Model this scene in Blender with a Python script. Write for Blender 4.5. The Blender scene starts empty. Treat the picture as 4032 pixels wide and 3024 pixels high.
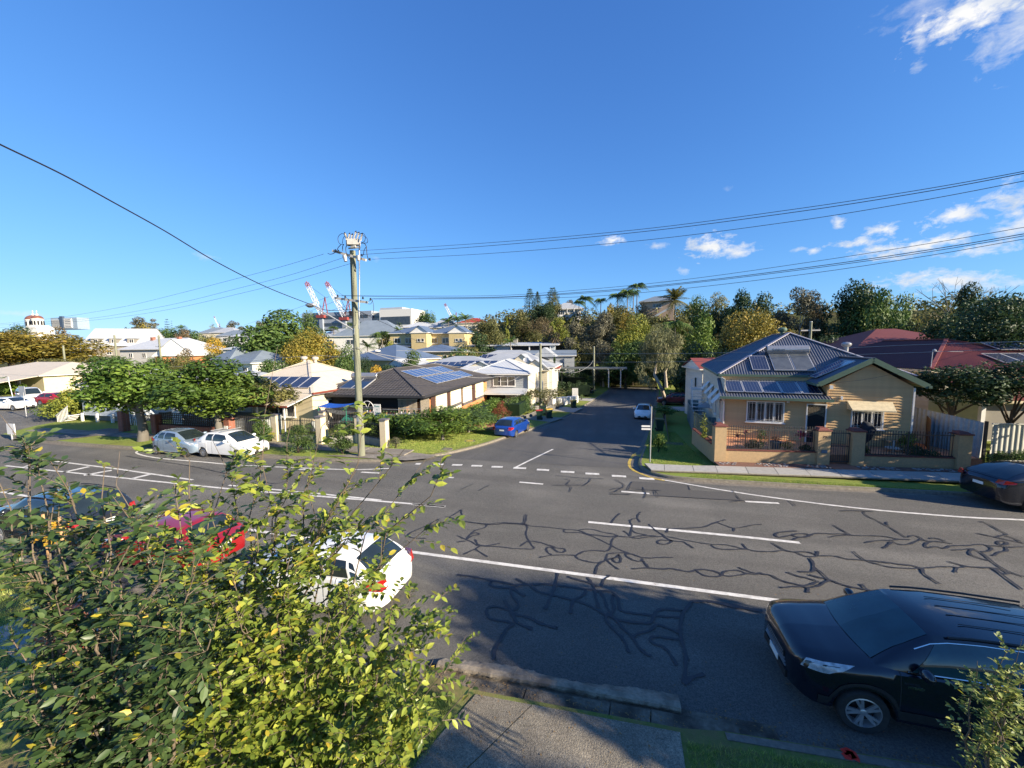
import bpy, bmesh, math, random
import numpy as np
from mathutils import Vector, Matrix
from mathutils.geometry import delaunay_2d_cdt

sc = bpy.context.scene
col = sc.collection
R = math.radians

# ---------------------------------------------------------------- camera
cam = bpy.data.cameras.new('camera')
camo = bpy.data.objects.new('camera', cam)
col.objects.link(camo)
sc.camera = camo
cam.sensor_width = 36.0
cam.lens = 36.0 * 1516 / 4032
cam.clip_start = 0.1
cam.clip_end = 6000
AX = [(0.965238,0.261101,-0.011948),(-0.012637,0.092279,0.995653),(0.261068,-0.960891,0.092371)]
mw = Matrix.Identity(4)
for i in range(3):
 for j in range(3):
  mw[j][i] = AX[i][j]
mw.translation = Vector((0, 0, 6.3))
camo.matrix_world = mw

# ---------------------------------------------------------------- sun, sky, exposure
SUN_EL, SUN_AZ = R(21), R(-15)          # azimuth measured from +X towards +Y
sdir = Vector((math.cos(SUN_EL) * math.cos(SUN_AZ), math.cos(SUN_EL) * math.sin(SUN_AZ), math.sin(SUN_EL)))
sun = bpy.data.lights.new('sun', 'SUN')
sun.energy = 5.0
sun.angle = R(0.55)
sun.color = (1.0, 0.86, 0.66)
suno = bpy.data.objects.new('sun', sun)
suno.rotation_euler = sdir.to_track_quat('Z', 'Y').to_euler()
suno.location = (60, -5, 60)
col.objects.link(suno)
sc.view_settings.view_transform = 'Standard'
sc.view_settings.look = 'None'
sc.view_settings.gamma = 1
sc.view_settings.use_curve_mapping = False
sc.view_settings.exposure = 1.32

world = bpy.data.worlds.new('World')
sc.world = world
world.use_nodes = True
wn, wl = world.node_tree.nodes, world.node_tree.links
wn.clear()
SKY_STRENGTH = 0.118
# direction, half width, half height (radians), softness, brightness of each cloud seen in the photograph
CLOUDS = [
 ((0.4882,0.7377,0.4663), .075, .035, 1, .95), ((0.4403,0.7501,0.4935), .06, .03, .5, .5), ((0.5244,0.7348,0.4303), .045, .05, .6, .7), ((0.4405,0.7752,0.4527), .012, .03, .8, .7),
 ((-0.0136,0.9676,0.252), .034, .012, .9, 1), ((0.0874,0.969,0.231), .026, .008, .8, .6), ((0.1929,0.9568,0.2175), .046, .028, 1, 1),
 ((0.2416,0.9491,0.2022), .05, .014, .8, .9), ((0.4006,0.8872,0.2291), .012, .012, .8, .75), ((0.4597,0.8643,0.2043), .026, .013, .9, .9),
 ((0.352,0.9164,0.1908), .016, .006, .8, .7), ((0.3732,0.9091,0.185), .012, .008, .8, .8), ((0.429,0.8833,0.189), .045, .010, .9, 1), ((0.499,0.8505,0.1664), .085, .017, 1, 1), ((0.5635,0.8127,0.1483), .04, .011, .9, 1),
 ((0.534,0.819,0.2097), .04, .016, .9, .95), ((0.5817,0.7859,0.21), .035, .032, .9, .95), ((0.59,0.7875,0.178), .03, .02, .8, .9),
 ((0.5056,0.8554,0.1126), .05, .015, 1, .9), ((0.5466,0.8309,0.1041), .05, .017, 1, .95), ((0.579,0.8103,0.091), .045, .010, .9, .8),
 ((-0.7831,0.5931,0.1869), .02, .008, .8, .5), ((-0.5463,0.8096,0.2146), .01, .008, .6, .3), ((-0.9185,0.3902,0.0639), .03, .006, .6, .5), ((0.1451,0.9745,0.1712), .015, .009, .7, .5), ((0.2203,0.9206,0.3226), .012, .006, .5, .35),
]
def nd(t, **k):
 n = wn.new(t)
 for a, b in k.items():
  setattr(n, a, b)
 return n
def mth(op, a, b=None, c=None, clamp=False):
 n = nd('ShaderNodeMath', operation=op)
 n.use_clamp = clamp
 for i, v in enumerate((a, b, c)):
  if v is None:
   continue
  if isinstance(v, (int, float)):
   n.inputs[i].default_value = v
  else:
   wl.new(v, n.inputs[i])
 return n.outputs[0]
tc = nd('ShaderNodeTexCoord')
dirv = tc.outputs['Generated']
sky = nd('ShaderNodeTexSky', sky_type='NISHITA')
sky.sun_disc = False
sky.sun_elevation = SUN_EL
sky.sun_rotation = R(90) - SUN_AZ
sky.altitude = 50
sky.air_density = 1.0
sky.dust_density = 0.0
sky.ozone_density = 2.2
hsv = nd('ShaderNodeHueSaturation')
hsv.inputs['Saturation'].default_value = 1.0
wl.new(sky.outputs[0], hsv.inputs['Color'])
tint = nd('ShaderNodeMix', data_type='RGBA', blend_type='MULTIPLY')
tint.inputs[0].default_value = 1
tint.inputs[7].default_value = (.33, .56, .92, 1)
wl.new(hsv.outputs[0], tint.inputs[6])
noi = nd('ShaderNodeTexNoise')
noi.inputs['Scale'].default_value = 42
noi.inputs['Detail'].default_value = 8
noi.inputs['Roughness'].default_value = .62
noi.inputs['Distortion'].default_value = .25
mp = nd('ShaderNodeMapping')
mp.inputs['Scale'].default_value = (1, 1, 1.7)
wl.new(dirv, mp.inputs[0])
wl.new(mp.outputs[0], noi.inputs['Vector'])
nz = mth('MULTIPLY', mth('SUBTRACT', noi.outputs[0], .5), 2.9)
total = None
for (d, a, b, soft, br) in CLOUDS:
 d = Vector(d).normalized()
 r = Vector((d.y, -d.x, 0)).normalized()
 u = r.cross(d)
 def dot(v, s):
  n = nd('ShaderNodeVectorMath', operation='DOT_PRODUCT')
  wl.new(dirv, n.inputs[0])
  n.inputs[1].default_value = tuple(x / s for x in v)
  return n.outputs['Value']
 x, y = dot(r, a), dot(u, b)
 q = mth('ADD', mth('MULTIPLY', x, x), mth('MULTIPLY', y, y))
 m = mth('SUBTRACT', 1.0, mth('POWER', q, .5))
 front = mth('GREATER_THAN', dot(d, 1.0), 0.3)
 m = mth('MULTIPLY_ADD', m, .9, nz)
 m = mth('MULTIPLY', mth('MULTIPLY', m, soft * 1.25, clamp=True), br)
 m = mth('MULTIPLY', m, front, clamp=True)
 total = m if total is None else mth('MAXIMUM', total, m)
noi2 = nd('ShaderNodeTexNoise')
noi2.inputs['Scale'].default_value = 22
noi2.inputs['Detail'].default_value = 4
wl.new(dirv, noi2.inputs['Vector'])
cr = nd('ShaderNodeMix', data_type='RGBA')
cr.inputs[6].default_value = (.60, .68, .80, 1)
cr.inputs[7].default_value = (1, .99, .97, 1)
wl.new(mth('MULTIPLY_ADD', noi2.outputs[0], 3.0, -.9, clamp=True), cr.inputs[0])
bg1 = nd('ShaderNodeBackground')
bg1.inputs[1].default_value = SKY_STRENGTH
# soft shoulder so that the horizon keeps its blue
def vm(op, a, b):
 n = nd('ShaderNodeVectorMath', operation=op)
 for i, v in enumerate((a, b)):
  if isinstance(v, tuple): n.inputs[i].default_value = v
  else: wl.new(v, n.inputs[i])
 return n.outputs[0]
tcol = tint.outputs[2]
den = vm('ADD', vm('MULTIPLY', tcol, (.18, .19, .19)), (1, 1, 1))
tcol = vm('DIVIDE', vm('MULTIPLY', tcol, (.98, 1.15, 1.40)), den)
wl.new(tcol, bg1.inputs[0])
bg2 = nd('ShaderNodeBackground')
bg2.inputs[1].default_value = .42
wl.new(cr.outputs[2], bg2.inputs[0])
mx = nd('ShaderNodeMixShader')
wl.new(total, mx.inputs[0])
wl.new(bg1.outputs[0], mx.inputs[1])
wl.new(bg2.outputs[0], mx.inputs[2])
wo = nd('ShaderNodeOutputWorld')
wl.new(mx.outputs[0], wo.inputs[0])
sc.cycles.max_bounces = 6
sc.cycles.transparent_max_bounces = 6

# ---------------------------------------------------------------- materials
MATS = {}
def mat(name, c, rough=.7, c2=None, scale=6.0, mixw=1.0, bump=0.0, bscale=None, metal=0.0, spec=.5, rnd=0.0, coat=0.0, transl=0.0, tone=False, wave=None, emit=None, stretch=None, blotch=None, detail=6, streak=None):
 """principled material: base colour mixed with a second by noise; optional bump, wave (ribs), per-object variation"""
 if name in MATS:
  return MATS[name]
 m = bpy.data.materials.new(name)
 m.use_nodes = True
 n, l = m.node_tree.nodes, m.node_tree.links
 b = n['Principled BSDF']
 b.inputs['Roughness'].default_value = rough
 b.inputs['Metallic'].default_value = metal
 b.inputs['Specular IOR Level'].default_value = spec
 if coat:
  b.inputs['Coat Weight'].default_value = coat
  b.inputs['Coat Roughness'].default_value = .04
 t = n.new('ShaderNodeTexCoord')
 vec = t.outputs['Object']
 if stretch:
  mp = n.new('ShaderNodeMapping'); mp.inputs['Scale'].default_value = stretch
  l.new(vec, mp.inputs[0]); vec = mp.outputs[0]
 c = tuple(c) + (1,)
 c2 = tuple(c2) + (1,) if c2 else tuple(x * .72 for x in c[:3]) + (1,)
 no = n.new('ShaderNodeTexNoise')
 no.inputs['Scale'].default_value = scale
 no.inputs['Detail'].default_value = detail
 no.inputs['Roughness'].default_value = .65
 l.new(vec, no.inputs['Vector'])
 ramp = n.new('ShaderNodeMapRange')
 ramp.inputs[1].default_value = .32; ramp.inputs[2].default_value = .68
 ramp.inputs[4].default_value = mixw
 l.new(no.outputs[0], ramp.inputs[0])
 mi = n.new('ShaderNodeMix'); mi.data_type = 'RGBA'
 mi.inputs[6].default_value = c; mi.inputs[7].default_value = c2
 l.new(ramp.outputs[0], mi.inputs[0])
 out = mi.outputs[2]
 if blotch:
  no3 = n.new('ShaderNodeTexNoise'); no3.inputs['Scale'].default_value = blotch[1]; no3.inputs['Detail'].default_value = 3
  l.new(t.outputs['Object'], no3.inputs['Vector'])
  r3 = n.new('ShaderNodeMapRange'); r3.inputs[1].default_value = .42; r3.inputs[2].default_value = .66; r3.inputs[4].default_value = blotch[2]
  l.new(no3.outputs[0], r3.inputs[0])
  m3 = n.new('ShaderNodeMix'); m3.data_type = 'RGBA'
  l.new(r3.outputs[0], m3.inputs[0]); l.new(out, m3.inputs[6]); m3.inputs[7].default_value = tuple(blotch[0]) + (1,)
  out = m3.outputs[2]
 if streak:
  mps = n.new('ShaderNodeMapping'); mps.inputs['Scale'].default_value = streak[1]
  l.new(t.outputs['Object'], mps.inputs[0])
  no4 = n.new('ShaderNodeTexNoise'); no4.inputs['Scale'].default_value = 1; no4.inputs['Detail'].default_value = 5
  l.new(mps.outputs[0], no4.inputs['Vector'])
  r4 = n.new('ShaderNodeMapRange'); r4.inputs[1].default_value = .4; r4.inputs[2].default_value = .65; r4.inputs[4].default_value = streak[2]
  l.new(no4.outputs[0], r4.inputs[0])
  m4 = n.new('ShaderNodeMix'); m4.data_type = 'RGBA'
  l.new(r4.outputs[0], m4.inputs[0]); l.new(out, m4.inputs[6]); m4.inputs[7].default_value = tuple(streak[0]) + (1,)
  out = m4.outputs[2]
  vo = n.new('ShaderNodeTexVoronoi'); vo.inputs['Scale'].default_value = streak[3]
  l.new(t.outputs['Object'], vo.inputs['Vector'])
  sp = n.new('ShaderNodeSeparateColor'); l.new(vo.outputs['Color'], sp.inputs[0])
  r5 = n.new('ShaderNodeMapRange'); r5.inputs[3].default_value = .72; r5.inputs[4].default_value = 1.32
  l.new(sp.outputs[0], r5.inputs[0])
  h5 = n.new('ShaderNodeHueSaturation'); l.new(out, h5.inputs['Color']); l.new(r5.outputs[0], h5.inputs['Value'])
  out = h5.outputs[0]
 if tone or rnd:
  hs = n.new('ShaderNodeHueSaturation')
  l.new(out, hs.inputs['Color'])
  if tone:
   at = n.new('ShaderNodeAttribute'); at.attribute_name = 'tone'
   mr = n.new('ShaderNodeMapRange'); mr.inputs[3].default_value = .5; mr.inputs[4].default_value = 1.55
   l.new(at.outputs['Fac'], mr.inputs[0]); l.new(mr.outputs[0], hs.inputs['Value'])
   mr2 = n.new('ShaderNodeMapRange'); mr2.inputs[3].default_value = .53; mr2.inputs[4].default_value = .475
   l.new(at.outputs['Fac'], mr2.inputs[0]); l.new(mr2.outputs[0], hs.inputs['Hue'])
  if rnd:
   oi = n.new('ShaderNodeObjectInfo')
   mr = n.new('ShaderNodeMapRange'); mr.inputs[3].default_value = 1 - rnd; mr.inputs[4].default_value = 1 + rnd
   l.new(oi.outputs['Random'], mr.inputs[0])
   if tone:
    hs2 = n.new('ShaderNodeHueSaturation'); l.new(hs.outputs[0], hs2.inputs['Color']); l.new(mr.outputs[0], hs2.inputs['Value']); hs = hs2
   else:
    l.new(mr.outputs[0], hs.inputs['Value'])
  out = hs.outputs[0]
 l.new(out, b.inputs['Base Color'])
 if bump or wave:
  bp = n.new('ShaderNodeBump')
  bp.inputs['Strength'].default_value = min(1, bump if bump else .6)
  bp.inputs['Distance'].default_value = .02
  if wave:
   w = n.new('ShaderNodeTexWave'); w.bands_direction = wave[0]; w.inputs['Scale'].default_value = wave[1]
   l.new(t.outputs['Object'], w.inputs['Vector']); l.new(w.outputs[0], bp.inputs['Height'])
  else:
   no2 = n.new('ShaderNodeTexNoise'); no2.inputs['Scale'].default_value = bscale or scale * 4; no2.inputs['Detail'].default_value = 4
   l.new(vec, no2.inputs['Vector']); l.new(no2.outputs[0], bp.inputs['Height'])
  l.new(bp.outputs[0], b.inputs['Normal'])
 if transl:
  tr = n.new('ShaderNodeBsdfTranslucent')
  l.new(out, tr.inputs[0])
  ms = n.new('ShaderNodeMixShader'); ms.inputs[0].default_value = transl
  l.new(b.outputs[0], ms.inputs[1]); l.new(tr.outputs[0], ms.inputs[2])
  l.new(ms.outputs[0], n['Material Output'].inputs[0])
 if emit:
  b.inputs['Emission Color'].default_value = c; b.inputs['Emission Strength'].default_value = emit
 MATS[name] = m
 return m
def glassmat(name, c=(.02, .03, .035), rough=.04, tint=None):
 if name in MATS:
  return MATS[name]
 m = mat(name, c, rough, c2=tint or tuple(x * 1.7 for x in c), scale=1.5, spec=.9)
 return m

# ---------------------------------------------------------------- mesh helpers
def frame(dx):
 """rotation whose Z is the unit vector dx"""
 return Vector(dx).normalized().to_track_quat('Z', 'Y').to_matrix()
class MB:
 def __init__(s):
  s.v, s.f = [], []
 def add(s, vs, fs):
  k = len(s.v)
  s.v += [tuple(p) for p in vs]
  s.f += [tuple(i + k for i in f) for f in fs]
  return s
 def box(s, c, d, rz=0, rot=None):
  x, y, z = d[0] / 2, d[1] / 2, d[2] / 2
  m = rot or Matrix.Rotation(rz, 3, 'Z')
  vs = [Vector(c) + m @ Vector(p) for p in ((-x, -y, -z), (x, -y, -z), (x, y, -z), (-x, y, -z), (-x, -y, z), (x, -y, z), (x, y, z), (-x, y, z))]
  return s.add(vs, ((0, 3, 2, 1), (4, 5, 6, 7), (0, 1, 5, 4), (1, 2, 6, 5), (2, 3, 7, 6), (3, 0, 4, 7)))
 def bar(s, a, b, w, h=None):
  """rectangular bar from a to b"""
  a, b = Vector(a), Vector(b)
  d = b - a
  side = d.cross(Vector((0, 0, 1)))
  side = side.normalized() if side.length > 1e-6 else Vector((1, 0, 0))
  up = side.cross(d).normalized()
  h = h or w
  vs = []
  for p in (a, b):
   for i, j in ((-1, -1), (1, -1), (1, 1), (-1, 1)):
    vs.append(p + side * (i * w / 2) + up * (j * h / 2))
  return s.add(vs, ((0, 1, 2, 3), (7, 6, 5, 4), (0, 4, 5, 1), (1, 5, 6, 2), (2, 6, 7, 3), (3, 7, 4, 0)))
 def cyl(s, a, b, r0, r1=None, n=10, cap=True):
  return s.tube([a, b], [r0, r0 if r1 is None else r1], n, cap)
 def tube(s, path, rad, n=8, cap=True):
  path = [Vector(p) for p in path]
  if not isinstance(rad, (list, tuple)):
   rad = [rad] * len(path)
  vs, fs = [], []
  up0 = None
  for i, p in enumerate(path):
   d = (path[min(i + 1, len(path) - 1)] - path[max(i - 1, 0)])
   d = d.normalized() if d.length > 1e-9 else Vector((0, 0, 1))
   if up0 is None:
    up0 = Vector((0, 0, 1)) if abs(d.z) < .9 else Vector((1, 0, 0))
   sd = d.cross(up0)
   sd = sd.normalized() if sd.length > 1e-6 else d.orthogonal().normalized()
   up0 = sd.cross(d)
   for k in range(n):
    a = 2 * math.pi * k / n
    vs.append(p + sd * (math.cos(a) * rad[i]) + up0 * (math.sin(a) * rad[i]))
  for i in range(len(path) - 1):
   for k in range(n):
    a, b = i * n + k, i * n + (k + 1) % n
    fs.append((a, b, b + n, a + n))
  if cap:
   fs.append(tuple(range(n))[::-1])
   fs.append(tuple((len(path) - 1) * n + k for k in range(n)))
  return s.add(vs, fs)
 def lathe(s, prof, n=16, c=(0, 0, 0), rot=None):
  """profile of (r, z) turned about z"""
  vs, fs = [], []
  m = rot or Matrix.Identity(3)
  for r, z in prof:
   for k in range(n):
    a = 2 * math.pi * k / n
    vs.append(Vector(c) + m @ Vector((r * math.cos(a), r * math.sin(a), z)))
  for i in range(len(prof) - 1):
   for k in range(n):
    a, b = i * n + k, i * n + (k + 1) % n
    fs.append((a, b, b + n, a + n))
  return s.add(vs, fs)
 def poly(s, pts):
  return s.add(pts, (tuple(range(len(pts))),))
 def prism(s, pts, h):
  """3d polygon thickened by the vector h"""
  n = len(pts)
  h = Vector(h)
  a = [Vector(p) for p in pts]
  return s.add(a + [p + h for p in a], [tuple(range(n))[::-1], tuple(range(n, 2 * n))] + [(i, (i + 1) % n, (i + 1) % n + n, i + n) for i in range(n)])
 def ico(s, c, r, n=1, sq=(1, 1, 1), jit=0, seed=0):
  bm = bmesh.new()
  bmesh.ops.create_icosphere(bm, subdivisions=n, radius=1)
  rn = random.Random(seed)
  vs = []
  for v in bm.verts:
   k = 1 + rn.uniform(-jit, jit)
   vs.append((c[0] + v.co.x * r * sq[0] * k, c[1] + v.co.y * r * sq[1] * k, c[2] + v.co.z * r * sq[2] * k))
  fs = [tuple(q.index for q in f.verts) for f in bm.faces]
  bm.free()
  return s.add(vs, fs)
 def mesh(s, name, m=None, smooth=None):
  me = bpy.data.meshes.new(name)
  me.from_pydata(s.v, [], s.f)
  if m:
   me.materials.append(m)
  if smooth is not None:
   for p in me.polygons:
    p.use_smooth = True
   me.set_sharp_from_angle(angle=R(smooth))
  me.validate()
  return me
 def build(s, name, m, parent=None, smooth=None, loc=None, kind=None, label=None, recalc=False):
  me = s.mesh(name, m, smooth)
  if recalc:
   bm = bmesh.new(); bm.from_mesh(me); bmesh.ops.recalc_face_normals(bm, faces=bm.faces); bm.to_mesh(me); bm.free()
   if smooth is not None:
    me.set_sharp_from_angle(angle=R(smooth))
  return link(name, me, parent, loc, kind=kind, label=label)
def link(name, me, parent=None, loc=None, rz=0, kind=None, label=None, scale=None):
 o = bpy.data.objects.new(name, me)
 col.objects.link(o)
 if parent:
  o.parent = parent
 if loc is not None:
  o.location = loc
 if rz:
  o.rotation_euler.z = rz
 if scale is not None:
  o.scale = scale if isinstance(scale, (tuple, list, Vector)) else (scale,) * 3
 if kind:
  o['kind'] = kind
 if label:
  o['label'] = label
 return o
def thing(name, label, cat, loc=(0, 0, 0), rz=0, group=None):
 o = bpy.data.objects.new(name, None)
 o.empty_display_size = .3
 col.objects.link(o)
 o.location = loc
 o.rotation_euler.z = rz
 o['label'] = label
 o['category'] = cat
 if group:
  o['group'] = group
 return o
def tag(o, label, cat, group=None):
 o['label'] = label
 o['category'] = cat
 if group:
  o['group'] = group
 return o
def struct(o):
 o['kind'] = 'structure'
 return o
def kids(o):
 return [c for c in ALLCH.get(o.name, [])]
ALLCH = {}
def copy_tree(o, loc, rz=None, label=None, scale=None, mats=None):
 """a copy of a thing with copies of its parts and sub-parts (mesh data shared)"""
 c = o.copy(); col.objects.link(c)
 c.location = loc
 if rz is not None:
  c.rotation_euler.z = rz
 if scale is not None:
  c.scale = scale if isinstance(scale, (tuple, list)) else (scale,) * 3
 if label:
  c['label'] = label
 for ch in [x for x in bpy.data.objects if x.parent == o]:
  d = ch.copy(); col.objects.link(d); d.parent = c
  for g in [x for x in bpy.data.objects if x.parent == ch]:
   e = g.copy(); col.objects.link(e); e.parent = d
 return c
def fastmesh(name, V, F, m, tone=None, smooth=False):
 V = np.asarray(V, np.float32); F = np.asarray(F, np.int32)
 me = bpy.data.meshes.new(name)
 me.vertices.add(len(V)); me.vertices.foreach_set('co', V.ravel())
 k = F.shape[1]
 me.loops.add(F.size); me.loops.foreach_set('vertex_index', F.ravel())
 me.polygons.add(len(F)); me.polygons.foreach_set('loop_start', np.arange(0, F.size, k, dtype=np.int32))
 me.polygons.foreach_set('loop_total', np.full(len(F), k, np.int32))
 if tone is not None:
  a = me.attributes.new('tone', 'FLOAT', 'FACE')
  a.data.foreach_set('value', np.asarray(tone, np.float32))
 me.update(calc_edges=True)
 if smooth:
  me.polygons.foreach_set('use_smooth', np.ones(len(F), bool))
 me.materials.append(m)
 return me
def text(s, size, m, parent, loc, rot, name='lettering', ext=.004, align='CENTER', squash=1):
 cu = bpy.data.curves.new(name, 'FONT')
 cu.body = s; cu.size = size; cu.extrude = ext; cu.align_x = align; cu.align_y = 'CENTER'
 cu.resolution_u = 2
 t = bpy.data.objects.new('t', cu)
 col.objects.link(t)
 me = bpy.data.meshes.new_from_object(t.evaluated_get(bpy.context.evaluated_depsgraph_get()))
 bpy.data.objects.remove(t)
 me.materials.clear(); me.materials.append(m)
 o = link(name, me, parent, loc)
 o.rotation_euler = rot
 o.scale = (squash, 1, 1)
 return o

# ---------------------------------------------------------------- the lie of the land
def sm(x, a, b):
 t = min(1, max(0, (x - a) / (b - a)))
 return t * t * (3 - 2 * t)
def prof(y):
 if y < 17: return 0.0
 if y < 21: return -0.064 * (y - 17) ** 2 / 8
 if y < 44: return -0.128 - .064 * (y - 21)
 if y < 60: return -1.6 - .30 * (1 - ((60 - y) / 16) ** 2)
 return -1.9
def gz(x, y):
 """height of the natural ground"""
 w = sm(x, -26, -13)
 z = prof(y) * w + (-.25 * sm(y, 22, 30)) * (1 - w)
 z += 17.5 * sm(y, 78, 135) * sm(x, -75, -32)
 z += 7 * sm(y, 90, 260) * (1 - sm(x, -75, -32))
 z += .9 * sm(x, 14, 26) * sm(y, 22, 34) * (1 - sm(y, 50, 70))
 return z

# ---------------------------------------------------------------- ground, roads, kerbs
m_asph = mat('asphalt', (.150, .145, .128), .9, (.100, .097, .088), 30, bump=1, bscale=120, blotch=((.185, .176, .155), .35, .75), streak=((.105, .10, .09), (.05, .9, 1), .8, 55), spec=.3)
m_street = mat('street_asphalt', (.125, .121, .112), .9, (.085, .083, .079), 30, bump=.8, bscale=110, blotch=((.14, .135, .122), .28, .7), streak=((.09, .088, .082), (.9, .05, 1), .8, 55), spec=.3)
m_grass = mat('lawn', (.17, .25, .045), .95, (.23, .26, .065), 9, bump=1, bscale=60, blotch=((.22, .20, .06), .5, .55), spec=.1)
m_grassd = mat('lawn_worn', (.12, .19, .035), .95, (.22, .20, .08), 14, bump=1, bscale=70, blotch=((.19, .145, .075), 1.4, .8), spec=.1)
m_hill = mat('hill_soil', (.045, .06, .022), 1, (.10, .085, .04), .12, spec=.05)
m_conc = mat('concrete', (.30, .27, .225), .9, (.20, .18, .15), 7, bump=.5, bscale=50, blotch=((.12, .105, .085), .9, .7), spec=.25)
m_conc2 = mat('pale_concrete', (.40, .385, .35), .9, (.31, .30, .275), 5, bump=.3, bscale=60, rnd=.07, spec=.25)
m_conc3 = mat('old_concrete', (.215, .185, .14), .92, (.12, .10, .075), 11, bump=.8, bscale=40, blotch=((.055, .045, .035), 2.2, .9), spec=.2)
m_kerb = mat('kerb_concrete', (.23, .205, .165), .92, (.13, .115, .095), 8, bump=.6, bscale=40, spec=.2)
m_white = mat('road_paint', (.74, .72, .66), .75, (.60, .58, .52), 16, mixw=.9, blotch=((.34, .32, .29), 5, .55), bump=.3, bscale=90)
m_yellow = mat('yellow_paint', (.62, .42, .04), .75, (.42, .30, .06), 14, blotch=((.2, .17, .08), 5, .6))
m_seal = mat('bitumen_seal', (.020, .020, .024), .55, (.034, .034, .037), 20, bump=.2)
m_patch = mat('asphalt_patch', (.110, .105, .095), .9, (.075, .072, .066), 46, bump=.5, bscale=130, spec=.3)

def cdt_mesh(outline, step, zf, holes=()):
 xs = [p[0] for p in outline]; ys = [p[1] for p in outline]
 pts = [Vector(p) for p in outline]
 n = len(pts)
 rn = random.Random(4)
 from mathutils.geometry import intersect_point_tri_2d
 def inside(x, y):
  c = False
  for i in range(n):
   (x1, y1), (x2, y2) = outline[i], outline[i - 1]
   if (y1 > y) != (y2 > y) and x < (x2 - x1) * (y - y1) / (y2 - y1) + x1:
    c = not c
  return c
 x = min(xs) + step / 2
 inner = []
 while x < max(xs):
  y = min(ys) + step / 2
  while y < max(ys):
   if inside(x, y):
    inner.append(Vector((x + rn.uniform(-.1, .1), y + rn.uniform(-.1, .1))))
   y += step
  x += step
 v, e, f, *_ = delaunay_2d_cdt(pts + inner, [], [list(range(n))], 1, 1e-4)
 mb = MB()
 mb.add([(p.x, p.y, zf(p.x, p.y)) for p in v], [tuple(q) for q in f])
 return mb
def rz_(x, y):
 return prof(y) * sm(x, -26, -13)
def dense(pts, step=1.0):
 out = []
 for a, b in zip(pts[:-1], pts[1:]):
  d = math.hypot(b[0] - a[0], b[1] - a[1]); k = max(1, int(d / step))
  out += [(a[0] + (b[0] - a[0]) * i / k, a[1] + (b[1] - a[1]) * i / k) for i in range(k)]
 return out + [pts[-1]]
def smooth_line(pts, it=2):
 for _ in range(it):
  q = [pts[0]]
  for a, b in zip(pts[:-1], pts[1:]):
   q += [tuple(.75 * x + .25 * y for x, y in zip(a, b)), tuple(.25 * x + .75 * y for x, y in zip(a, b))]
  pts = q + [pts[-1]]
 return pts
def strip(pts, o0, o1, zf, dz=0, mb=None):
 """flat ribbon along a ground line between the offsets o0 and o1 (left positive)"""
 mb = mb or MB()
 vs = []
 for i, p in enumerate(pts):
  a, b = pts[max(i - 1, 0)], pts[min(i + 1, len(pts) - 1)]
  d = Vector((b[0] - a[0], b[1] - a[1])).normalized()
  nrm = Vector((-d.y, d.x))
  for o in (o0, o1):
   x, y = p[0] + nrm.x * o, p[1] + nrm.y * o
   vs.append((x, y, zf(x, y) + dz))
 fs = [(2 * i, 2 * i + 2, 2 * i + 3, 2 * i + 1) for i in range(len(pts) - 1)]
 return mb.add(vs, fs)

kerbL = dense(smooth_line([(-46, 17.9), (-40, 17.4), (-34, 17.3), (-19.9, 17.95), (-15.2, 18.05), (-12.2, 18.7), (-10.2, 20.5), (-8.7, 24.5), (-8.1, 28.5), (-6.5, 35), (-3.9, 57), (-1.6, 72), (-1, 81)]), 1)
kerbR = dense(smooth_line([(8, 81), (7.0, 70), (2.9, 35), (2.05, 28), (1.38, 23.3), (1.2, 21.2), (1.5, 20.1), (2.2, 19.45), (3.1, 19.22), (4.3, 19.25), (8.5, 19.5), (14.2, 19.95), (26, 21), (60, 24.5)]), .7)
kerbN = dense([(-90, 9), (-30, 7.1), (-14, 6.55), (-3.4, 6.12), (-2.27, 6.05), (1.1, 6.22), (1.75, 6.34), (4, 6.5), (12, 7.2), (60, 11.5)], 1)
MAIN_TOP = dense([(60, 25.5), (14, 21.5), (9, 26), (9, 28)], 2)
road_out = [(-125, 9)] + kerbN[1:-1] + [(60, 11.5), (60, 26), (9, 24.5), (9.5, 84), (-3, 84), (-11, 30), (-14, 23), (-49, 22), (-53, 30), (-62, 36), (-125, 36)]
struct(cdt_mesh(road_out, 1.6, rz_).build('road', m_asph))
st = [( -12.5, 20.2), (2.6, 20.9), (3.2, 24), (9, 83), (-2, 83), (-11, 30)]
struct(cdt_mesh(st, 1.6, lambda x, y: rz_(x, y) + .004).build('side_street', m_street))
blockL = kerbL + [(-1, 96), (-120, 96), (-120, 36), (-60, 36), (-53, 29), (-48.5, 21)]
blockR = kerbR + [(140, 30), (140, 96), (8, 96)]
def lawnz(x, y):
 return gz(x, y) + .12
struct(cdt_mesh([(p[0], p[1]) for p in blockL], 2.2, lawnz).build('ground', m_grass))
struct(cdt_mesh([(p[0], p[1]) for p in blockR], 2.0, lawnz).build('ground', m_grass))
struct(cdt_mesh([(-1, 81), (8, 81), (8, 96), (-1, 96)], 3, lawnz).build('ground', m_hill))
nearblk = [(p[0], p[1]) for p in kerbN[::-1]] + [(-90, -25), (60, -25)]
struct(cdt_mesh(nearblk, 2.5, lambda x, y: .115 + .012 * max(0, 5 - y)).build('ground', m_grassd))
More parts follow.
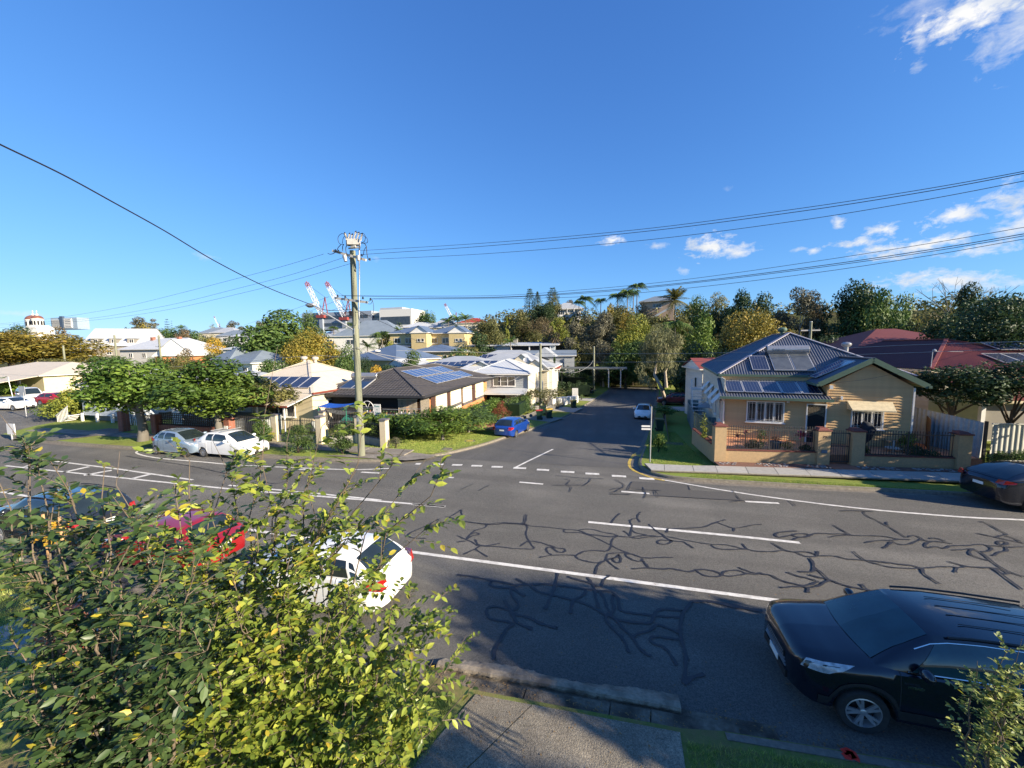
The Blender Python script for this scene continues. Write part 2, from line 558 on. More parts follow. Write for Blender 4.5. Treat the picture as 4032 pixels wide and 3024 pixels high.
# far country
g = []
xs = [-2500, -1500, -900, -600, -450, -350] + list(range(-300, 301, 10)) + [350, 450, 600, 900, 1500, 2500]
ys = [-300, -100, -30, 0, 10] + list(range(15, 300, 8)) + [320, 360, 420, 500, 700, 1000, 1600, 2600]
mb = MB()
vs = []
for y in ys:
 for x in xs:
  z = gz(x, y) - .45 if y < 94 and -118 < x < 138 else gz(x, y) - (0.0 if y > 94 else .3)
  if y < 24: z = -.5
  vs.append((x, y, z))
nx = len(xs)
mb.add(vs, [(j * nx + i, j * nx + i + 1, (j + 1) * nx + i + 1, (j + 1) * nx + i) for j in range(len(ys) - 1) for i in range(nx - 1)])
struct(mb.build('hills', m_hill, smooth=60))

def kerb(name, pts, side, zf, gut=.32):
 """kerb with rounded top and a gutter apron; side=+1 puts the verge on the left of the line"""
 mb = MB()
 vs = []
 prof_ = [(-gut, .006), (-.03, .012), (-.005, .10), (.03, .128), (.15, .132), (.15, -.1)]
 for i, p in enumerate(pts):
  a, b = pts[max(i - 1, 0)], pts[min(i + 1, len(pts) - 1)]
  d = Vector((b[0] - a[0], b[1] - a[1])).normalized()
  nrm = Vector((-d.y, d.x)) * side
  for o, z in prof_:
   x, y = p[0] + nrm.x * o, p[1] + nrm.y * o
   vs.append((x, y, zf(p[0], p[1]) + z))
 k = len(prof_)
 fs = [(i * k + j, (i + 1) * k + j, (i + 1) * k + j + 1, i * k + j + 1) for i in range(len(pts) - 1) for j in range(k - 1)]
 mb.add(vs, fs)
 return struct(mb.build(name, m_kerb, smooth=50))
kerb('kerb', kerbL, 1, rz_)
kerb('kerb', kerbR, 1, rz_)
kerb('kerb', [p for p in kerbN if p[0] > 1.3], -1, rz_, .12)
kerb('kerb', [p for p in kerbN if p[0] < -3.2], -1, rz_)

# painted lines
mk = MB()
def line(pts, w, dz=.008, mb=None):
 return strip(dense(pts, .8), -w / 2, w / 2, rz_, dz, mb or mk)
lines = [
 ([(-27.3, 10.42), (-24.7, 10.36), (-11.16, 10.2), (-6, 10.25), (4.05, 10.38), (14, 10.9), (40, 13.5)], .14),
 ([(-0.91,13.65),(3.69,13.75),(5.73,13.75)], .15),
 ([(-33.41,13.07),(-24.27,13.13),(-17.19,13.2),(-6.56,13.7)], .13), 
 ([(-17.65,13.57),(-12.29,13.67),(-9.48,13.67)], .12),
 (smooth_line([(2.16,19.12),(4.92,18.06),(7.64,17.47),(9.42,17.26),(10.88,17.23),(12.56,17.26),(14.08,17.48)] + [(20, 18.0), (40, 20)], 1), .13),
 (smooth_line([(-27.2, 18.0), (-29.9, 17.4), (-29.2, 16.65)] + [(-26.48,16.15),(-22.88,16.23),(-20.89,16.15),(-16.15,16.58)] + [(-13.2, 16.95), (-11.6, 17.6)], 2), .12),
 ([(-5.17,19.21),(-3.97,24.71)], .13),
 ([(464.72,-195.86),(641.54,-279.48)], .12),
]
for pts, w in lines:
 line(pts, w)
for a, b in (((295,487),(405,488)), ((498,493),(608,494)), ((708,502),(825,503)), ((928,512),(1050,514)), ((1165,524),(1303,528)), ((1420,542),(1555,549)), ((1680,564),(1830,571)), ((1950,585),(2100,591))):
 pass
gw = [(-10.69,18.72),(-10.4,18.77),(-9.68,18.9),(-9.13,19.01),(-8.63,19.03),(-8.08,19.14),(-7.54,19.13),(-6.96,19.24),(-6.42,19.22),(-5.82,19.32),(-5.22,19.3),(-4.55,19.39),(-3.95,19.3),(-3.31,19.34),(-2.69,19.25),(-2,19.3),(-1.44,19.22),(-0.76,19.29)] + [(-0.15,19.16),(0.53,19.2),(1.14,19.1),(1.83,19.1)]
for i in range(0, len(gw) - 1, 2):
 line([gw[i], gw[i + 1]], .30)
for pr in ([(-4.35,17.13),(-3.21,17.12)], [(0.28,17),(1.44,17.02)], [(5.11,17.03),(6.34,17.13)], [(-8.23,17),(-7.64,16.99)], [(-12.69,16.7),(-11.65,16.77)], [(-16.29,16.38),(-15.55,16.46)], [(-8,13.6),(-6.58,13.67)]):
 line(pr, .15)
# painted median at the left
line([(-35.85,14.53),(-31.49,14.32),(-26.02,14.12),(-23.24,13.94),(-20.15,13.74)], .13)
for pr in ([(-31.96,13.21),(-32.56,14.39)], [(-28.37,13.04),(-28.33,14.05)], [(-26.59,12.95),(-26.21,13.89)], [(-23.42,13.17),(-23.33,13.88)]):
 line(pr, .28)
struct(mk.build('road_markings', m_white))
ymk = MB()
line(smooth_line([(1.30, 25.1), (1.05, 24.2), (.84, 22.93), (.73, 21.78), (.84, 20.62), (1.21, 19.94), (1.80, 19.22), (2.28, 19.0)], 1), .16, mb=ymk)
line([(1.72, 24.55), (1.25, 24.1)], .5, .016, mb=ymk)
struct(ymk.build('yellow_edge_line', m_yellow))
struct(strip([(-10.69,21.33),(-8.73,25.78)], -.12, .06, rz_, .010).build('road_markings', mat('faded_paint', (.36, .28, .16), .9)))
# resurfaced patch
pt = [(0.8,18.46),(3.24,18.53),(3.2,17.86),(4.87,18),(4.95,17.14),(1.81,16.79),(1.73,17.47),(0.61,17.5)]
struct(MB().poly([(x, y, .006) for x, y in pt]).build('asphalt_patch', m_patch))

# crack sealing, traced as poured
W_ = .078
cracks = [(0, c) for c in (
 [(-5.6,12.65),(-4.98,12.61),(-4.38,12.59),(-4.07,12.69),(-3.88,12.81),(-3.49,12.87),(-3.11,12.91)], [(-3.2,13.7),(-3.12,13.12),(-3.11,12.91),(-2.87,12.84),(-2.44,12.89),(-1.68,12.89),(-1.21,12.92)],
 [(-1.67,12.86),(-1.68,12.69),(-1.54,12.67),(-1.19,12.78),(-0.88,12.7),(-0.62,12.56),(-0.36,12.36),(-0.07,12.13),(0.16,11.93),(0.41,11.81)], [(-1.21,12.92),(-1.01,13.07),(-0.65,13.12),(-0.33,12.96),(-0.03,12.95),(0.1,12.87)],
 [(-1.21,12.92),(-1.04,12.85),(-0.88,12.7),(-0.47,12.73),(-0.13,12.69),(0.1,12.87),(0.12,12.81),(0.32,12.82)], [(0.1,12.8),(-0.05,12.6),(-0.08,12.28),(-0.09,11.98),(-0.18,11.77),(-0.29,11.73)],
 [(-0.29,11.73),(-0.57,11.71),(-0.89,11.58),(-1.06,11.37),(-1.14,11.24),(-1.03,11.09),(-0.76,11.01),(-0.45,11),(-0.28,11.15),(-0.21,11.25),(-0.22,11.58),(0.03,11.71),(0.41,11.81)],
 [(-2.18,10.89),(-1.82,11.11),(-1.46,11.22),(-1.14,11.28)], [(-1.82,11.13),(-1.98,11.23),(-2.07,11.45),(-1.99,11.59),(-1.75,11.57),(-1.51,11.59),(-1.44,11.48),(-1.52,11.33),(-1.71,11.35),(-1.87,11.55)],
 [(-3.11,12.91),(-2.93,12.74),(-2.94,12.44),(-2.82,12.02),(-2.69,11.79),(-2.53,11.53),(-2.42,11.39),(-2.48,11.3),(-2.77,11.27),(-3.1,11.19),(-3.51,11.22),(-4.14,11.1)], [(-2.9,11.39),(-2.8,11.61),(-2.75,11.74),(-2.69,11.78),(-2.33,11.81),(-2.01,11.66),(-1.81,11.64)],
 [(-4.4,12.56),(-4.4,12.29),(-4.63,12.14),(-4.72,11.95),(-4.74,11.55),(-4.73,11.39)], [(-4.73,11.39),(-4.63,11.69),(-4.44,11.79),(-4.45,11.9),(-4.65,11.91),(-4.71,11.76)], [(-5.13,11.57),(-4.73,11.39),(-4.47,11.28),(-4.24,11.1)], [(-4.96,11.16),(-4.69,11.29)],
 [(-4.44,11.47),(-4.3,11.24),(-4.14,11.1),(-3.78,11.25),(-3.57,11.42)], [(-4.14,11.1),(-4.22,10.89),(-4.47,10.51)], [(-4.22,10.89),(-3.94,10.7),(-3.69,10.54)],
 [(0.21,14.66),(0.02,14.28),(-0.11,13.73)], [(0.97,14.99),(0.85,14.68),(0.81,14.4),(0.9,14.07)], [(0.81,14.4),(0.56,14.21),(0.54,13.99),(0.61,13.78),(0.58,13.42),(0.52,12.95)], [(0.32,12.82),(0.56,12.85),(0.75,12.79),(1,12.96),(1.35,13.07),(1.69,13.19),(2.01,13.1),(2.37,13.04),(2.72,12.97),(3.12,12.97)],
 [(0.32,13.22),(0.47,13.07),(0.51,12.9)], [(0.58,13.42),(0.67,13.21),(0.87,13.17),(1.06,13.13)], [(0.56,12.85),(0.81,13),(1.06,13.08),(1.35,13.13)], [(1.18,13.98),(1.39,13.5),(1.58,13.27)], [(1.73,13.47),(1.77,13.8),(2.12,13.85),(2.64,14.04),(2.95,14.14),(3.19,14.35),(3.51,14.71),(3.9,15)],
 [(3.51,14.71),(3.72,14.54),(3.96,14.33),(4.27,14.46),(4.65,14.76),(5.04,14.92)], [(4.01,14.35),(3.92,14.09)], [(1.58,13.27),(1.67,13.02),(1.85,12.91),(1.63,12.62),(1.4,12.59),(1.34,12.73),(1.47,12.89),(1.75,12.92),(1.98,12.89),(2.18,12.96),(2.24,12.8),(2.41,12.58)],
 [(3.12,12.97),(3.36,13.05),(3.61,13.01),(3.84,12.91),(3.99,12.92)], [(2.98,12.92),(3.06,12.72),(3.37,12.72),(3.69,12.82),(3.99,12.92),(4.15,12.83),(4.37,12.85)], [(3.95,13.25),(3.99,12.92)],
 [(0.41,11.81),(0.61,11.71),(0.82,11.62),(1.04,11.64),(1.36,11.77),(1.71,11.86)], [(0.82,11.57),(0.84,11.45),(0.68,11.37),(0.47,11.48),(0.34,11.63),(0.39,11.75),(0.61,11.74)], [(0.84,11.45),(0.93,11.22),(0.96,11.13)], [(0.51,10.93),(0.96,11.11),(1.33,11.11),(1.59,11.23),(1.74,11.19),(2.1,11.16),(2.2,11.3),(2.41,11.39),(2.73,11.39),(2.89,11.24)],
 [(2.24,11.31),(2.33,11.14),(2.5,11.05),(2.82,11.12),(2.89,11.24)], [(2.89,11.24),(2.99,11.42),(3.24,11.56),(3.43,11.57),(3.55,11.46),(3.74,11.46),(3.97,11.59)], [(2.88,11.21),(3.06,11.19),(3.32,11.32),(3.59,11.46)], [(3.43,11.73),(3.6,11.61),(3.76,11.54)],
 [(-0.21,11.25),(-0.06,11.02),(0.14,10.81)], [(-0.21,11.25),(0.07,11.43),(0.14,11.53),(0.12,11.68),(0.23,11.34),(0.16,11.15),(0.03,11.16),(-0.04,11.36)],
 [(-0.28,11.15),(-0.44,10.92),(-0.47,10.67),(-0.5,10.42)], [(-5.45,12.75),(-5.77,13.51)],
)]
cracks += [(1, c) for c in (
 [(-4.22,9.45),(-3.83,9.49),(-3.5,9.46),(-3.22,9.42),(-2.88,9.44),(-2.53,9.39),(-2.3,9.48),(-2.06,9.54),(-1.83,9.63),(-1.59,9.67),(-1.26,9.67),(-0.94,9.67),(-0.66,9.69),(-0.49,9.73)],
 [(-2.58,9.68),(-2.41,9.59),(-2.22,9.5),(-2.05,9.41),(-1.88,9.25),(-1.59,9.23),(-1.28,9.21),(-0.96,9.17),(-0.62,9.08),(-0.35,8.92),(-0.15,8.78)],
 [(-3.19,9.4),(-3.21,9.25),(-3.1,9.18),(-2.82,9.22),(-2.58,9.26),(-2.34,9.47)], [(-2.56,9.27),(-2.37,9.1),(-2.17,9.02)], [(-2.61,9.23),(-2.52,8.96),(-2.33,8.79),(-2.23,8.64),(-2.28,8.46),(-2.38,8.38)],
 [(-2.38,8.4),(-2.59,8.44),(-2.82,8.45),(-2.96,8.37),(-2.95,8.21),(-2.81,8),(-2.57,8.01),(-2.39,8.02),(-2.19,7.98)], [(-2.62,8.72),(-2.5,8.54),(-2.33,8.33),(-2.21,8.12),(-2.1,8.02),(-1.74,7.93)],
 [(-2.3,8.31),(-2.05,8.28),(-1.83,8.27),(-1.66,8.16),(-1.4,8.11),(-1.21,8.1)], [(-2.19,7.98),(-2.3,7.84),(-2.34,7.59),(-2.38,7.27),(-2.37,7.06),(-2.32,6.91)],
 [(-1.5,10.22),(-1.5,9.68),(-1.53,9.12),(-1.59,8.66)], [(-1.21,10.11),(-0.93,10.03),(-0.64,10),(-0.45,9.88)], [(-0.7,10.2),(-0.56,9.99),(-0.46,9.67),(-0.43,9.37),(-0.33,9.01)],
 [(-0.09,10.46),(-0.25,10.24),(-0.3,9.98),(-0.28,9.89),(-0.47,9.87)], [(-0.7,9.65),(-0.72,9.42),(-0.93,9.21),(-1,8.98),(-0.98,8.65)],
 [(-0.44,9.65),(-0.27,9.72),(-0.08,9.77),(0.09,9.62),(0.13,9.33),(0.14,9.1),(0.21,9.02),(0.49,9.03),(0.77,9.04),(0.91,9.07)], [(-0.33,9.64),(-0.21,9.42),(-0.16,9.14),(-0.07,8.93),(-0.15,8.78)],
 [(0,9.6),(-0.04,9.34),(0.04,9.13),(0,8.92),(-0.15,8.78)], [(-0.15,8.78),(-0.18,8.66),(-0.03,8.42),(0.14,8.22),(0.25,8.07),(0.32,7.76)], [(-0.07,8.82),(0.11,8.66),(0.21,8.43),(0.43,8.23),(0.51,8),(0.62,7.84),(0.76,7.77)],
 [(0.01,8.71),(0.28,8.7),(0.55,8.72),(0.82,8.76),(0.89,8.91),(0.95,9.14),(1.03,9.29),(1.21,9.37),(1.46,9.4),(1.59,9.38)], [(0.94,9.08),(1.14,9.07),(1.49,9.15)],
 [(0.43,8.25),(0.53,8.38),(0.79,8.49),(0.91,8.71),(1.01,8.78),(1.17,8.7),(1.41,8.63)], [(1.38,8.4),(1.16,8.39),(0.94,8.38),(0.8,8.32),(0.76,8.22),(0.86,8.14),(1.04,8.1),(1.14,7.95),(1.24,7.66)],
 [(3.4,9.81),(2.97,9.9),(2.48,9.95),(2.27,9.94),(1.9,9.84),(1.8,9.72),(1.71,9.49),(1.58,9.32),(1.51,9.01),(1.42,8.55),(1.43,8.24),(1.45,7.95),(1.37,7.58),(1.29,7.23)], [(2.27,9.92),(2.63,9.87),(3.05,9.83),(3.42,9.87)],
 [(1.29,7.24),(1.45,7.42),(1.71,7.57)],
)]
cracks += [(0, c) for c in (
 [(6,14.62),(5.44,14.42),(5.22,14.23),(5.15,14.05),(5.27,13.96),(5.64,14.21),(5.93,14.42),(6.21,14.46),(6.28,14.37),(6.03,14.17),(5.81,14.13),(5.71,14.23)], [(6.28,14.37),(6.46,14.55),(6.76,14.63),(7.04,14.66),(7.42,14.76),(7.58,14.69)], [(5.56,13.87),(5.79,14.08),(6.26,14.32)],
 [(7.39,15.39),(7.5,14.92),(7.58,14.69)], [(6.82,14.36),(7.13,14.58),(7.58,14.69),(8.01,14.77),(8.45,14.86),(8.69,14.84),(8.85,14.73),(9.2,14.8)], [(9.06,16.95),(8.92,16.49),(9.07,16.28),(9.11,15.82),(9.16,15.68),(9.17,15.29),(9.18,14.92)], [(9.33,16.14),(9.18,15.84)],
 [(8.28,16.83),(8.79,16.99),(9.4,17.03)], [(7.71,14.22),(8.11,14.47),(8.55,14.58),(8.84,14.71)], [(8.58,14.53),(8.62,14.39),(8.76,14.31),(9.08,14.5),(9.53,14.88),(9.63,14.95)], [(8.54,14.48),(8.24,14.14),(8.04,13.95)],
 [(9.28,14.98),(9.44,15.14),(9.59,15.14),(9.62,14.98),(9.58,14.82),(9.76,14.82),(10.06,14.86),(10.25,14.79)], [(9.88,15.01),(9.98,15.11),(10.14,15.07),(10.19,14.93)], [(9.74,14.78),(9.49,14.6),(9.34,14.38),(9.36,14.27),(9.55,14.43),(9.73,14.44),(9.78,14.34),(10.16,14.65),(10.43,14.7),(10.72,14.79),(11.03,14.94),(11.21,14.95),(11.22,14.73),(10.96,14.49),(10.73,14.4)],
 [(9.95,14.3),(10.3,14.43),(10.64,14.59),(10.66,14.35),(10.58,13.92),(10.49,13.62),(10.49,13.35),(10.55,13.19),(10.66,13.07)], [(10.61,14.54),(10.38,14.35),(10.25,14.11),(10.34,13.93),(10.52,13.84)], [(12.5,16.96),(12.59,16.75),(12.5,16.36),(12.49,16.02),(12.45,15.92),(12.12,15.76),(11.94,15.59)],
 [(11.6,15.81),(11.83,15.69),(12.03,15.56),(12.22,15.43),(12.44,15.36)], [(12.34,15.81),(12.44,15.72),(12.43,15.48)], [(11.71,15.26),(11.97,15.4),(11.97,15.25),(11.73,15.04),(11.59,15.04),(11.71,15.26)], [(11.21,14.91),(11.52,14.95),(11.66,14.91),(12.21,15.07)], [(11.66,14.91),(11.49,14.62),(11.14,14.46),(10.85,14.19)],
 [(4.87,13.52),(4.97,13.3),(5.05,13.11),(5.2,13.05),(5.36,13.05),(5.58,13.15),(5.82,13.11),(5.89,12.99)], [(4.37,12.85),(4.64,12.89),(5.04,13.08)], [(5.37,13.04),(5.43,12.91),(5.6,12.82),(5.87,12.95),(6.18,13.04),(6.44,13.08),(6.56,12.96),(6.8,12.99),(7.05,13.01),(7.28,13.03)], [(6.02,13.27),(5.88,12.99)],
 [(5.59,12.78),(5.57,12.49),(5.48,12.22),(5.36,11.98),(5.21,11.94),(4.99,11.89)], [(5.5,12.22),(5.55,11.99),(5.56,11.77),(5.57,11.65)], [(7.04,13.52),(7.05,13.18),(7.08,13.02),(7.26,12.87),(7.53,12.76),(7.87,12.78),(8.28,12.88),(8.59,12.99),(8.89,13.12),(9.2,13.2),(9.41,13.19),(9.58,13.3)], [(7.28,13.03),(7.68,13.02),(7.99,13),(8.25,13.02),(8.31,12.89)],
 [(8.34,12.9),(8.2,12.6),(8.21,12.43),(8.26,12.15)], [(9.34,13.52),(9.58,13.3),(9.95,13.34),(10.4,13.43),(10.45,13.22),(10.42,13.16),(10.25,13.08)], [(9.31,13.17),(9.06,12.87)], [(10.23,13.37),(10.19,13.04),(10.11,12.64),(10.07,12.35)],
 [(3.94,11.51),(4.18,11.54),(4.27,11.39),(4.42,11.27),(4.68,11.22),(4.82,11.18),(5.04,11.31),(5.28,11.51)], [(4.67,11.79),(4.84,11.65),(5.1,11.6),(5.23,11.52)], [(5.18,11.79),(5.37,11.72),(5.58,11.69)], [(4.22,10.96),(4.52,11.08),(4.76,11.15),(4.88,11.12),(5.07,11.19),(5.28,11.37),(5.6,11.66)], [(4.88,11.12),(4.79,10.9)], [(5.6,11.66),(5.77,11.52),(5.93,11.43),(6.15,11.41),(6.37,11.39)], [(6.29,11.63),(6.28,11.42)],
)]
cracks += [(2, c) for c in (
 [(-0.22,17.01),(0.01,17.3),(0.37,17.47),(0.42,17.93),(0.17,18.31),(0.01,18.54)], [(0.54,17.19),(0.66,17.8),(0.78,18.46),(1.09,18.46),(3.2,18.52)], [(0.37,17.47),(0.13,17.15),(0.01,16.82),(-0.18,16.78)], [(-0.21,16.57),(0.66,16.72)], [(0.69,17.17),(0.95,17.35),(1.99,17.48)], [(1.21,17.75),(1.31,16.93),(1.2,16.44)], [(1.7,17.41),(1.68,16.92),(1.76,16.64)], [(1.29,16.67),(1.89,16.86),(2.4,16.86),(4.99,17.05)], [(3.2,18.52),(3.19,17.88)],
 [(4.97,18.24),(4.93,17.43),(5,17.08)], [(6.86,17.54),(6.86,16.96)], [(4.52,16.79),(4.99,17.05),(5.45,17.26)],
 [(-6.65,15.58),(-6.37,16.37)], [(-5.83,15.64),(-5.61,16.33)], [(-3.24,13.7),(-3.16,13.2),(-3.13,12.98),(-2.94,12.84)], [(-6.14,12.81),(-5.98,12.82),(-5.86,13.15),(-5.77,13.56)], [(-5.98,12.82),(-5.56,12.62),(-5.04,12.59),(-4.38,12.6),(-3.99,12.81),(-3.73,12.87),(-3.12,12.95)], [(-6.25,12.61),(-6.5,11.86),(-6.82,11.29),(-6.63,11.01),(-6.04,11.12)],
 [(-2.86,18.46),(-2.22,18.47),(-1.81,18.36),(-1.16,18.44),(-0.51,18.52)], [(-2.41,18.01),(-2,18.04),(-2.19,17.17),(-1.85,17.07),(-1.91,16.37)], [(-1.11,18.38),(-1.16,17.85),(-1.43,17.23)], [(-2.72,17.05),(-1.5,17.37)],
 [(-28.9,16.08),(-26.2,15.74),(-22.89,15.5),(-18.24,14.64)], [(-14.82,13.03),(-13.48,13.06),(-12.5,13)], [(-16.44,14.3),(-15.47,14.18),(-15.37,14.74)],
 [(12.82,20.15),(13.02,19.71),(13.61,19.25)], [(13.97,19.79),(14.39,19.44)],
)]
cmb = MB()
rn = random.Random(3)
for ci, (kind, pts) in enumerate(cracks):
 if len(pts) < 2:
  continue
 pts = dense(smooth_line(pts, 2), .12)
 pts = [(x + rn.gauss(0, .006), y + rn.gauss(0, .006)) for x, y in pts]
 w = {0: .058, 1: .068, 2: .04}[kind] * rn.uniform(.85, 1.15)
 vs = []
 for i, p in enumerate(pts):
  a, b = pts[max(i - 1, 0)], pts[min(i + 1, len(pts) - 1)]
  d = Vector((b[0] - a[0], b[1] - a[1]))
  d = d.normalized() if d.length > 1e-6 else Vector((1, 0))
  k = w * (1 if 2 < i < len(pts) - 3 else 1.1) * (1 + .2 * math.sin(i * .9 + p[0] * 3)) / 2 * rn.uniform(.85, 1.15)
  for s_ in (-1, 1):
   x, y = p[0] - d.y * k * s_, p[1] + d.x * k * s_
   vs.append((x, y, rz_(x, y) + .0085 + .00013 * ci))
 cmb.add(vs, [(2 * i, 2 * i + 1, 2 * i + 3, 2 * i + 2) for i in range(len(pts) - 1)])
struct(cmb.build('crack_sealing', m_seal))

# near driveway, channel and the broken concrete lip
def slab(name, pts, z0, z1, m, parent=None, label=None, jag=0, seed=1):
 mb = MB()
 n = len(pts)
 mb.prism([(x, y, z0) for x, y in pts], (0, 0, z1 - z0))
 o = mb.build(name, m, parent, label=label)
 return o
dw = struct(MB().poly([(-3.4, 2, .02), (1.4, 2, .02), (1.4, 6.1, .02), (-3.0, 6.1, .02)]).build('driveway', m_conc3))
m_dw = mat('driveway_concrete', (.36, .315, .235), .92, (.20, .175, .135), 18, bump=1, bscale=60, blotch=((.12, .105, .085), 1.1, .85), streak=((.2, .18, .14), (1.5, 1.1, 1), .7, 70), spec=.2)
slab('slab', [(-2.95, 4.3), (-2.36, 5.95), (-1.35, 6.0), (-1.95, 4.95), (-2.55, 4.0)], .02, .135, m_dw, dw)
slab('slab', [(-1.33, 6.0), (1.06, 6.12), (1.02, 3.0), (-3.1, 2.6), (-2.98, 4.2), (-2.53, 3.98), (-1.93, 4.94)], .02, .141, m_dw, dw)
ch = struct(MB().poly([(-3.6, 5.9, .012), (2.6, 6.25, .012), (2.6, 6.75, .012), (-3.6, 6.5, .012)]).build('gutter_channel', m_conc3))
seg = [-3.4, -1.55, -.05, .62, 2.0]
for i in range(4):
 a, b = seg[i] + .012, seg[i + 1] - .012
 f = lambda x: 6.06 + .05 * (x + 2)
 slab('channel_segment', [(a, f(a) + .0), (b, f(b)), (b + .03, f(b) + .30), (a + .03, f(a) + .30)], .0, .05 + .006 * i, m_conc3, ch)
# lip: broken edge facing the house
mb = MB()
N = 70
vs = []
rn = random.Random(9)
for i in range(N + 1):
 t = i / N
 x = -3.35 + 4.5 * t
 y0 = 6.44 + .045 * (x + 2) + rn.uniform(-.006, .006)
 y1 = y0 + .34 + .05 * math.sin(x * 2.3) + rn.uniform(-.02, .02)
 z = .11 + rn.uniform(-.002, .002)
 vs += [(x, y0 + rn.uniform(0, .03), .01), (x, y0 + rn.uniform(-.01, .012), .07), (x, y0 + .02, z), (x, y0 + .12, z + .004), (x, y1, .02)]
fs = [(i * 5 + j, (i + 1) * 5 + j, (i + 1) * 5 + j + 1, i * 5 + j + 1) for i in range(N) for j in range(4)]
fs.append(tuple(N * 5 + j for j in range(5)))
mb.add(vs, fs)
struct(mb.build('broken_concrete_lip', mat('broken_concrete', (.34, .29, .22), .95, (.22, .185, .135), 16, bump=1, bscale=45, blotch=((.10, .08, .06), 3, .8))))
# sprayed red survey mark
rm = MB()
for pts in ([(3.39,6.41),(3.49,6.46),(3.53,6.44),(3.53,6.36),(3.51,6.31)], [(3.4,6.4),(3.42,6.35),(3.42,6.3)], [(3.49,6.45),(3.49,6.39),(3.51,6.34)]):
 strip(pts, -.05, .045, lambda x, y: .139, .004, rm)
tag(rm.build('survey_mark', mat('red_spray_paint', (.75, .03, .015), .7, (.5, .02, .01), 20)), 'bright red sprayed survey mark on the near kerb below the black car', 'paint mark')

# leaf litter in the channel and on the driveway
rn = random.Random(31); lm = MB()
for i in range(520):
 if i < 300: x = rn.uniform(-3.3, 6); y = 6.3 + .04 * x + rn.gauss(0, .07) if x < 1.3 else 6.62 + rn.gauss(.05, .12)
 elif i < 420: x, y = rn.uniform(-3, 1), rn.uniform(4.2, 6)
 else: x, y = rn.uniform(-3, 5), rn.uniform(6.8, 11)
 z = .15 if (x < 1 and y < 6.02) else .066 if y < 6.42 and x < 1.2 else .014
 a = rn.uniform(0, 6.28); s_ = rn.uniform(.012, .028)
 c, d = math.cos(a) * s_, math.sin(a) * s_
 lm.add([(x - c, y - d, z), (x + d * .5, y - c * .5, z + .006), (x + c, y + d, z + .003), (x - d * .5, y + c * .5, z + .006)], ((0, 1, 2, 3),))
o = lm.build('leaf_litter', mat('dry_leaf', (.30, .19, .07), .8, (.16, .09, .04), 30), kind='stuff'); tag(o, 'dry brown leaves scattered along the near gutter and driveway', 'leaf litter')
# far footpath, right of the corner
fb = [(1.5, 21.05), (2.48, 21.05), (3.85, 21.16), (4.97, 21.38), (6.40, 21.6), (7.73, 21.78), (9.13, 21.98), (10.49, 22.18), (11.95, 22.35), (13.37, 22.5), (14.75, 22.62), (16.11, 22.75), (17.5, 22.9), (18.9, 23.05)]
ff = [(1.75, 19.95), (2.38, 19.98), (3.76, 20.16), (4.85, 20.29), (6.23, 20.44), (7.54, 20.58), (8.93, 20.77), (10.26, 20.92), (11.73, 21.05), (13.09, 21.2), (14.42, 21.33), (15.8, 21.45), (17.2, 21.6), (18.6, 21.75)]
fp = struct(MB().prism([(x, y, .08) for x, y in ff] + [(x, y, .08) for x, y in fb[::-1]], (0, 0, .055)).build('footpath', m_kerb))
for i in range(len(fb) - 1):
 a, b, c_, d = Vector(ff[i]), Vector(ff[i + 1]), Vector(fb[i + 1]), Vector(fb[i])
 cc = (a + b + c_ + d) / 4
 q = [p + (cc - p).normalized() * .016 for p in (a, b, c_, d)]
 slab('paving_slab', [tuple(p) for p in q], .10, .160 + .003 * (i % 3), m_conc2, fp)
fp = struct(MB().prism([(-46, 19.25, .08), (-12, 19.7, .08), (-12, 20.85, .08), (-46, 20.4, .08)], (0, 0, .05)).build('footpath', m_kerb))
for i in range(23):
 x = -46 + 1.48 * i
 y = 19.25 + .0132 * (x + 46)
 slab('paving_slab', [(x + .015, y), (x + 1.465, y + .02), (x + 1.465, y + 1.14), (x + .015, y + 1.12)], .10, .150 + .003 * (i % 3), m_conc, fp)
# kerb ramp at the left corner and driveways crossing the verges of the side street
def ribbon(name, pts, m, dz=.145):
 return struct(cdt_mesh(pts, .9, lambda x, y: gz(x, y) + dz).build(name, m))
ribbon('kerb_ramp', [(-12.43,20.72),(-10.17,20.28),(-10.28,19.47),(-11.29,18.78)] + [(-16.6, 18.5)], m_conc, .15)
ribbon('driveway', [(-42.5, 17.45), (-38.6, 17.4), (-37.6, 19.3), (-37.2, 21.5), (-40.3, 21.5), (-41, 19.3)], m_asph, .14)
m_redc = mat('terracotta_paving', (.42, .16, .085), .85, (.33, .12, .07), 5)
ribbon('driveway', [(-7.9, 30.3), (-7.2, 33.2), (-12.8, 35.2), (-13.2, 31.6)], m_redc)
ribbon('driveway', [(-6.2, 37.4), (-5.4, 41.2), (-10.5, 43), (-11, 39.8)], mat('green_grey_concrete', (.20, .22, .19), .9))
ribbon('driveway', [(-4.9, 46.5), (-4.2, 51), (-11, 52.5), (-11, 48.5)], m_conc2)
ribbon('driveway', [(-3.6, 58.5), (-3.2, 62), (-9, 63), (-9, 60)], m_conc2)
ribbon('driveway', [(4.75, 50.4), (5.25, 54.4), (16, 56), (16, 51.6)], m_conc2)
ribbon('driveway', [(2.25, 28.2), (2.4, 29.3), (4.6, 28.9), (4.5, 27.9)], mat('dark_path', (.06, .06, .062), .9))
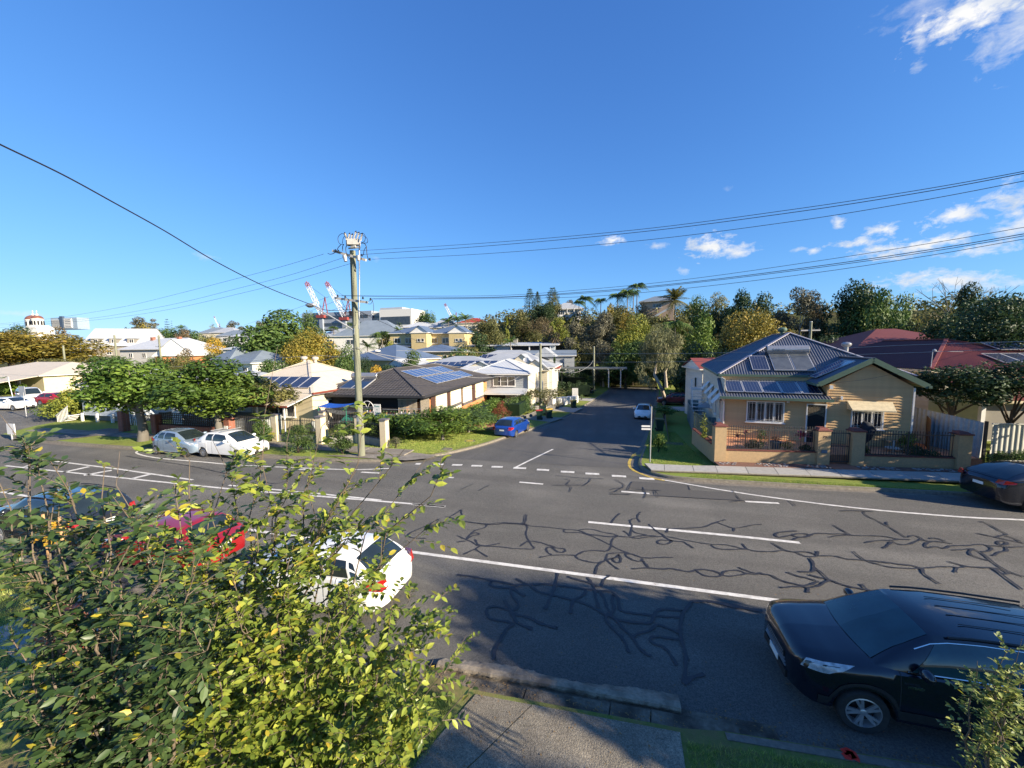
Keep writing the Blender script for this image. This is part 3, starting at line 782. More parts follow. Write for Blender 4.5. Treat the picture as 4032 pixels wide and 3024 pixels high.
# manhole and yellow marked pit lid in the verge
for nme, lab, px_, m_ in (('pit_lid', 'round concrete pit lid sunk in the corner lawn', ([(-10.36,22.09)])[0], m_kerb), ('pit_lid', 'small yellow topped pit lid in the corner lawn near the blue car', ([(-10.05,25.27)])[0], m_yellow)):
 z = gz(*px_) + .125
 mb = MB(); mb.lathe([(0, .035), (.24, .035), (.26, .02), (.26, -.05)], 20)
 t = mb.build(nme, m_, None, loc=(px_[0], px_[1], z)); tag(t, lab, 'pit lid')
 MB().lathe([(.27, .0), (.27, .03), (.38, .03), (.39, -.02)], 20).build('surround', m_kerb, t)
# street manhole
# grass blades near the camera and tufts on the far lawns
def inpoly(P, poly):
 c = np.zeros(len(P), bool)
 for i in range(len(poly)):
  (x1, y1), (x2, y2) = poly[i][:2], poly[i - 1][:2]
  if y1 == y2: continue
  c ^= ((y1 > P[:, 1]) != (y2 > P[:, 1])) & (P[:, 0] < (x2 - x1) * (P[:, 1] - y1) / (y2 - y1) + x1)
 return c
def blades(name, m, n, area, zf, h0, h1, w, seed, poly=None):
 rn = np.random.default_rng(seed)
 pts = []
 P = np.zeros((n, 2))
 (x0, x1), (y0, y1) = area
 P[:, 0] = rn.uniform(x0, x1, n); P[:, 1] = rn.uniform(y0, y1, n)
 if poly:
  P = P[inpoly(P, poly)]; n = len(P)
 H = rn.uniform(h0, h1, n); A = rn.uniform(0, 6.283, n); L = rn.uniform(.2, .8, n) * H
 B = rn.uniform(0, 6.283, n)
 z = np.array([zf(a, b) for a, b in P])
 V = np.zeros((n, 3, 3))
 V[:, 0, 0] = P[:, 0] + np.cos(A) * w; V[:, 0, 1] = P[:, 1] + np.sin(A) * w; V[:, 0, 2] = z
 V[:, 1, 0] = P[:, 0] - np.cos(A) * w; V[:, 1, 1] = P[:, 1] - np.sin(A) * w; V[:, 1, 2] = z
 V[:, 2, 0] = P[:, 0] + np.cos(B) * L; V[:, 2, 1] = P[:, 1] + np.sin(B) * L; V[:, 2, 2] = z + H
 o = link(name, fastmesh(name, V.reshape(-1, 3), np.arange(n * 3).reshape(-1, 3), m, rn.uniform(0, 1, n)), kind='stuff')
 return tag(o, 'short grass blades covering the verge', 'grass')
m_blade = mat('grass_blade', (.24, .36, .06), .7, (.36, .38, .11), 3, tone=True, transl=.3)
blades('grass', m_blade, 42000, ((1.12, 6.5), (3.0, 6.3)), lambda x, y: .115 + .012 * max(0, 5 - y), .03, .085, .004, 1, [(1.12, 3), (6.5, 3), (6.5, 6.5), (4, 6.25), (1.75, 6.08), (1.12, 6.0)])['label'] = 'short grass blades on the verge beside the near driveway'
blades('grass', m_blade, 26000, ((-5.6, -2.7), (3.2, 6.1)), lambda x, y: .115 + .012 * max(0, 5 - y), .04, .11, .005, 2, [(-3.2, 3.2), (-2.4, 5.8), (-5.6, 5.9), (-5.6, 3.2)])['label'] = 'rough grass under the large near shrub'
blades('grass', m_blade, 30000, ((-20, -7), (3.5, 6.5)), lambda x, y: .115 + .012 * max(0, 5 - y), .04, .12, .008, 3)['label'] = 'sunlit grass of the near verge on the far left'
def lz(x, y): return gz(x, y) + .12
o = blades('grass', m_blade, 36000, ((3.4, 16), (19.55, 20.2)), lz, .02, .06, .006, 5, [(3.4, 19.5), (8.5, 19.75), (16, 20.4), (16, 21.4), (9, 20.7), (4, 20.15)]); o['label'] = 'narrow grass strip between far kerb and footpath'
o = blades('grass', m_blade, 50000, ((2.0, 4.8), (21.3, 34)), lz, .03, .07, .008, 6, blockR); o['label'] = 'mown grass of the verge beside house number 79'
o = blades('grass', m_blade, 50000, ((-16, -8.8), (20.6, 30)), lz, .03, .08, .008, 7, [(-9.3, 30), (-9.3, 26), (-9.2, 24.5), (-10.7, 20.7), (-13, 19.0), (-16, 21), (-16, 30)]); o['label'] = 'mown grass of the corner verge before the orange brick house'

# ---------------------------------------------------------------- foliage
def leafcloud(centers, radii, n, size, seed, droop=0.0, flat=.75, aspect=.5):
 """n rhombus leaves spread through clumps: returns vertices, quads, tone"""
 rn = np.random.default_rng(seed)
 C = np.asarray(centers, float); Rr = np.asarray(radii, float)
 w = Rr ** 2; w /= w.sum()
 ci = rn.choice(len(C), n, p=w)
 d = rn.normal(size=(n, 3)); d /= np.linalg.norm(d, axis=1)[:, None]
 r = rn.uniform(.25, 1, n) ** .45
 P = C[ci] + d * (r * Rr[ci])[:, None] * np.array([1, 1, flat])
 nrm = d * .7 + rn.normal(size=(n, 3)) * .55 + np.array([0, 0, .45])
 nrm /= np.linalg.norm(nrm, axis=1)[:, None]
 t = rn.normal(size=(n, 3)); t[:, 2] -= droop * 4
 t -= nrm * (t * nrm).sum(1)[:, None]; t /= np.linalg.norm(t, axis=1)[:, None] + 1e-9
 b = np.cross(nrm, t)
 s = size * rn.uniform(.6, 1.35, n)
 V = np.zeros((n, 4, 3))
 V[:, 0] = P - t * s[:, None] * .5
 V[:, 1] = P + b * (s * aspect * .5)[:, None] + nrm * (s * .06)[:, None]
 V[:, 2] = P + t * s[:, None] * .5
 V[:, 3] = P - b * (s * aspect * .5)[:, None] + nrm * (s * .06)[:, None]
 ct = rn.uniform(0, 1, len(C))
 tone = np.clip(ct[ci] * .55 + rn.uniform(0, .45, n), 0, 1)
 return V.reshape(-1, 3), np.arange(n * 4).reshape(-1, 4), tone
def crown_shape(kind, seed):
 """clump centres and radii in a unit crown: x,y within +-.5, z from 0 (base) to 1 (top)"""
 rn = random.Random(seed)
 C, Q = [], []
 if kind in ('broad', 'oval', 'gum', 'airy', 'spread'):
  n = {'broad': 40, 'oval': 38, 'gum': 26, 'airy': 28, 'spread': 44}[kind]
  r0 = {'broad': .185, 'oval': .18, 'gum': .13, 'airy': .145, 'spread': .15}[kind]
  while len(C) < n:
   x, y, z = (rn.uniform(-1, 1) for _ in range(3))
   q = x * x + y * y + z * z
   if q > 1 or q < (.12 if kind != 'gum' else .3):
    continue
   if kind == 'spread' and z < -.3: continue
   h = .5 + .40 * z
   rr = r0 * rn.uniform(.4, 1.4)
   taper = 1 - .35 * max(0, z) if kind != 'spread' else 1
   C.append((x * .40 * taper, y * .40 * taper, h)); Q.append(rr)
 elif kind == 'cone':
  for i in range(46):
   h = rn.uniform(.08, .97); a = rn.uniform(0, 6.28); r = (1 - h) * .42 * rn.uniform(.5, 1)
   C.append((math.cos(a) * r, math.sin(a) * r, h)); Q.append(.05 + .09 * (1 - h))
 elif kind == 'bush':
  for i in range(26):
   a = rn.uniform(0, 6.28); r = rn.uniform(0, .36); h = rn.uniform(.15, .85 - r * .5)
   C.append((math.cos(a) * r, math.sin(a) * r, h)); Q.append(rn.uniform(.13, .2))
 return C, Q
CROWNS = {}
m_bark = mat('bark', (.12, .095, .07), .95, (.06, .048, .036), 5, bump=1, bscale=18, stretch=(1, 1, .35), spec=.1)
m_barkp = mat('pale_bark', (.50, .44, .35), .85, (.30, .24, .18), 4, bump=.5, bscale=16, stretch=(1, 1, .4), spec=.15)
m_barkg = mat('grey_bark', (.20, .185, .16), .9, (.11, .10, .085), 5, bump=.8, bscale=18, stretch=(1, 1, .35), spec=.1)
def leafm(name, c, c2, tr=.22, rough=.6):
 return mat(name, c, rough, c2, 1.2, tone=True, rnd=.16, transl=tr, spec=.35)
L_ = {
 'green': leafm('leaf_green', (0.081, 0.132, 0.027), (0.049, 0.092, 0.022)),
 'bright': leafm('leaf_bright', (0.128, 0.196, 0.027), (0.074, 0.135, 0.024)),
 'dark': leafm('leaf_dark', (0.041, 0.074, 0.024), (0.024, 0.049, 0.019)),
 'olive': leafm('leaf_olive', (0.155, 0.151, 0.041), (0.095, 0.101, 0.032)),
 'yellow': leafm('leaf_yellow', (0.285, 0.225, 0.034), (0.203, 0.162, 0.030)),
 'gold': leafm('leaf_gold', (0.513, 0.311, 0.027), (0.324, 0.230, 0.027)),
 'lime': leafm('leaf_lime', (0.230, 0.236, 0.030), (0.135, 0.169, 0.027)),
 'grey': leafm('leaf_grey', (0.142, 0.135, 0.084), (0.088, 0.089, 0.057)),
 'brown': leafm('leaf_brown', (0.169, 0.128, 0.065), (0.108, 0.089, 0.049)),
 'red': leafm('leaf_red', (0.284, 0.061, 0.041), (0.149, 0.068, 0.034)),
 'pale': leafm('leaf_pale', (0.230, 0.230, 0.115), (0.149, 0.162, 0.074)),
}
def crown_mesh(kind, tint, seed, n, size, droop=0, aspect=.5, lift=0):
 key = (kind, tint, seed, n, size)
 if key not in CROWNS:
  C, Q = crown_shape(kind, seed)
  V, F, t = leafcloud(C, Q, n, size, seed, droop, .8, aspect)
  CROWNS[key] = (fastmesh('crown', V, F, L_[tint], t), C)
 return CROWNS[key]
TRUNKS = {}
def trunk_mesh(kind, seed, m, C, forks=7, lean=0.0, r=.028):
 key = (kind, seed, m.name, forks, lean)
 if key not in TRUNKS:
  rn = random.Random(seed)
  mb = MB()
  top = Vector((lean, 0, .45))
  mb.tube([(0, 0, -.02), (.01 + lean * .3, 0, .15), (lean * .7, .01, .32), top], [r * 1.35, r, r * .85, r * .6], 8)
  for c in rn.sample(C, min(forks, len(C))):
   c = Vector(c)
   c.z = .30 + c.z * .7
   b = Vector((lean * .6, 0, .22 + rn.uniform(0, .2)))
   mid = b.lerp(c, .5) + Vector((rn.uniform(-.03, .03), rn.uniform(-.03, .03), .03))
   mb.tube([b, mid, c], [r * .55, r * .35, r * .12], 6)
  TRUNKS[key] = mb.mesh('trunk', m, 60)
 return TRUNKS[key]
def tree(name, label, x, y, ztop, width, kind='broad', tint='green', seed=1, n=2600, size=.05, bark=None, base=None, trunkfrac=.3, group=None, droop=0, aspect=.5, forks=7, lean=0, cat='tree', rz=None, r=.028):
 """tree of total height from the ground to ztop; crown from trunkfrac of the height to the top"""
 zb = gz(x, y) + .1 if base is None else base
 h = max(1.0, ztop - zb)
 t = thing(name, label, cat, (x, y, zb), (seed * 1.3) % 6.28 if rz is None else rz, group)
 me, C = crown_mesh(kind, tint, seed % 5, n, size, droop, aspect)
 link('crown', me, t, (lean * width, 0, h * trunkfrac), scale=(width * 1.12, width * 1.12, h * (1 - trunkfrac) * 1.03))
 link('trunk', trunk_mesh(kind, seed % 5, bark or m_bark, C, forks, lean, r), t, scale=(width, width, h))
 return t
PALM = {}
def palm_meshes(kind):
 if kind in PALM: return PALM[kind]
 rn = random.Random(len(kind))
 V, F, T = [], [], []
 nf = {'queen': 17, 'date': 34, 'bangalow': 13}[kind]
 Lf = 1.0
 for i in range(nf):
  a = 6.283 * i / nf * 2.4 + rn.uniform(-.2, .2)
  el = rn.uniform(-.1, 1.25) if kind != 'date' else rn.uniform(-.5, 1.35)
  sag = {'queen': 1.25, 'date': .55, 'bangalow': .8}[kind] * rn.uniform(.8, 1.2)
  d = Vector((math.cos(a), math.sin(a), 0))
  side = Vector((-d.y, d.x, 0))
  pts = []
  for k in range(9):
   s = k / 8
   pts.append(d * (math.cos(el) * s * Lf) + Vector((0, 0, math.sin(el) * s - sag * s * s * .62)))
  for k in range(1, 9):
   p = pts[k]; q = pts[k - 1]
   fw = (p - q)
   for sg in (-1, 1):
    for j in range(2):
     o = q.lerp(p, (j + .5) / 2)
     ll = .20 * math.sin(min(1, (k + .6) / 9) * 3.0) + .05
     hang = .5 if kind != 'queen' else 1.2
     tip = o + side * (sg * ll) + fw * .9 + Vector((0, 0, -ll * hang * rn.uniform(.7, 1.3)))
     n0 = len(V)
     wd = fw.normalized() * .022
     V += [tuple(o - wd), tuple(o + wd), tuple(tip)]
     F.append((n0, n0 + 1, n0 + 2)); T.append(rn.uniform(.2, 1))
 me = fastmesh('fronds', V, F, L_['green'] if kind != 'date' else L_['olive'], T)
 PALM[kind] = me
 return me
def palm(label, x, y, ztop, spread, kind='queen', base=None, tr=.14, group=None):
 zb = gz(x, y) + .1 if base is None else base
 hc = ztop - spread * .30
 t = thing('palm_tree', label, 'palm tree', (x, y, zb), (x * 7.3) % 6.28, group)
 link('fronds', palm_meshes(kind), t, (0, 0, hc - zb), scale=(spread * .56,) * 3)
 MB().tube([(0, 0, -.1), (.05, 0, (hc - zb) * .5), (0, 0, hc - zb + .1)], [tr * 1.3, tr, tr * .8], 8).build('trunk', m_barkg, t, smooth=60)
 return t
def pine(label, x, y, ztop, w, kind='bunya', base=None):
 zb = gz(x, y) + .1 if base is None else base
 h = ztop - zb
 t = thing('pine_tree', label, 'pine tree', (x, y, zb))
 rn = random.Random(int(x * 10))
 C, Q = [], []
 tiers = 11 if kind == 'bunya' else 16
 for i in range(tiers):
  f = i / (tiers - 1)
  z = h * (.30 + .70 * f)
  rr = w / 2 * (1 - f) ** .75 * rn.uniform(.8, 1.1) if kind != 'bunya' else w / 2 * (1 - f * .75) * rn.uniform(.65, 1.1)
  k = 7 if i < tiers - 2 else 4
  for j in range(k):
   a = j * 6.28 / k + i
   for s in ((1.0, .7) if kind == 'bunya' else (1.0, .65, .35)):
    C.append((math.cos(a) * rr * s, math.sin(a) * rr * s, z - (.05 * h * s if kind != 'bunya' else -.02 * h * s)))
    Q.append((w * .06 if kind != 'bunya' else w * .085) * rn.uniform(.8, 1.2))
 V, F, tt = leafcloud(C, Q, 3600, w * .045, int(abs(x)), 0, .6, .35)
 link('foliage', fastmesh('foliage', V, F, L_['dark'], tt), t)
 MB().tube([(0, 0, 0), (0, 0, h)], [w * .035, .03], 7).build('trunk', m_bark, t, smooth=60)
 return t
def bare_tree(label, x, y, ztop, w, seed=1, bark=None, name='dead_tree'):
 zb = gz(x, y) + .1
 h = ztop - zb
 t = thing(name, label, 'tree', (x, y, zb))
 rn = random.Random(seed)
 mb = MB()
 def grow(p, d, L, r, k):
  q = p + d * L
  mb.tube([p, p.lerp(q, .5) + Vector((rn.uniform(-.04, .04), 0, 0)) * L, q], [r, r * .8, r * .6], 5, False)
  if k == 0: return
  for _ in range(3 if k > 1 else 2):
   nd_ = (d + Vector((rn.uniform(-.8, .8), rn.uniform(-.8, .8), rn.uniform(-.1, .5)))).normalized()
   grow(q, nd_, L * rn.uniform(.5, .75), r * .55, k - 1)
 grow(Vector((0, 0, 0)), Vector((.05, 0, 1)).normalized(), h * .45, .22, 4)
 mb.build('trunk', bark or m_barkg, t, smooth=60)
 return t
def bush(name, label, x, y, w, h, tint='green', seed=1, n=1800, leaf=.11, kind='bush', cat='shrub', base=None, group=None, aspect=.5, trunks=True, depth=None, rz=0):
 zb = gz(x, y) + .12 if base is None else base
 t = thing(name, label, cat, (x, y, zb), rz, group)
 C, Q = crown_shape(kind, seed)
 d = depth or w
 C = [(a * w * 1.05, b * d * 1.05, c * h) for a, b, c in C]
 Q = [q * (w + d + h) / 3 for q in Q]
 V, F, tt = leafcloud(C, Q, n, leaf, seed, .1, .8, aspect)
 V[:, 2] = np.maximum(V[:, 2], .02)
 link('foliage', fastmesh('foliage', V, F, L_[tint], tt), t)
 if trunks:
  mb = MB(); rn = random.Random(seed)
  for k in range(4):
   c = C[rn.randrange(len(C))]
   mb.tube([(rn.uniform(-.05, .05), rn.uniform(-.05, .05), -.05), (c[0] * .4, c[1] * .4, c[2] * .5), c], [.035, .025, .01], 5)
  mb.build('stem', m_bark, t, smooth=60)
 return t
def hedge(label, pts, h, w, tint, seed, n, leaf=.09, z0=None):
 t = thing('hedge', label, 'hedge', (pts[0][0], pts[0][1], gz(*pts[0]) + .12 if z0 is None else z0))
 rn = random.Random(seed); C, Q = [], []
 for p in dense(pts, .35):
  for _ in range(3):
   C.append((p[0] - pts[0][0] + rn.uniform(-w / 2, w / 2) * .7, p[1] - pts[0][1] + rn.uniform(-w / 2, w / 2) * .7, rn.uniform(.15, .85) * h)); Q.append(min(w, h) * .36)
 V, F, tt = leafcloud(C, Q, int(n * 1.8), leaf * 1.25, seed, 0, .9)
 V[:, 2] = np.clip(V[:, 2], .02, h * 1.02)
 link('foliage', fastmesh('foliage', V, F, L_[tint], tt), t)
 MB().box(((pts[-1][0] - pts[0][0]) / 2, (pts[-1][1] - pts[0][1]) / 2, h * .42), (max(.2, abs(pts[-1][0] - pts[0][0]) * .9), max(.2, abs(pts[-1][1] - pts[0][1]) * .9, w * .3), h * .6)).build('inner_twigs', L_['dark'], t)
 return t

# ---------------------------------------------------------------- cars
m_tyre = mat('tyre_rubber', (.018, .018, .018), .85, (.03, .03, .03), 12)
m_rim = mat('alloy', (.55, .55, .56), .3, (.45, .45, .46), 8, metal=.85)
m_rimd = mat('dark_alloy', (.55, .55, .56), .3, (.4, .4, .41), 8, metal=.6)
m_black = mat('black_plastic', (.015, .015, .016), .6, (.024, .024, .024), 8)
m_glass = glassmat('car_glass', (.012, .018, .020))
m_glassb = glassmat('car_glass_green', (.012, .040, .048))
m_red = mat('tail_lamp', (.36, .010, .008), .15, (.20, .008, .006), 18, coat=1)
m_lamp = mat('head_lamp', (.62, .66, .70), .12, (.22, .24, .26), 9, coat=1)
m_chrome = mat('chrome', (.75, .75, .76), .15, (.6, .6, .6), 5, metal=1)
m_plate = mat('number_plate', (.80, .80, .76), .5, (.7, .7, .66), 5)
m_dkred = mat('plate_lettering', (.25, .03, .03), .5)
def paint(name, c, rough=.28, metal=0.0):
 return mat('paint_' + name, c, rough, tuple(x * .9 for x in c), 3, metal=metal, coat=1.0)
def lerp_tab(tab, s):
 if s <= tab[0][0]: return tab[0][1]
 for (a, va), (b, vb) in zip(tab[:-1], tab[1:]):
  if s <= b:
   t = (s - a) / (b - a)
   t = t * t * (3 - 2 * t) * .5 + t * .5
   return va + (vb - va) * t
 return tab[-1][1]
def wheel_meshes(r, style):
 mb = MB()
 tw = .215
 mb.lathe([(r * .70, -tw * .42), (r * .93, -tw / 2), (r, -tw * .36), (r, tw * .36), (r * .93, tw / 2), (r * .70, tw * .45)], 30)
 tyre = mb.mesh('tyre', m_tyre, 40)
 mb = MB()
 rr = r * .70
 mb.lathe([(rr, -tw * .42), (rr, tw * .44), (rr * .93, tw * .47), (rr * .90, tw * .30), (rr * .86, -tw * .2)], 30)
 mb.lathe([(.055, tw * .1), (.055, tw * .40), (.04, tw * .44), (0, tw * .44)], 12)
 ns = 5 if style != 'cap' else 9
 for i in range(ns):
  a = 6.283 * i / ns
  if style == 'five':
   for da in (-.17, .17):
    p = (math.cos(a + da) * rr * .93, math.sin(a + da) * rr * .93, tw * .40)
    q = (math.cos(a + da * .5) * .045, math.sin(a + da * .5) * .045, tw * .33)
    mb.bar(q, p, .042, .03)
  else:
   mb.bar((math.cos(a) * .04, math.sin(a) * .04, tw * .34), (math.cos(a) * rr * .93, math.sin(a) * rr * .93, tw * .40), .05, .03)
 rim = mb.mesh('rim', m_rimd if style == 'five' else m_rim, 40)
 disc = MB().lathe([(0, -tw * .1), (rr * .88, -tw * .1)], 24).mesh('brake_disc', m_black)
 return tyre, rim, disc
def car(name, label, loc, rz, pm, L, W, H, wb, fo, tops, roof, r=.32, style='cap', group=None, suv=False, rear='hatch', glass=None, cat='car', plate=None, wstyle=None):
 """tops: [(s, z)] top line of the body behind the nose; roof: a (screen base), b, c, d (rear glass base) measured from the front"""
 t = thing(name, label, cat, loc, rz, group)
 glass = glass or m_glass
 a, b, c, d = roof
 wt = [(0, .62), (.06, .74), (.16, .86), (.38, .945), (.85, .99), (1.3, 1.0), (L - 1.1, 1.0), (L - .5, .965), (L - .18, .885), (L - .04, .79), (L, .66)]
 g = .30 if suv else .24
 sw = (fo, fo + wb)
 Ra = r + (.065 if suv else .045)
 S = sorted(set([0, .03, .08, .16, .27, .4] + list(np.linspace(.5, L - .5, 26)) + [L - .38, L - .26, L - .15, L - .07, L - .02, L] + [w_ + Ra * math.cos(k * math.pi / 10) for w_ in sw for k in range(11)] + [w_ + Ra * 1.04 * s_ for w_ in sw for s_ in (-1, 1)]))
 def secpts(s):
  w = W / 2 * lerp_tab(wt, s)
  z = lerp_tab(tops, s)
  zb = g + .10 * max(0, 1 - s / .25) + .14 * max(0, 1 - (L - s) / .3)
  za = zb
  for w_ in sw:
   if abs(s - w_) < Ra:
    za = max(za, r + math.sqrt(max(0, Ra * Ra - (s - w_) ** 2)))
  arch = za > zb + .001
  wi = w * (.72 if arch else .9)
  z3 = za + (z - za) * .35
  z4 = za + (z - za) * .68
  return [(0, zb if not arch else za), (wi, za), (w * (1.0 if arch else .965), za + (0 if arch else .02)), (w * 1.0, z3), (w * .995, z4), (w * .965, z - .07), (w * .90, z - .022), (w * .62, z + .012), (0, z + .028)]
 nk = 9
 def P(s, k, off=0.0, sg=1):
  def at(s, k):
   i = min(nk - 2, int(k)); f = k - i
   q = secpts(min(max(s, 0), L))
   y = q[i][0] + (q[i + 1][0] - q[i][0]) * f
   z = q[i][1] + (q[i + 1][1] - q[i][1]) * f
   return Vector((L / 2 - s, y * 1.0, z))
  p = at(s, k)
  if off:
   ds = at(min(s + .02, L), k) - at(max(s - .02, 0), k)
   dk = at(s, min(k + .05, nk - 1)) - at(s, max(k - .05, 0))
   n_ = ds.cross(dk)
   if n_.length > 1e-9:
    n_.normalize()
    if n_.dot(Vector((0 if k < 7 else 0, 1 if k < 6.5 else 0, .6))) < 0: n_ = -n_
    p = p + n_ * off
  return Vector((p.x, p.y * sg, p.z))
 mb = MB()
 vs = []
 for s in S:
  q = secpts(s)
  ring = [(L / 2 - s, -y, z) for y, z in q[::-1]] + [(L / 2 - s, y, z) for y, z in q[1:]]
  vs += ring
 m_ = 2 * nk - 1
 fs = [(i * m_ + j, i * m_ + j + 1, (i + 1) * m_ + j + 1, (i + 1) * m_ + j) for i in range(len(S) - 1) for j in range(m_ - 1)]
 fs.append(tuple(range(m_))[::-1]); fs.append(tuple((len(S) - 1) * m_ + j for j in range(m_)))
 mb.add(vs, fs)
 body = mb.build('body', pm, t, smooth=38, recalc=True)
 MB().box((0, 0, g + .12), (L * .9, W * .66, .2)).build('underbody', m_black, t)
 for w_ in sw:
  MB().box((L / 2 - w_, 0, r + .12), (Ra * 1.9, W * .70, r * 1.1)).build('wheel_well', m_black, t)
 # cabin
 zt = H
 def cab(s):
  bz = lerp_tab(tops, s) - .03
  if s <= b: f = (s - a) / (b - a)
  elif s <= c: f = 1.0
  else: f = max(0, (d - s) / (d - c))
  f = min(1, max(0, f))
  fz = math.sin(f * math.pi / 2) ** (.92)
  fz = f * .55 + fz * .45
  crown_ = -.05 * max(0, (b + .5 - s)) / .5 * (1 if s < b + .5 else 0) - (.03 * max(0, (s - (c - .9)) / .9))
  z = bz + (zt + crown_ - bz) * fz
  wB = W / 2 * .93 * (1 - .05 * (1 - min(1, f * 2)))
  wR = W / 2 * (.70 + (.86 - .70) * (1 - f))
  ym = wB + (wR - wB) * .42 + .035 * f
  zm = bz + (z - bz) * .5
  return [(wB, bz), (ym, zm), (wR + .012, z - .09 * f - .005), (wR * .93, z - .03 * f), (wR * .55, z + .005), (0, z + .018)]
 nc = 6
 def shift(s, y):
  k = (1 - (y / (W / 2)) ** 2)
  if s < b + .4: return s - (.16 if s < a + .4 else .10) * k * min(1, max(0, (b + .5 - s) / (b + .5 - a) * 1.2))
  if s > c - .3: return s + .07 * k * min(1, max(0, (s - c + .3) / .6))
  return s
 def CP(s, k, off=0.0, sg=1):
  i = min(nc - 2, int(k)); f = k - i
  def at(s, k):
   q = cab(s); i = min(nc - 2, int(k)); f = k - i
   y = q[i][0] + (q[i + 1][0] - q[i][0]) * f; z = q[i][1] + (q[i + 1][1] - q[i][1]) * f
   return Vector((L / 2 - shift(s, y), y, z))
  p = at(s, k)
  if off:
   n_ = (at(min(s + .03, d), k) - at(max(s - .03, a), k)).cross(at(s, min(k + .1, nc - 1)) - at(s, max(0, k - .1)))
   if n_.length > 1e-9:
    n_.normalize()
    if n_.dot(p - Vector((L / 2 - (a + d) / 2, 0, H * .55))) < 0: n_ = -n_
    p = p + n_ * off
  return Vector((p.x, p.y * sg, p.z))
 SC = list(np.linspace(a, b, 8)) + list(np.linspace(b, c, 9))[1:] + list(np.linspace(c, d, 7))[1:]
 vs = []
 for s in SC:
  vs += [CP(s, k, 0, -1) for k in range(nc - 1, 0, -1)][::-1][::-1] if False else [CP(s, k, 0, -1) for k in range(nc)] + [CP(s, k, 0, 1) for k in range(nc - 2, -1, -1)]
 m_ = 2 * nc - 1
 mb = MB()
 mb.add(vs, [(i * m_ + j, i * m_ + j + 1, (i + 1) * m_ + j + 1, (i + 1) * m_ + j) for i in range(len(SC) - 1) for j in range(m_ - 1)])
 mb.build('roof', pm, t, smooth=35, recalc=True)
 def patch(F_, name, m, s0, s1, k0, k1, ns=5, nk_=3, off=.006, sides=(-1, 1), parent=t, smooth=30, joined=False, s0b=None, s1b=None):
  mbx = MB()
  for sg in sides:
   vs = []
   for i in range(ns + 1):
    for j in range(nk_ + 1):
     u = j / nk_
     A = s0 + ((s0b if s0b is not None else s0) - s0) * u
     B = s1 + ((s1b if s1b is not None else s1) - s1) * u
     vs.append(F_(A + (B - A) * i / ns, k0 + (k1 - k0) * u, off, sg))
   mbx.add(vs, [(i * (nk_ + 1) + j, i * (nk_ + 1) + j + 1, (i + 1) * (nk_ + 1) + j + 1, (i + 1) * (nk_ + 1) + j) for i in range(ns) for j in range(nk_)])
   if not joined:
    mbx.build(name, m, parent, smooth=smooth); mbx = MB()
  if joined:
   mbx.build(name, m, parent, smooth=smooth)
 patch(CP, 'windscreen', glass, a + .04, b - .05, 3.15, nc - 1, 7, 4, .008, joined=True)
 patch(CP, 'rear_window', glass, c + .07, d - .05, 3.15, nc - 1, 5, 4, .008, joined=True)
 mid = (b + c) / 2 + .12
 patch(CP, 'side_window', glass, a + .42, mid - .06, .12, 1.93, 8, 4, .007, s0b=b - .02)
 patch(CP, 'side_window', glass, mid + .02, c + (.05 if rear != 'sedan' else -.05), .12, 1.93, 7, 4, .007, s1b=c - .12)
 if rear != 'sedan':
  patch(CP, 'quarter_window', glass, c + .13, min(d - .22, c + .5), .2, 1.8, 4, 3, .007, s0b=c - .04, s1b=c + .08)
 # doors: dark shut lines, handles, lamps
 for s_ in (a + .25, mid, (fo + wb - Ra * .75)):
  patch(P, 'door_seam', m_black, s_, s_ + .014, 2.2, 5.9, 1, 8, .003)
 for s_ in (a + 1.18, mid + .95):
  for sg in (-1, 1):
   q = P(min(s_, L - .9), 4.75, .03, sg); MB().box(q, (.17, .03, .028)).build('door_handle', pm if not suv else m_black, t)
 for sg in (-1, 1):
  q = CP(a + .52, .12, .10, sg)
  mbm = MB(); mbm.ico(q + Vector((0, sg * .06, .06)), .115, 2, (.7, 1.15, .8))
  mbm.build('wing_mirror', pm, t, smooth=60)
 patch(P, 'headlight', m_lamp, .10, .62, 4.35, 5.7, 6, 3, .008, s0b=.17, s1b=.80)
 zl = lerp_tab(tops, L - .3)
 for sg in (-1, 1):
  tm = MB(); hh = .16 if rear != 'sedan' else .11
  tm.add([(-L / 2 + x_, sg * (W / 2 - y_), zl + z_) for x_, y_, z_ in ((-.015, .36, -hh * 1.5), (.02, .13, -hh * 1.5), (.30, -.012, -hh), (.36, .0, -.06), (.10, .11, .0), (.02, .30, -.0), (.12, .3, -hh))],
               ((0, 1, 4, 5), (1, 2, 3, 4), (0, 6, 2, 1), (5, 4, 3, 6), (0, 5, 6), (2, 6, 3)))
  tm.build('tail_light', m_red, t)
 def wheelset():
  ty, ri, di = wheel_meshes(r, wstyle or ('five' if suv else 'cap'))
  for s_ in sw:
   for sg in (-1, 1):
    w = link('wheel', ty, t, (L / 2 - s_, sg * (W / 2 - .115), r))
    w.rotation_euler = (R(-90 * sg), 0, 0)
    link('rim', ri, w); link('brake_disc', di, w)
 wheelset()
 zf = lerp_tab(tops, 0)
 MB().box((L / 2 + .005, 0, zf - .16), (.03, W * .40, .12)).build('grille', m_black, t)
 MB().box((L / 2 + .012, 0, g + .16), (.03, W * .52, .13)).build('lower_grille', m_black, t)
 for x_, rzp in ((L / 2 + .03, 1), (-L / 2 - .012, -1)):
  zz_ = (g + .22) if rzp > 0 else (lerp_tab(tops, L) - .16)
  pl = MB().box((x_, 0, zz_), (.012, .37, .11)).build('number_plate', m_plate, t)
  if plate and (rzp < 0):
   text(plate, .095, m_dkred, pl, (x_ - .008, 0, zz_), (R(90), 0, R(-90)), 'lettering', .002)
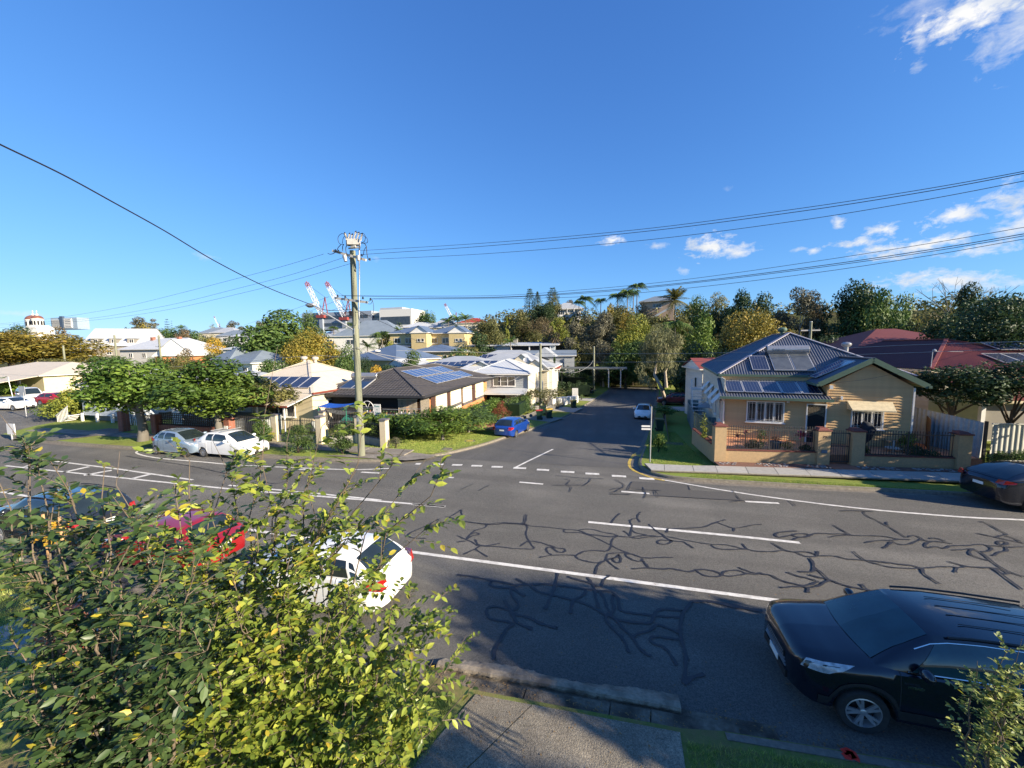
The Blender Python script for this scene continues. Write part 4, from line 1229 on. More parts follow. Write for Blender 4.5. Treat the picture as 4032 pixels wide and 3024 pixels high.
 if suv:
  patch(P, 'wheel_arch_trim', m_black, 0.32, L - .28, 1.95, 2.75, 60, 2, .010)
  for sg in (-1, 1):
   pts = [CP(s_, 2.75, .055, sg) for s_ in np.linspace(b + .15, c - .1, 8)]
   MB().tube(pts, .018, 6).build('roof_rail', m_black, t, smooth=60)
 return t, P, CP

# ---------------------------------------------------------------- building kit
def gridmat(name, c, line, w, h, mort=.012, rough=.25, spec=.6, axis='XY', metal=0.0, c2=None):
 if name in MATS: return MATS[name]
 m = bpy.data.materials.new(name); m.use_nodes = True
 n, l = m.node_tree.nodes, m.node_tree.links
 b = n['Principled BSDF']; b.inputs['Roughness'].default_value = rough; b.inputs['Specular IOR Level'].default_value = spec; b.inputs['Metallic'].default_value = metal
 t = n.new('ShaderNodeTexCoord'); br = n.new('ShaderNodeTexBrick')
 br.offset = 0; br.inputs['Scale'].default_value = 1; br.inputs['Brick Width'].default_value = w; br.inputs['Row Height'].default_value = h
 br.inputs['Mortar Size'].default_value = mort; br.inputs['Color1'].default_value = tuple(c) + (1,); br.inputs['Color2'].default_value = tuple(c2 or c) + (1,); br.inputs['Mortar'].default_value = tuple(line) + (1,)
 v = t.outputs['Object']
 if axis != 'XY':
  sp = n.new('ShaderNodeSeparateXYZ'); cb = n.new('ShaderNodeCombineXYZ'); l.new(v, sp.inputs[0])
  if axis == 'XZ': l.new(sp.outputs[0], cb.inputs[0]); l.new(sp.outputs[2], cb.inputs[1])
  else:
   ad = n.new('ShaderNodeMath'); l.new(sp.outputs[0], ad.inputs[0]); l.new(sp.outputs[1], ad.inputs[1]); l.new(ad.outputs[0], cb.inputs[0]); l.new(sp.outputs[2], cb.inputs[1])
  v = cb.outputs[0]
 l.new(v, br.inputs['Vector']); l.new(br.outputs[0], b.inputs['Base Color'])
 MATS[name] = m
 return m
m_cell = gridmat('solar_cells', (.012, .017, .045), (.10, .11, .14), .16, .16, .010, .12, .8)
m_cellb = gridmat('solar_cells_blue', (.015, .035, .12), (.20, .24, .32), .16, .16, .010, .12, .8)
m_coll = mat('solar_collector_glass', (.10, .11, .115), .25, (.06, .065, .07), 2, spec=.8)
m_collb = mat('dark_collector_glass', (.02, .028, .05), .1, (.03, .04, .06), 2, spec=.9)
m_alum = mat('aluminium', (.60, .60, .60), .4, (.5, .5, .5), 6, metal=.5)
m_tank = mat('water_tank_steel', (.42, .42, .42), .35, (.33, .33, .33), 6, metal=.6)
m_wglass = mat('window_glass', (.018, .020, .026), .08, (.05, .05, .055), .8, spec=.9)
m_wwhite = mat('white_joinery', (.72, .71, .68), .55, (.62, .61, .58), 4)
m_boards = mat('cream_weatherboard', (.58, .385, .185), .6, (.50, .33, .155), 3, bump=.2, rnd=.05)
m_navy = mat('navy_roof', (.080, .088, .112), .45, (.062, .070, .092), 1.5, spec=.6, blotch=((.12, .12, .13), .7, .4))
m_ridge = mat('roof_capping', (.35, .33, .36), .45, (.27, .26, .30), 3, metal=.3)
m_greent = mat('green_trim', (.09, .145, .10), .5, (.07, .12, .085), 3)
m_rend = mat('rendered_brick', (.46, .315, .165), .85, (.36, .255, .14), 9, bump=.5, bscale=60)
m_redtile = mat('red_coping', (.18, .045, .030), .7, (.10, .03, .024), 10, bump=.4)
m_iron = mat('dark_iron', (.030, .028, .028), .5, (.045, .04, .038), 14)
m_shade = mat('interior_shade', (.012, .012, .014), .9)  # near-black colour standing in for the shade inside openings
def corr_face(mb, pts, eave, period=.15, amp=.018, lift=0.0):
 """corrugated sheet filling a convex 3d polygon, ribs running up the slope from the eave direction"""
 P = [Vector(p) for p in pts]
 ex = Vector(eave).normalized()
 nrm = (P[1] - P[0]).cross(P[2] - P[0]).normalized()
 if nrm.z < 0: nrm = -nrm
 ey = nrm.cross(ex)
 if ey.z < 0: ey = -ey
 q = [((p - P[0]).dot(ex), (p - P[0]).dot(ey)) for p in P]
 s0, s1 = min(a for a, _ in q), max(a for a, _ in q)
 k = max(2, int((s1 - s0) / period * 6))
 cols = []
 for i in range(k + 1):
  s = s0 + (s1 - s0) * (.0005 + .999 * i / k)
  ts = []
  for (a, b), (c, d) in zip(q, q[1:] + q[:1]):
   if (a - s) * (c - s) <= 0 and abs(a - c) > 1e-9:
    ts.append(b + (d - b) * (s - a) / (c - a))
  o = nrm * (amp * math.cos(6.2832 * (s - s0) / period) + lift)
  cols.append((P[0] + ex * s + ey * min(ts) + o, P[0] + ex * s + ey * max(ts) + o))
 n0 = len(mb.v)
 vs = []
 for a, b in cols: vs += [a, b]
 mb.add(vs, [(2 * i, 2 * i + 2, 2 * i + 3, 2 * i + 1) for i in range(k)])
 return mb
def window(parent, c, w, h, panes=2, ax='x', out=-1, bars=0, fm=None, depth=.07, name='window', hood=False, gm=None):
 """framed window; c = centre on the wall plane, ax = wall direction, out = side of the wall (along the other axis)"""
 fm = fm or m_wwhite
 def v(u, d, z):
  return (c[0] + u, c[1] + d * out, c[2] + z) if ax == 'x' else (c[0] + d * out, c[1] + u, c[2] + z)
 def bx(mb, u, d, z, su, sd, sz):
  mb.box(v(u, d, z), (su, sd, sz) if ax == 'x' else (sd, su, sz))
 mb = MB(); f = .07 if w > .8 else .05
 for s_ in (-1, 1):
  bx(mb, s_ * (w / 2 - f / 2), depth / 2, 0, f, depth, h)
 bx(mb, 0, depth / 2, h / 2 - f / 2, w - 2 * f, depth, f); bx(mb, 0, depth / 2, -h / 2 + f / 2, w - 2 * f, depth, f)
 pw = (w - 2 * f) / panes
 for i in range(1, panes):
  bx(mb, -w / 2 + f + pw * i, depth / 2, 0, f * .9, depth, h - 2 * f)
 bx(mb, 0, depth / 2 + .03, -h / 2 - .02, w + .1, depth + .06, .05)
 win = mb.build(name, fm, parent)
 for i in range(panes):
  g_ = MB(); bx(g_, -w / 2 + f + pw * (i + .5), .018, 0, pw, .012, h - 2 * f)
  g_.build('pane', gm or m_wglass, win)
 if bars:
  g_ = MB()
  for i in range(panes):
   u0 = -w / 2 + f + pw * (i + .5)
   for k in range(bars):
    bx(g_, u0 + pw * (-.36 + .72 * k / (bars - 1)), depth + .02, 0, .014, .014, h - 2 * f)
   for z in (h / 2 - f - .06, -h / 2 + f + .1, -h / 2 + f + .02):
    bx(g_, u0, depth + .02, z, pw * .86, .014, .014)
  g_.build('security_bars', fm, win)
 return win
def solar(parent, o, u, v, n, m, pw=.99, ph=1.65, cell=None, gap=.03, lift=.12):
 """n by m panels lying on a roof plane; o = lower left corner, u along the eave, v up the slope"""
 u = Vector(u).normalized(); v = Vector(v).normalized(); nn = u.cross(v).normalized()
 if nn.z < 0: nn = -nn
 v = nn.cross(u) if nn.cross(u).dot(v) > 0 else -nn.cross(u)
 rot = Matrix((u, v, u.cross(v))).transposed().to_4x4()
 fr = MB()
 for a, b, c_, d in ((pw / 2, .018, pw, .036), (pw / 2, ph - .018, pw, .036), (.018, ph / 2, .036, ph), (pw - .018, ph / 2, .036, ph)):
  fr.box((a, b, 0), (c_, d, .045))
 fr.box((pw / 2, ph / 2, -.012), (pw - .05, ph - .05, .01))
 fme = fr.mesh('solar_panel', m_alum)
 cme = MB().box((pw / 2, ph / 2, .006), (pw - .072, ph - .072, .014)).mesh('cells', cell or m_cell)
 for i in range(n):
  for j in range(m):
   p = Vector(o) + u * (i * (pw + gap)) + v * (j * (ph + gap)) + nn * lift
   q = link('solar_panel', fme, parent)
   q.matrix_local = Matrix.Translation(p) @ rot
   link('cells', cme, q)
def hot_water(parent, o, u, v, cell, w=1.0, h=1.9, tankr=.27, L=2.35, brand=None, lift=.12):
 u = Vector(u).normalized(); v = Vector(v).normalized(); nn = u.cross(v).normalized()
 if nn.z < 0: nn = -nn
 rot = Matrix((u, v, nn)).transposed().to_4x4()
 for i in range(2):
  fr = MB(); fr.box((w / 2, h / 2, 0), (w, h, .08))
  q = fr.build('solar_collector', m_alum, parent)
  q.matrix_local = Matrix.Translation(Vector(o) + u * (i * (w + .05)) + nn * lift) @ rot
  MB().box((w / 2, h / 2, .045), (w - .08, h - .08, .012)).build('collector_glass', cell, q)
 a = Vector(o) + v * (h + .26) + nn * (lift + .16) + u * (w + .025 - L / 2)
 mb = MB(); mb.tube([a + u * 0, a + u * .03, a + u * (L - .03), a + u * L], [tankr * .88, tankr, tankr, tankr * .88], 22)
 tk = mb.build('storage_tank', m_tank, parent, smooth=40)
 for e in (.0, L):
  MB().tube([a + u * (e - .02), a + u * (e + .02)], [tankr * .9, tankr * .9], 18).build('end_cap', m_black, tk)
 if brand:
  text(brand, .22, m_iron, tk, a + u * (L * .27) + Vector((0, -tankr * 1.0, .02)), (R(84), 0, 0), 'lettering', .004)
def rect_roof(name, parent, x0, x1, y0, y1, z, rise, kind, m, th=.16, ridge_m=None, soffit=None, off=0.0, valley=None, ribs=None, inset=None):
 """roof over the eave rectangle; kinds: hip, gablex (ridge along x), gabley, pyr, flat, skill (low at y0)"""
 w, d = x1 - x0, y1 - y0
 A, B, C, D = Vector((x0, y0, z)), Vector((x1, y0, z)), Vector((x1, y1, z)), Vector((x0, y1, z))
 cx, cy = (x0 + x1) / 2, (y0 + y1) / 2
 if kind == 'hip':
  k = min(w, d) / 2 if inset is None else inset
  if w >= d: r0, r1 = Vector((x0 + k, cy, z + rise)), Vector((x1 - k, cy, z + rise)); F = [(A, B, r1, r0), (B, C, r1), (C, D, r0, r1), (D, A, r0)]
  else: r0, r1 = Vector((cx, y0 + k, z + rise)), Vector((cx, y1 - k, z + rise)); F = [(A, B, r0), (B, C, r1, r0), (C, D, r1), (D, A, r0, r1)]
  caps = [(A, r0), (D if w >= d else B, r0), (B if w >= d else D, r1), (C, r1), (r0, r1)]
 elif kind == 'pyr':
  r0 = Vector((cx, cy, z + rise)); F = [(A, B, r0), (B, C, r0), (C, D, r0), (D, A, r0)]; caps = [(p, r0) for p in (A, B, C, D)]
 elif kind == 'gablex':
  r0, r1 = Vector((x0, cy, z + rise)), Vector((x1, cy, z + rise)); F = [(A, B, r1, r0), (C, D, r0, r1)]; caps = [(r0, r1)]
 elif kind == 'gabley':
  r0, r1 = Vector((cx, y0, z + rise)), Vector((cx, y1, z + rise)); F = [(D, A, r0, r1), (B, C, r1, r0)]; caps = [(r0, r1)]
 elif kind == 'skill':
  C2, D2 = C + Vector((0, 0, rise)), D + Vector((0, 0, rise)); F = [(A, B, C2, D2)]; caps = []
 else:
  F = [(A, B, C, D)]; caps = []
 mb = MB()
 for f in F:
  if ribs:
   e = {2: f[1] - f[0]}.get(2)
   corr_face(mb, f, f[1] - f[0], ribs, ribs * .12)
  else:
   mb.add(f, [tuple(range(len(f)))])
 # under side and fascia
 und = MB()
 und.prism([tuple(p - Vector((0, 0, th))) for p in ([A, B, C, D] if kind != 'skill' else [A, B, C2, D2])], (0, 0, th - .03))
 if kind in ('gablex', 'gabley'):
  if kind == 'gabley': und.prism([tuple(A + Vector((.0, .25, -.05))), tuple(B + Vector((0, .25, -.05))), tuple(r0 + Vector((0, .25, -.08)))], (0, d - .5, 0))
  else: und.prism([tuple(B + Vector((-.25, 0, -.05))), tuple(C + Vector((-.25, 0, -.05))), tuple(r1 + Vector((-.25, 0, -.08)))], (-(w - .5), 0, 0))
 ro = mb.build(name, m, parent, smooth=30)
 und.build('fascia', soffit or m_wwhite, parent)
 if ridge_m and caps:
  cm = MB()
  for a, b in caps:
   cm.bar(a + Vector((0, 0, .03)), b + Vector((0, 0, .03)), .22, .05)
  cm.build('ridge_capping', ridge_m, parent)
 return ro
SID = {}
def siding(name, c, rough=.65, pitch=.15):
 """painted boards seen from afar: relief only"""
 return mat('siding_' + name, c, rough, tuple(x * .88 for x in c), 2, wave=('Z', 1 / pitch * .16))
def house(label, loc, rz, w, d, h, roof='hip', rise=1.8, wall=None, roofm=None, oh=.45, wins=(), ridge=None, cat='house', name='house', depth=2.5, group=None, door=None, ribs=None, soffit=None, inset=None, fm=None):
 """local frame: x across the front, y away from the front, floor at z=0; wins: (side, u, z, w, h[, panes])"""
 t = thing(name, label, cat, loc, rz, group)
 wall = wall or siding('white', (.62, .61, .57))
 MB().box((0, d / 2, (h - depth) / 2 - .06), (w, d, h + depth - .1)).build('wall', wall, t)
 rect_roof('roof', t, -w / 2 - oh, w / 2 + oh, -oh, d + oh, h, rise, roof, roofm, ridge_m=ridge, ribs=ribs, soffit=soffit, inset=inset)
 for q in wins:
  side, u, z, ww, hh = q[:5]
  p = q[5] if len(q) > 5 else 2
  if side == 'f': window(t, (u, 0, z), ww, hh, p, 'x', -1, fm=fm)
  elif side == 'r': window(t, (w / 2, u, z), ww, hh, p, 'y', 1, fm=fm)
  elif side == 'l': window(t, (-w / 2, u, z), ww, hh, p, 'y', -1, fm=fm)
 if door:
  side, u, z0 = door
  c = (u, -.02, z0 + 1.02) if side == 'f' else (w / 2 + .02, u, z0 + 1.02)
  MB().box(c, (.86, .06, 2.04) if side == 'f' else (.06, .86, 2.04)).build('door', mat('brown_door', (.12, .06, .035), .6), t)
 return t

# ================================================================ NUMBER 79
H0 = thing('weatherboard_house', 'cream weatherboard house number 79 with navy corrugated roof, solar hot water and a front gable', 'house', (4.41, 23.48, 0), R(-7))
UZ = .66
core = MB()
core.box((6.6, 12.1, 1.6), (9.6, 14.3, 5.4))
core.box((8.7, 4.3, 2.0), (3.7, 2.5, 4.0)); core.box((4.3, 4.2, 1.7), (5.1, 2.3, 3.2))
core.prism([(6.88, 3.06, 4.0), (10.54, 3.06, 4.0), (8.7, 3.06, 5.16)], (0, 4, 0))
core.build('wall', m_boards, H0)
# boards of the front walls, each its own plank
def plank(u0, u1, z, v, h=.148, u0t=None, u1t=None):
 mb = MB()
 a, b = (u0 if u0t is None else u0t), (u1 if u1t is None else u1t)
 mb.add([(u0, v, z), (u1, v, z), (u1, v - .045, z), (u0, v - .045, z), (a, v, z + h), (b, v, z + h), (b, v - .008, z + h), (a, v - .008, z + h)],
           ((0, 1, 2, 3), (4, 7, 6, 5), (3, 2, 6, 7), (0, 4, 5, 1), (0, 3, 7, 4), (1, 5, 6, 2)))
 return mb.mesh('weatherboard', m_boards)
zz = UZ + .05
pl_ = 0.150
pm_ = plank(6.87, 10.55, 0, 0)
pm2 = plank(1.77, 6.85, 0, 0)
while zz < 5.1:
 if zz < 3.95:
  link('weatherboard', pm_, H0, (0, 3.02, zz))
 else:
  k = (zz - 4.0) / 1.2
  k2 = (zz + .148 - 4.0) / 1.2
  u0, u1 = 6.87 + 1.84 * max(0, k), 10.55 - 1.84 * max(0, k)
  if u1 - u0 > .3:
   link('weatherboard', plank(u0, u1, 0, 0, .148, 6.87 + 1.84 * min(1, k2), 10.55 - 1.84 * min(1, k2)), H0, (0, 3.02, zz))
 if zz < 3.1:
  link('weatherboard', pm2, H0, (0, 3.035, zz))
 zz += pl_
pw_ = mat('pale_side_wall', (.60, .55, .44), .7, (.52, .48, .38), 3, wave=('Z', 1.0))
MB().box((1.72, 11.1, 1.6), (.05, 16.2, 5.3)).build('side_wall', pw_, H0)
MB().box((8.7, 3.0, UZ - .12), (3.72, .1, .3)).build('plinth', m_rend, H0)
for u in (6.85, 10.57):
 MB().box((u, 2.98, 2.3), (.07, .12, 3.3)).build('corner_board', m_wwhite if u > 8 else m_boards, H0)
# main hip roof in corrugated sheets
ap = Vector((6.56, 10.0, 7.15)); ap2 = Vector((6.56, 14.5, 7.15))
A_, B_, C_, D_ = Vector((1.57, 5.0, 4.42)), Vector((11.55, 5.0, 4.42)), Vector((11.55, 19.5, 4.42)), Vector((1.57, 19.5, 4.42))
for f, e in (((A_, B_, ap), B_ - A_), ((D_, A_, ap, ap2), D_ - A_), ((B_, C_, ap2, ap), C_ - B_), ((C_, D_, ap2), D_ - C_)):
 corr_face(MBr := MB(), f, e); MBr.build('roof', m_navy, H0, smooth=60)
cm = MB()
for a, b in ((A_, ap), (B_, ap), (C_, ap2), (D_, ap2), (ap, ap2)):
 cm.bar(a + Vector((0, 0, .05)), b + Vector((0, 0, .05)), .20, .05)
cm.build('ridge_capping', m_ridge, H0)
MB().prism([(1.62, 5.05, 4.24), (11.5, 5.05, 4.24), (11.5, 19.4, 4.24), (1.62, 19.4, 4.24)], (0, 0, .12)).build('soffit', m_wwhite, H0)
for c_, d_ in (((4.0, 4.93, 4.36), (4.9, .13, .14)), ((1.52, 12.2, 4.36), (.12, 14.5, .13)), ((6.3, 3.9, 4.03), (.13, 2.5, .13)), ((11.06, 3.9, 4.03), (.13, 2.5, .13))): MB().box(c_, d_).build('gutter', m_greent, H0)
MB().box((4.3, 5.25, 4.1), (5.0, .1, .6)).build('verandah_lintel', m_boards, H0)
# front gable roof
ra, rb = Vector((8.68, 2.74, 5.48)), Vector((8.68, 7.0, 5.48))
gl, gr = Vector((6.36, 2.74, 4.10)), Vector((11.0, 2.74, 4.10))
glb, grb = Vector((6.36, 5.2, 4.10)), Vector((11.0, 5.2, 4.10))
for f, e in (((gl, glb, rb, ra), glb - gl), ((gr, grb, rb, ra), grb - gr)):
 corr_face(MBr := MB(), f, e); MBr.build('roof', m_navy, H0, smooth=60)
MB().bar(ra + Vector((0, 0, .05)), rb + Vector((0, 0, .05)), .22, .06).build('ridge_capping', m_navy, H0)
for p in (gl, gr):
 mb = MB(); mb.bar(p + Vector((0, -.02, -.04)), ra + Vector((0, -.02, -.04)), .10, .26); mb.build('bargeboard', m_greent, H0)
 mb = MB(); mb.bar(p + Vector((0, .13, -.09)), ra + Vector((0, .13, -.09)), .26, .02); mb.build('eave_lining', m_boards, H0)
# verandah skillion
sk = [Vector((1.45, 2.5, 3.24)), Vector((6.98, 2.5, 3.24)), Vector((6.86, 5.2, 4.15)), Vector((1.5, 5.2, 4.15))]
corr_face(MBr := MB(), sk, sk[1] - sk[0]); MBr.build('verandah_roof', m_navy, H0, smooth=60)
MB().prism([tuple(p - Vector((0, -.03, .16))) for p in sk], (0, 0, .08)).build('verandah_soffit', m_wwhite, H0)
MB().box((4.2, 2.42, 3.18), (5.6, .13, .14)).build('gutter', m_greent, H0)
MB().tube([(1.5, 2.5, 3.12), (1.62, 2.85, 3.0), (1.70, 2.93, 2.8), (1.70, 2.93, .7)], .045, 8).build('downpipe', m_wwhite, H0, smooth=60)
# solar gear
su, sv = (1, 0, 0), Vector((0, 2.7, .91))
solar(H0, Vector((1.82, 2.95, 3.41)), su, sv, 5, 1, .94, 1.66, lift=.09)
hv = Vector((0, 5.0, 2.73))
solar(H0, Vector((3.55, 5.35, 4.62)), su, hv, 1, 1, .98, 1.8, lift=.10)
hot_water(H0, Vector((4.75, 5.3, 4.59)), su, hv, m_coll, 1.06, 2.1, .30, 2.4, 'Solahart')
gv = Vector((2.6, 0, 1.38)).normalized()
solar(H0, Vector((6.6, 5.0, 4.25)), (0, -1, 0), gv, 1, 1, 1.0, 2.1, m_cellb, lift=.12)
solar(H0, Vector((6.6, 6.05, 4.25)), (0, -1, 0), gv, 1, 1, 1.0, 2.1, m_cellb, lift=.12)
def whirly(parent, c, s=1, m=None):
 mb = MB(); mb.lathe([(.11 * s, -.25 * s), (.11 * s, .02), (.20 * s, .06 * s), (.25 * s, .14 * s), (.24 * s, .22 * s), (.15 * s, .29 * s), (0, .31 * s)], 16, c)
 mb.build('roof_ventilator', m or m_greent, parent, smooth=40)
whirly(H0, (6.4, 11.2, 7.25), 1.25)
whirly(H0, (9.6, 9.0, 6.1), 1.15, m_tank)
# windows, door, hood
window(H0, (3.88, 2.995, 2.33), 1.94, 1.27, 4, 'x', -1, 3)
window(H0, (8.68, 2.98, 2.14), 1.42, 1.05, 3, 'x', -1, 3)
dr = MB(); dr.box((5.93, 2.95, 1.77), (.06, .12, 2.2)); dr.box((6.82, 2.95, 1.77), (.06, .12, 2.2)); dr.box((6.38, 2.95, 2.89), (.95, .12, .06))
dr = dr.build('door', m_wwhite, H0)
MB().box((6.375, 2.98, 1.77), (.83, .06, 2.2)).build('screen', m_shade, dr)
lat = MB()
for k in range(9):
 for sg in (-1, 1):
  z = 2.35 + k * .055
  lat.bar((6.38 - sg * .38, 2.935 - .004 * sg, z - .14), (6.38 + sg * .38, 2.935 - .004 * sg, z + .14), .012)
lat.build('lattice', mat('lattice_cream', (.35, .28, .18), .7), dr)
aw = MB()
aw.prism([(7.76, 2.98, 3.12), (9.72, 2.98, 3.12), (9.62, 2.28, 2.72), (7.78, 2.28, 2.72)], (0, -.01, .04))
aw.prism([(7.77, 2.98, 3.11), (7.79, 2.29, 2.70), (7.78, 2.98, 2.70)], (.03, 0, 0)); aw.box((8.7, 2.28, 2.72), (1.86, .03, .06))
aw.build('window_hood', mat('cream_hood', (.66, .56, .36), .6), H0)
for v_ in (4.2, 6.6, 9.6, 12.8):
 a = MB()
 corr_face(a, [Vector((1.12, v_ - .7, 2.62)), Vector((1.12, v_ + .7, 2.62)), Vector((1.69, v_ + .7, 3.3)), Vector((1.69, v_ - .7, 3.3))], (0, 1, 0), .12, .014)
 a.bar((1.69, v_ - .6, 2.65), (1.15, v_ - .6, 2.64), .02); a.bar((1.69, v_ + .6, 2.65), (1.15, v_ + .6, 2.64), .02)
 a.build('side_hood', m_wwhite, H0)
 window(H0, (1.69, v_, 2.15), .8, 1.3, 1, 'y', -1)
st_ = MB()
for k in range(9):
 st_.box((1.1, 14.9 + k * .27, -.6 + k * .3), (1.1, .28, .05))
st_.bar((.6, 14.8, .4), (.6, 17.4, 3.0), .05); st_.box((.6, 14.8, -.2), (.08, .08, 2.0)); st_.box((.6, 17.4, 1.0), (.08, .08, 4.2)); st_.box((1.1, 18.2, 2.1), (1.2, 1.6, .1))
for k in range(14): st_.box((.6, 17.4 + k * .12, 2.5), (.03, .03, .8))
st_.build('side_stairs', m_wwhite, H0)
lt = MB(); lt.box((7.5, 2.93, 3.3), (.09, .09, .2)); lt.box((5.0, 2.93, 2.98), (.14, .1, .1)); lt.box((6.98, 2.9, 3.9), (.16, .12, .2))
lt.build('wall_light', m_wwhite, H0)

# terrace inside the fence, paved in red tiles
yard = thing('terrace', 'raised terrace of terracotta tiles behind the iron fence of number 79', 'terrace', (5.08, 22.11, 0), R(6.1))
MB().box((6.3, 2.2, .32), (12.0, 3.85, .64)).build('base', mat('terracotta_bed', (.30, .14, .08), .9), yard)
tl = MB().box((0, 0, 0), (.435, .435, .03)).mesh('tile', mat('terracotta_tile', (.62, .30, .16), .7, (.50, .22, .11), 5, rnd=.12))
for i in range(26):
 for j in range(8):
  link('tile', tl, yard, (.62 + i * .45, .52 + j * .45, .652 + .002 * ((i + j) % 3)))

# ---------------------------------------------------------------- front fence
F = thing('front_fence', 'rendered tan wall and pillars with red capping and dark iron railings before number 79', 'fence', (5.08, 22.11, 0), R(6.1))
def gz79(u): return .16 + .008 * u
def pillar(u, w=.55, top=1.93):
 p = MB().box((u + w / 2, .2, (top + .1) / 2), (w, .45, top - .1)).build('pillar', m_rend, F)
 c = MB(); c.box((u + w / 2, .2, top + .03), (w + .08, .53, .06)); c.prism([(u + .02, .0, top + .06), (u + w - .02, .0, top + .06), (u + w - .12, .12, top + .15), (u + .12, .12, top + .15)], (0, .38, 0))
 c.build('cap', m_redtile, p)
 return p
for u, tp in ((0.0, 2.06), (4.90, 1.93), (6.45, 1.92), (11.0, 1.86)):
 pl = pillar(u, .57, tp)
 if u == 4.90:
  text('79', .20, mat('number_brown', (.12, .07, .06), .5), pl, (5.19, -.03, 1.62), (R(90), 0, 0), 'lettering', .006)
  MB().box((5.2, -.035, .88), (.26, .03, .16)).build('letter_slot', mat('blue_grey_letterbox', (.10, .16, .22), .4), pl)
def wall_run(u0, u1, z, p0=0.0):
 w_ = MB().box(((u0 + u1) / 2, .2, z / 2 + .03), (u1 - u0, .22, z)).build('low_wall', m_rend, F)
 MB().box(((u0 + u1) / 2, .2, z + .05), (u1 - u0, .30, .05)).build('coping', m_redtile, w_)
wall_run(.57, 4.90, .76); wall_run(7.02, 11.0, .66)
def rail_run(u0, u1, zb, zt, off=.2, group=True):
 r_ = MB()
 for z in (zb + .06, zt - .14):
  r_.box(((u0 + u1) / 2, off, z), (u1 - u0, .03, .045))
 r_.build('rail', m_iron, F)
 n = int((u1 - u0) / .115)
 pk = MB(); pk.box((0, 0, (zt - zb) / 2), (.018, .018, zt - zb)); pk.lathe([(.0, zt - zb + .06), (.022, zt - zb + .02), (.012, zt - zb - .01), (.026, zt - zb - .03), (.0, zt - zb - .05)], 6)
 me = pk.mesh('picket', m_iron)
 for i in range(n):
  link('picket', me, F, (u0 + (u1 - u0) * (i + .5) / n, off, zb))
rail_run(.57, 4.90, .80, 2.06); rail_run(7.02, 11.0, .70, 1.93)
for u, z0, z1 in ((2.72, .8, 2.0), (9.05, .7, 1.95)):
 MB().box((u, .2, (z0 + z1) / 2), (.06, .05, z1 - z0)).build('post', m_iron, F)
gte = MB()
for z in (.34, 1.15, 1.82): gte.box((5.96, .12, z), (.90, .03, .045))
for u in (5.53, 6.40): gte.box((u, .12, 1.08), (.035, .035, 1.55))
gte = gte.build('gate', m_iron, F)
gb = MB().box((0, 0, .82), (.016, .016, 1.64)).mesh('gate_bar', m_iron)
for i in range(8): link('gate_bar', gb, gte, (5.60 + i * .103, .12, .32))
# side return of the fence along the verge
sd = MB()
sd.prism([(.02, .42, .05), (.24, .42, .05), (.24, .42, .98), (.02, .42, .98)], (0, 3.6, .12))
sd = sd.build('low_wall', m_rend, F)
for i in range(12): MB().box((.13, .6 + i * .29, 1.02 + .01 * i), (.3, .26, .06)).build('coping_brick', m_redtile, sd)
sr = MB()
for z in (1.15, 1.95): sr.bar((.12, .42, z), (.12, 4.0, z + .1), .04)
sr.box((.13, 4.0, 1.2), (.06, .06, 2.0))
for i in range(26): sr.box((.12, .5 + i * .135, 1.58 + .004 * i), (.018, .018, 1.05))
sr.build('side_railing', mat('dark_green_iron', (.012, .035, .03), .5), F)
# boulders set in mortar along the foot of the wall
ed = thing('garden_edging', 'strip of grey river stones set in reddish mortar at the foot of the tan wall', 'stone edging', (5.08, 22.11, 0), R(6.1))
MB().prism([(0, -.72, .10), (5.3, -.62, .10), (5.3, -.02, .10), (0, -.02, .10)], (0, 0, .09)).build('mortar_bed', mat('red_mortar', (.20, .09, .06), .95, (.11, .06, .045), 6, bump=.6), ed)
MB().prism([(6.5, -.60, .10), (13.4, -.42, .10), (13.4, -.02, .10), (6.5, -.02, .10)], (0, 0, .09)).build('mortar_bed', MATS['red_mortar'], ed)
MB().prism([(5.3, -.66, .10), (6.5, -.62, .10), (6.5, .2, .10), (5.3, .2, .10)], (0, 0, .11)).build('entry_step', m_redc, ed)
rn = random.Random(21)
sm_ = [MB().ico((0, 0, 0), 1, 1, (1, .8, .42), .22, k).mesh('stone', mat('river_stone', (.30, .29, .28), .8, (.16, .155, .155), 7, rnd=.35)) for k in range(4)]
cnt = 0
for i in range(300):
 u = rn.uniform(.15, 13.2)
 if 5.2 < u < 6.6 or math.sin(u * 2.6 + 1) < -.55: continue
 v = rn.uniform(-.62 + .012 * u, -.1)
 link('stone', sm_[i % 4], ed, (u, v, .195), rz=rn.uniform(0, 6), scale=rn.uniform(.045, .085)); cnt += 1
def h79(u, v, z=0):
 c, s = math.cos(R(6.1)), math.sin(R(6.1))
 return (5.08 + u * c - v * s, 22.11 + u * s + v * c, z)
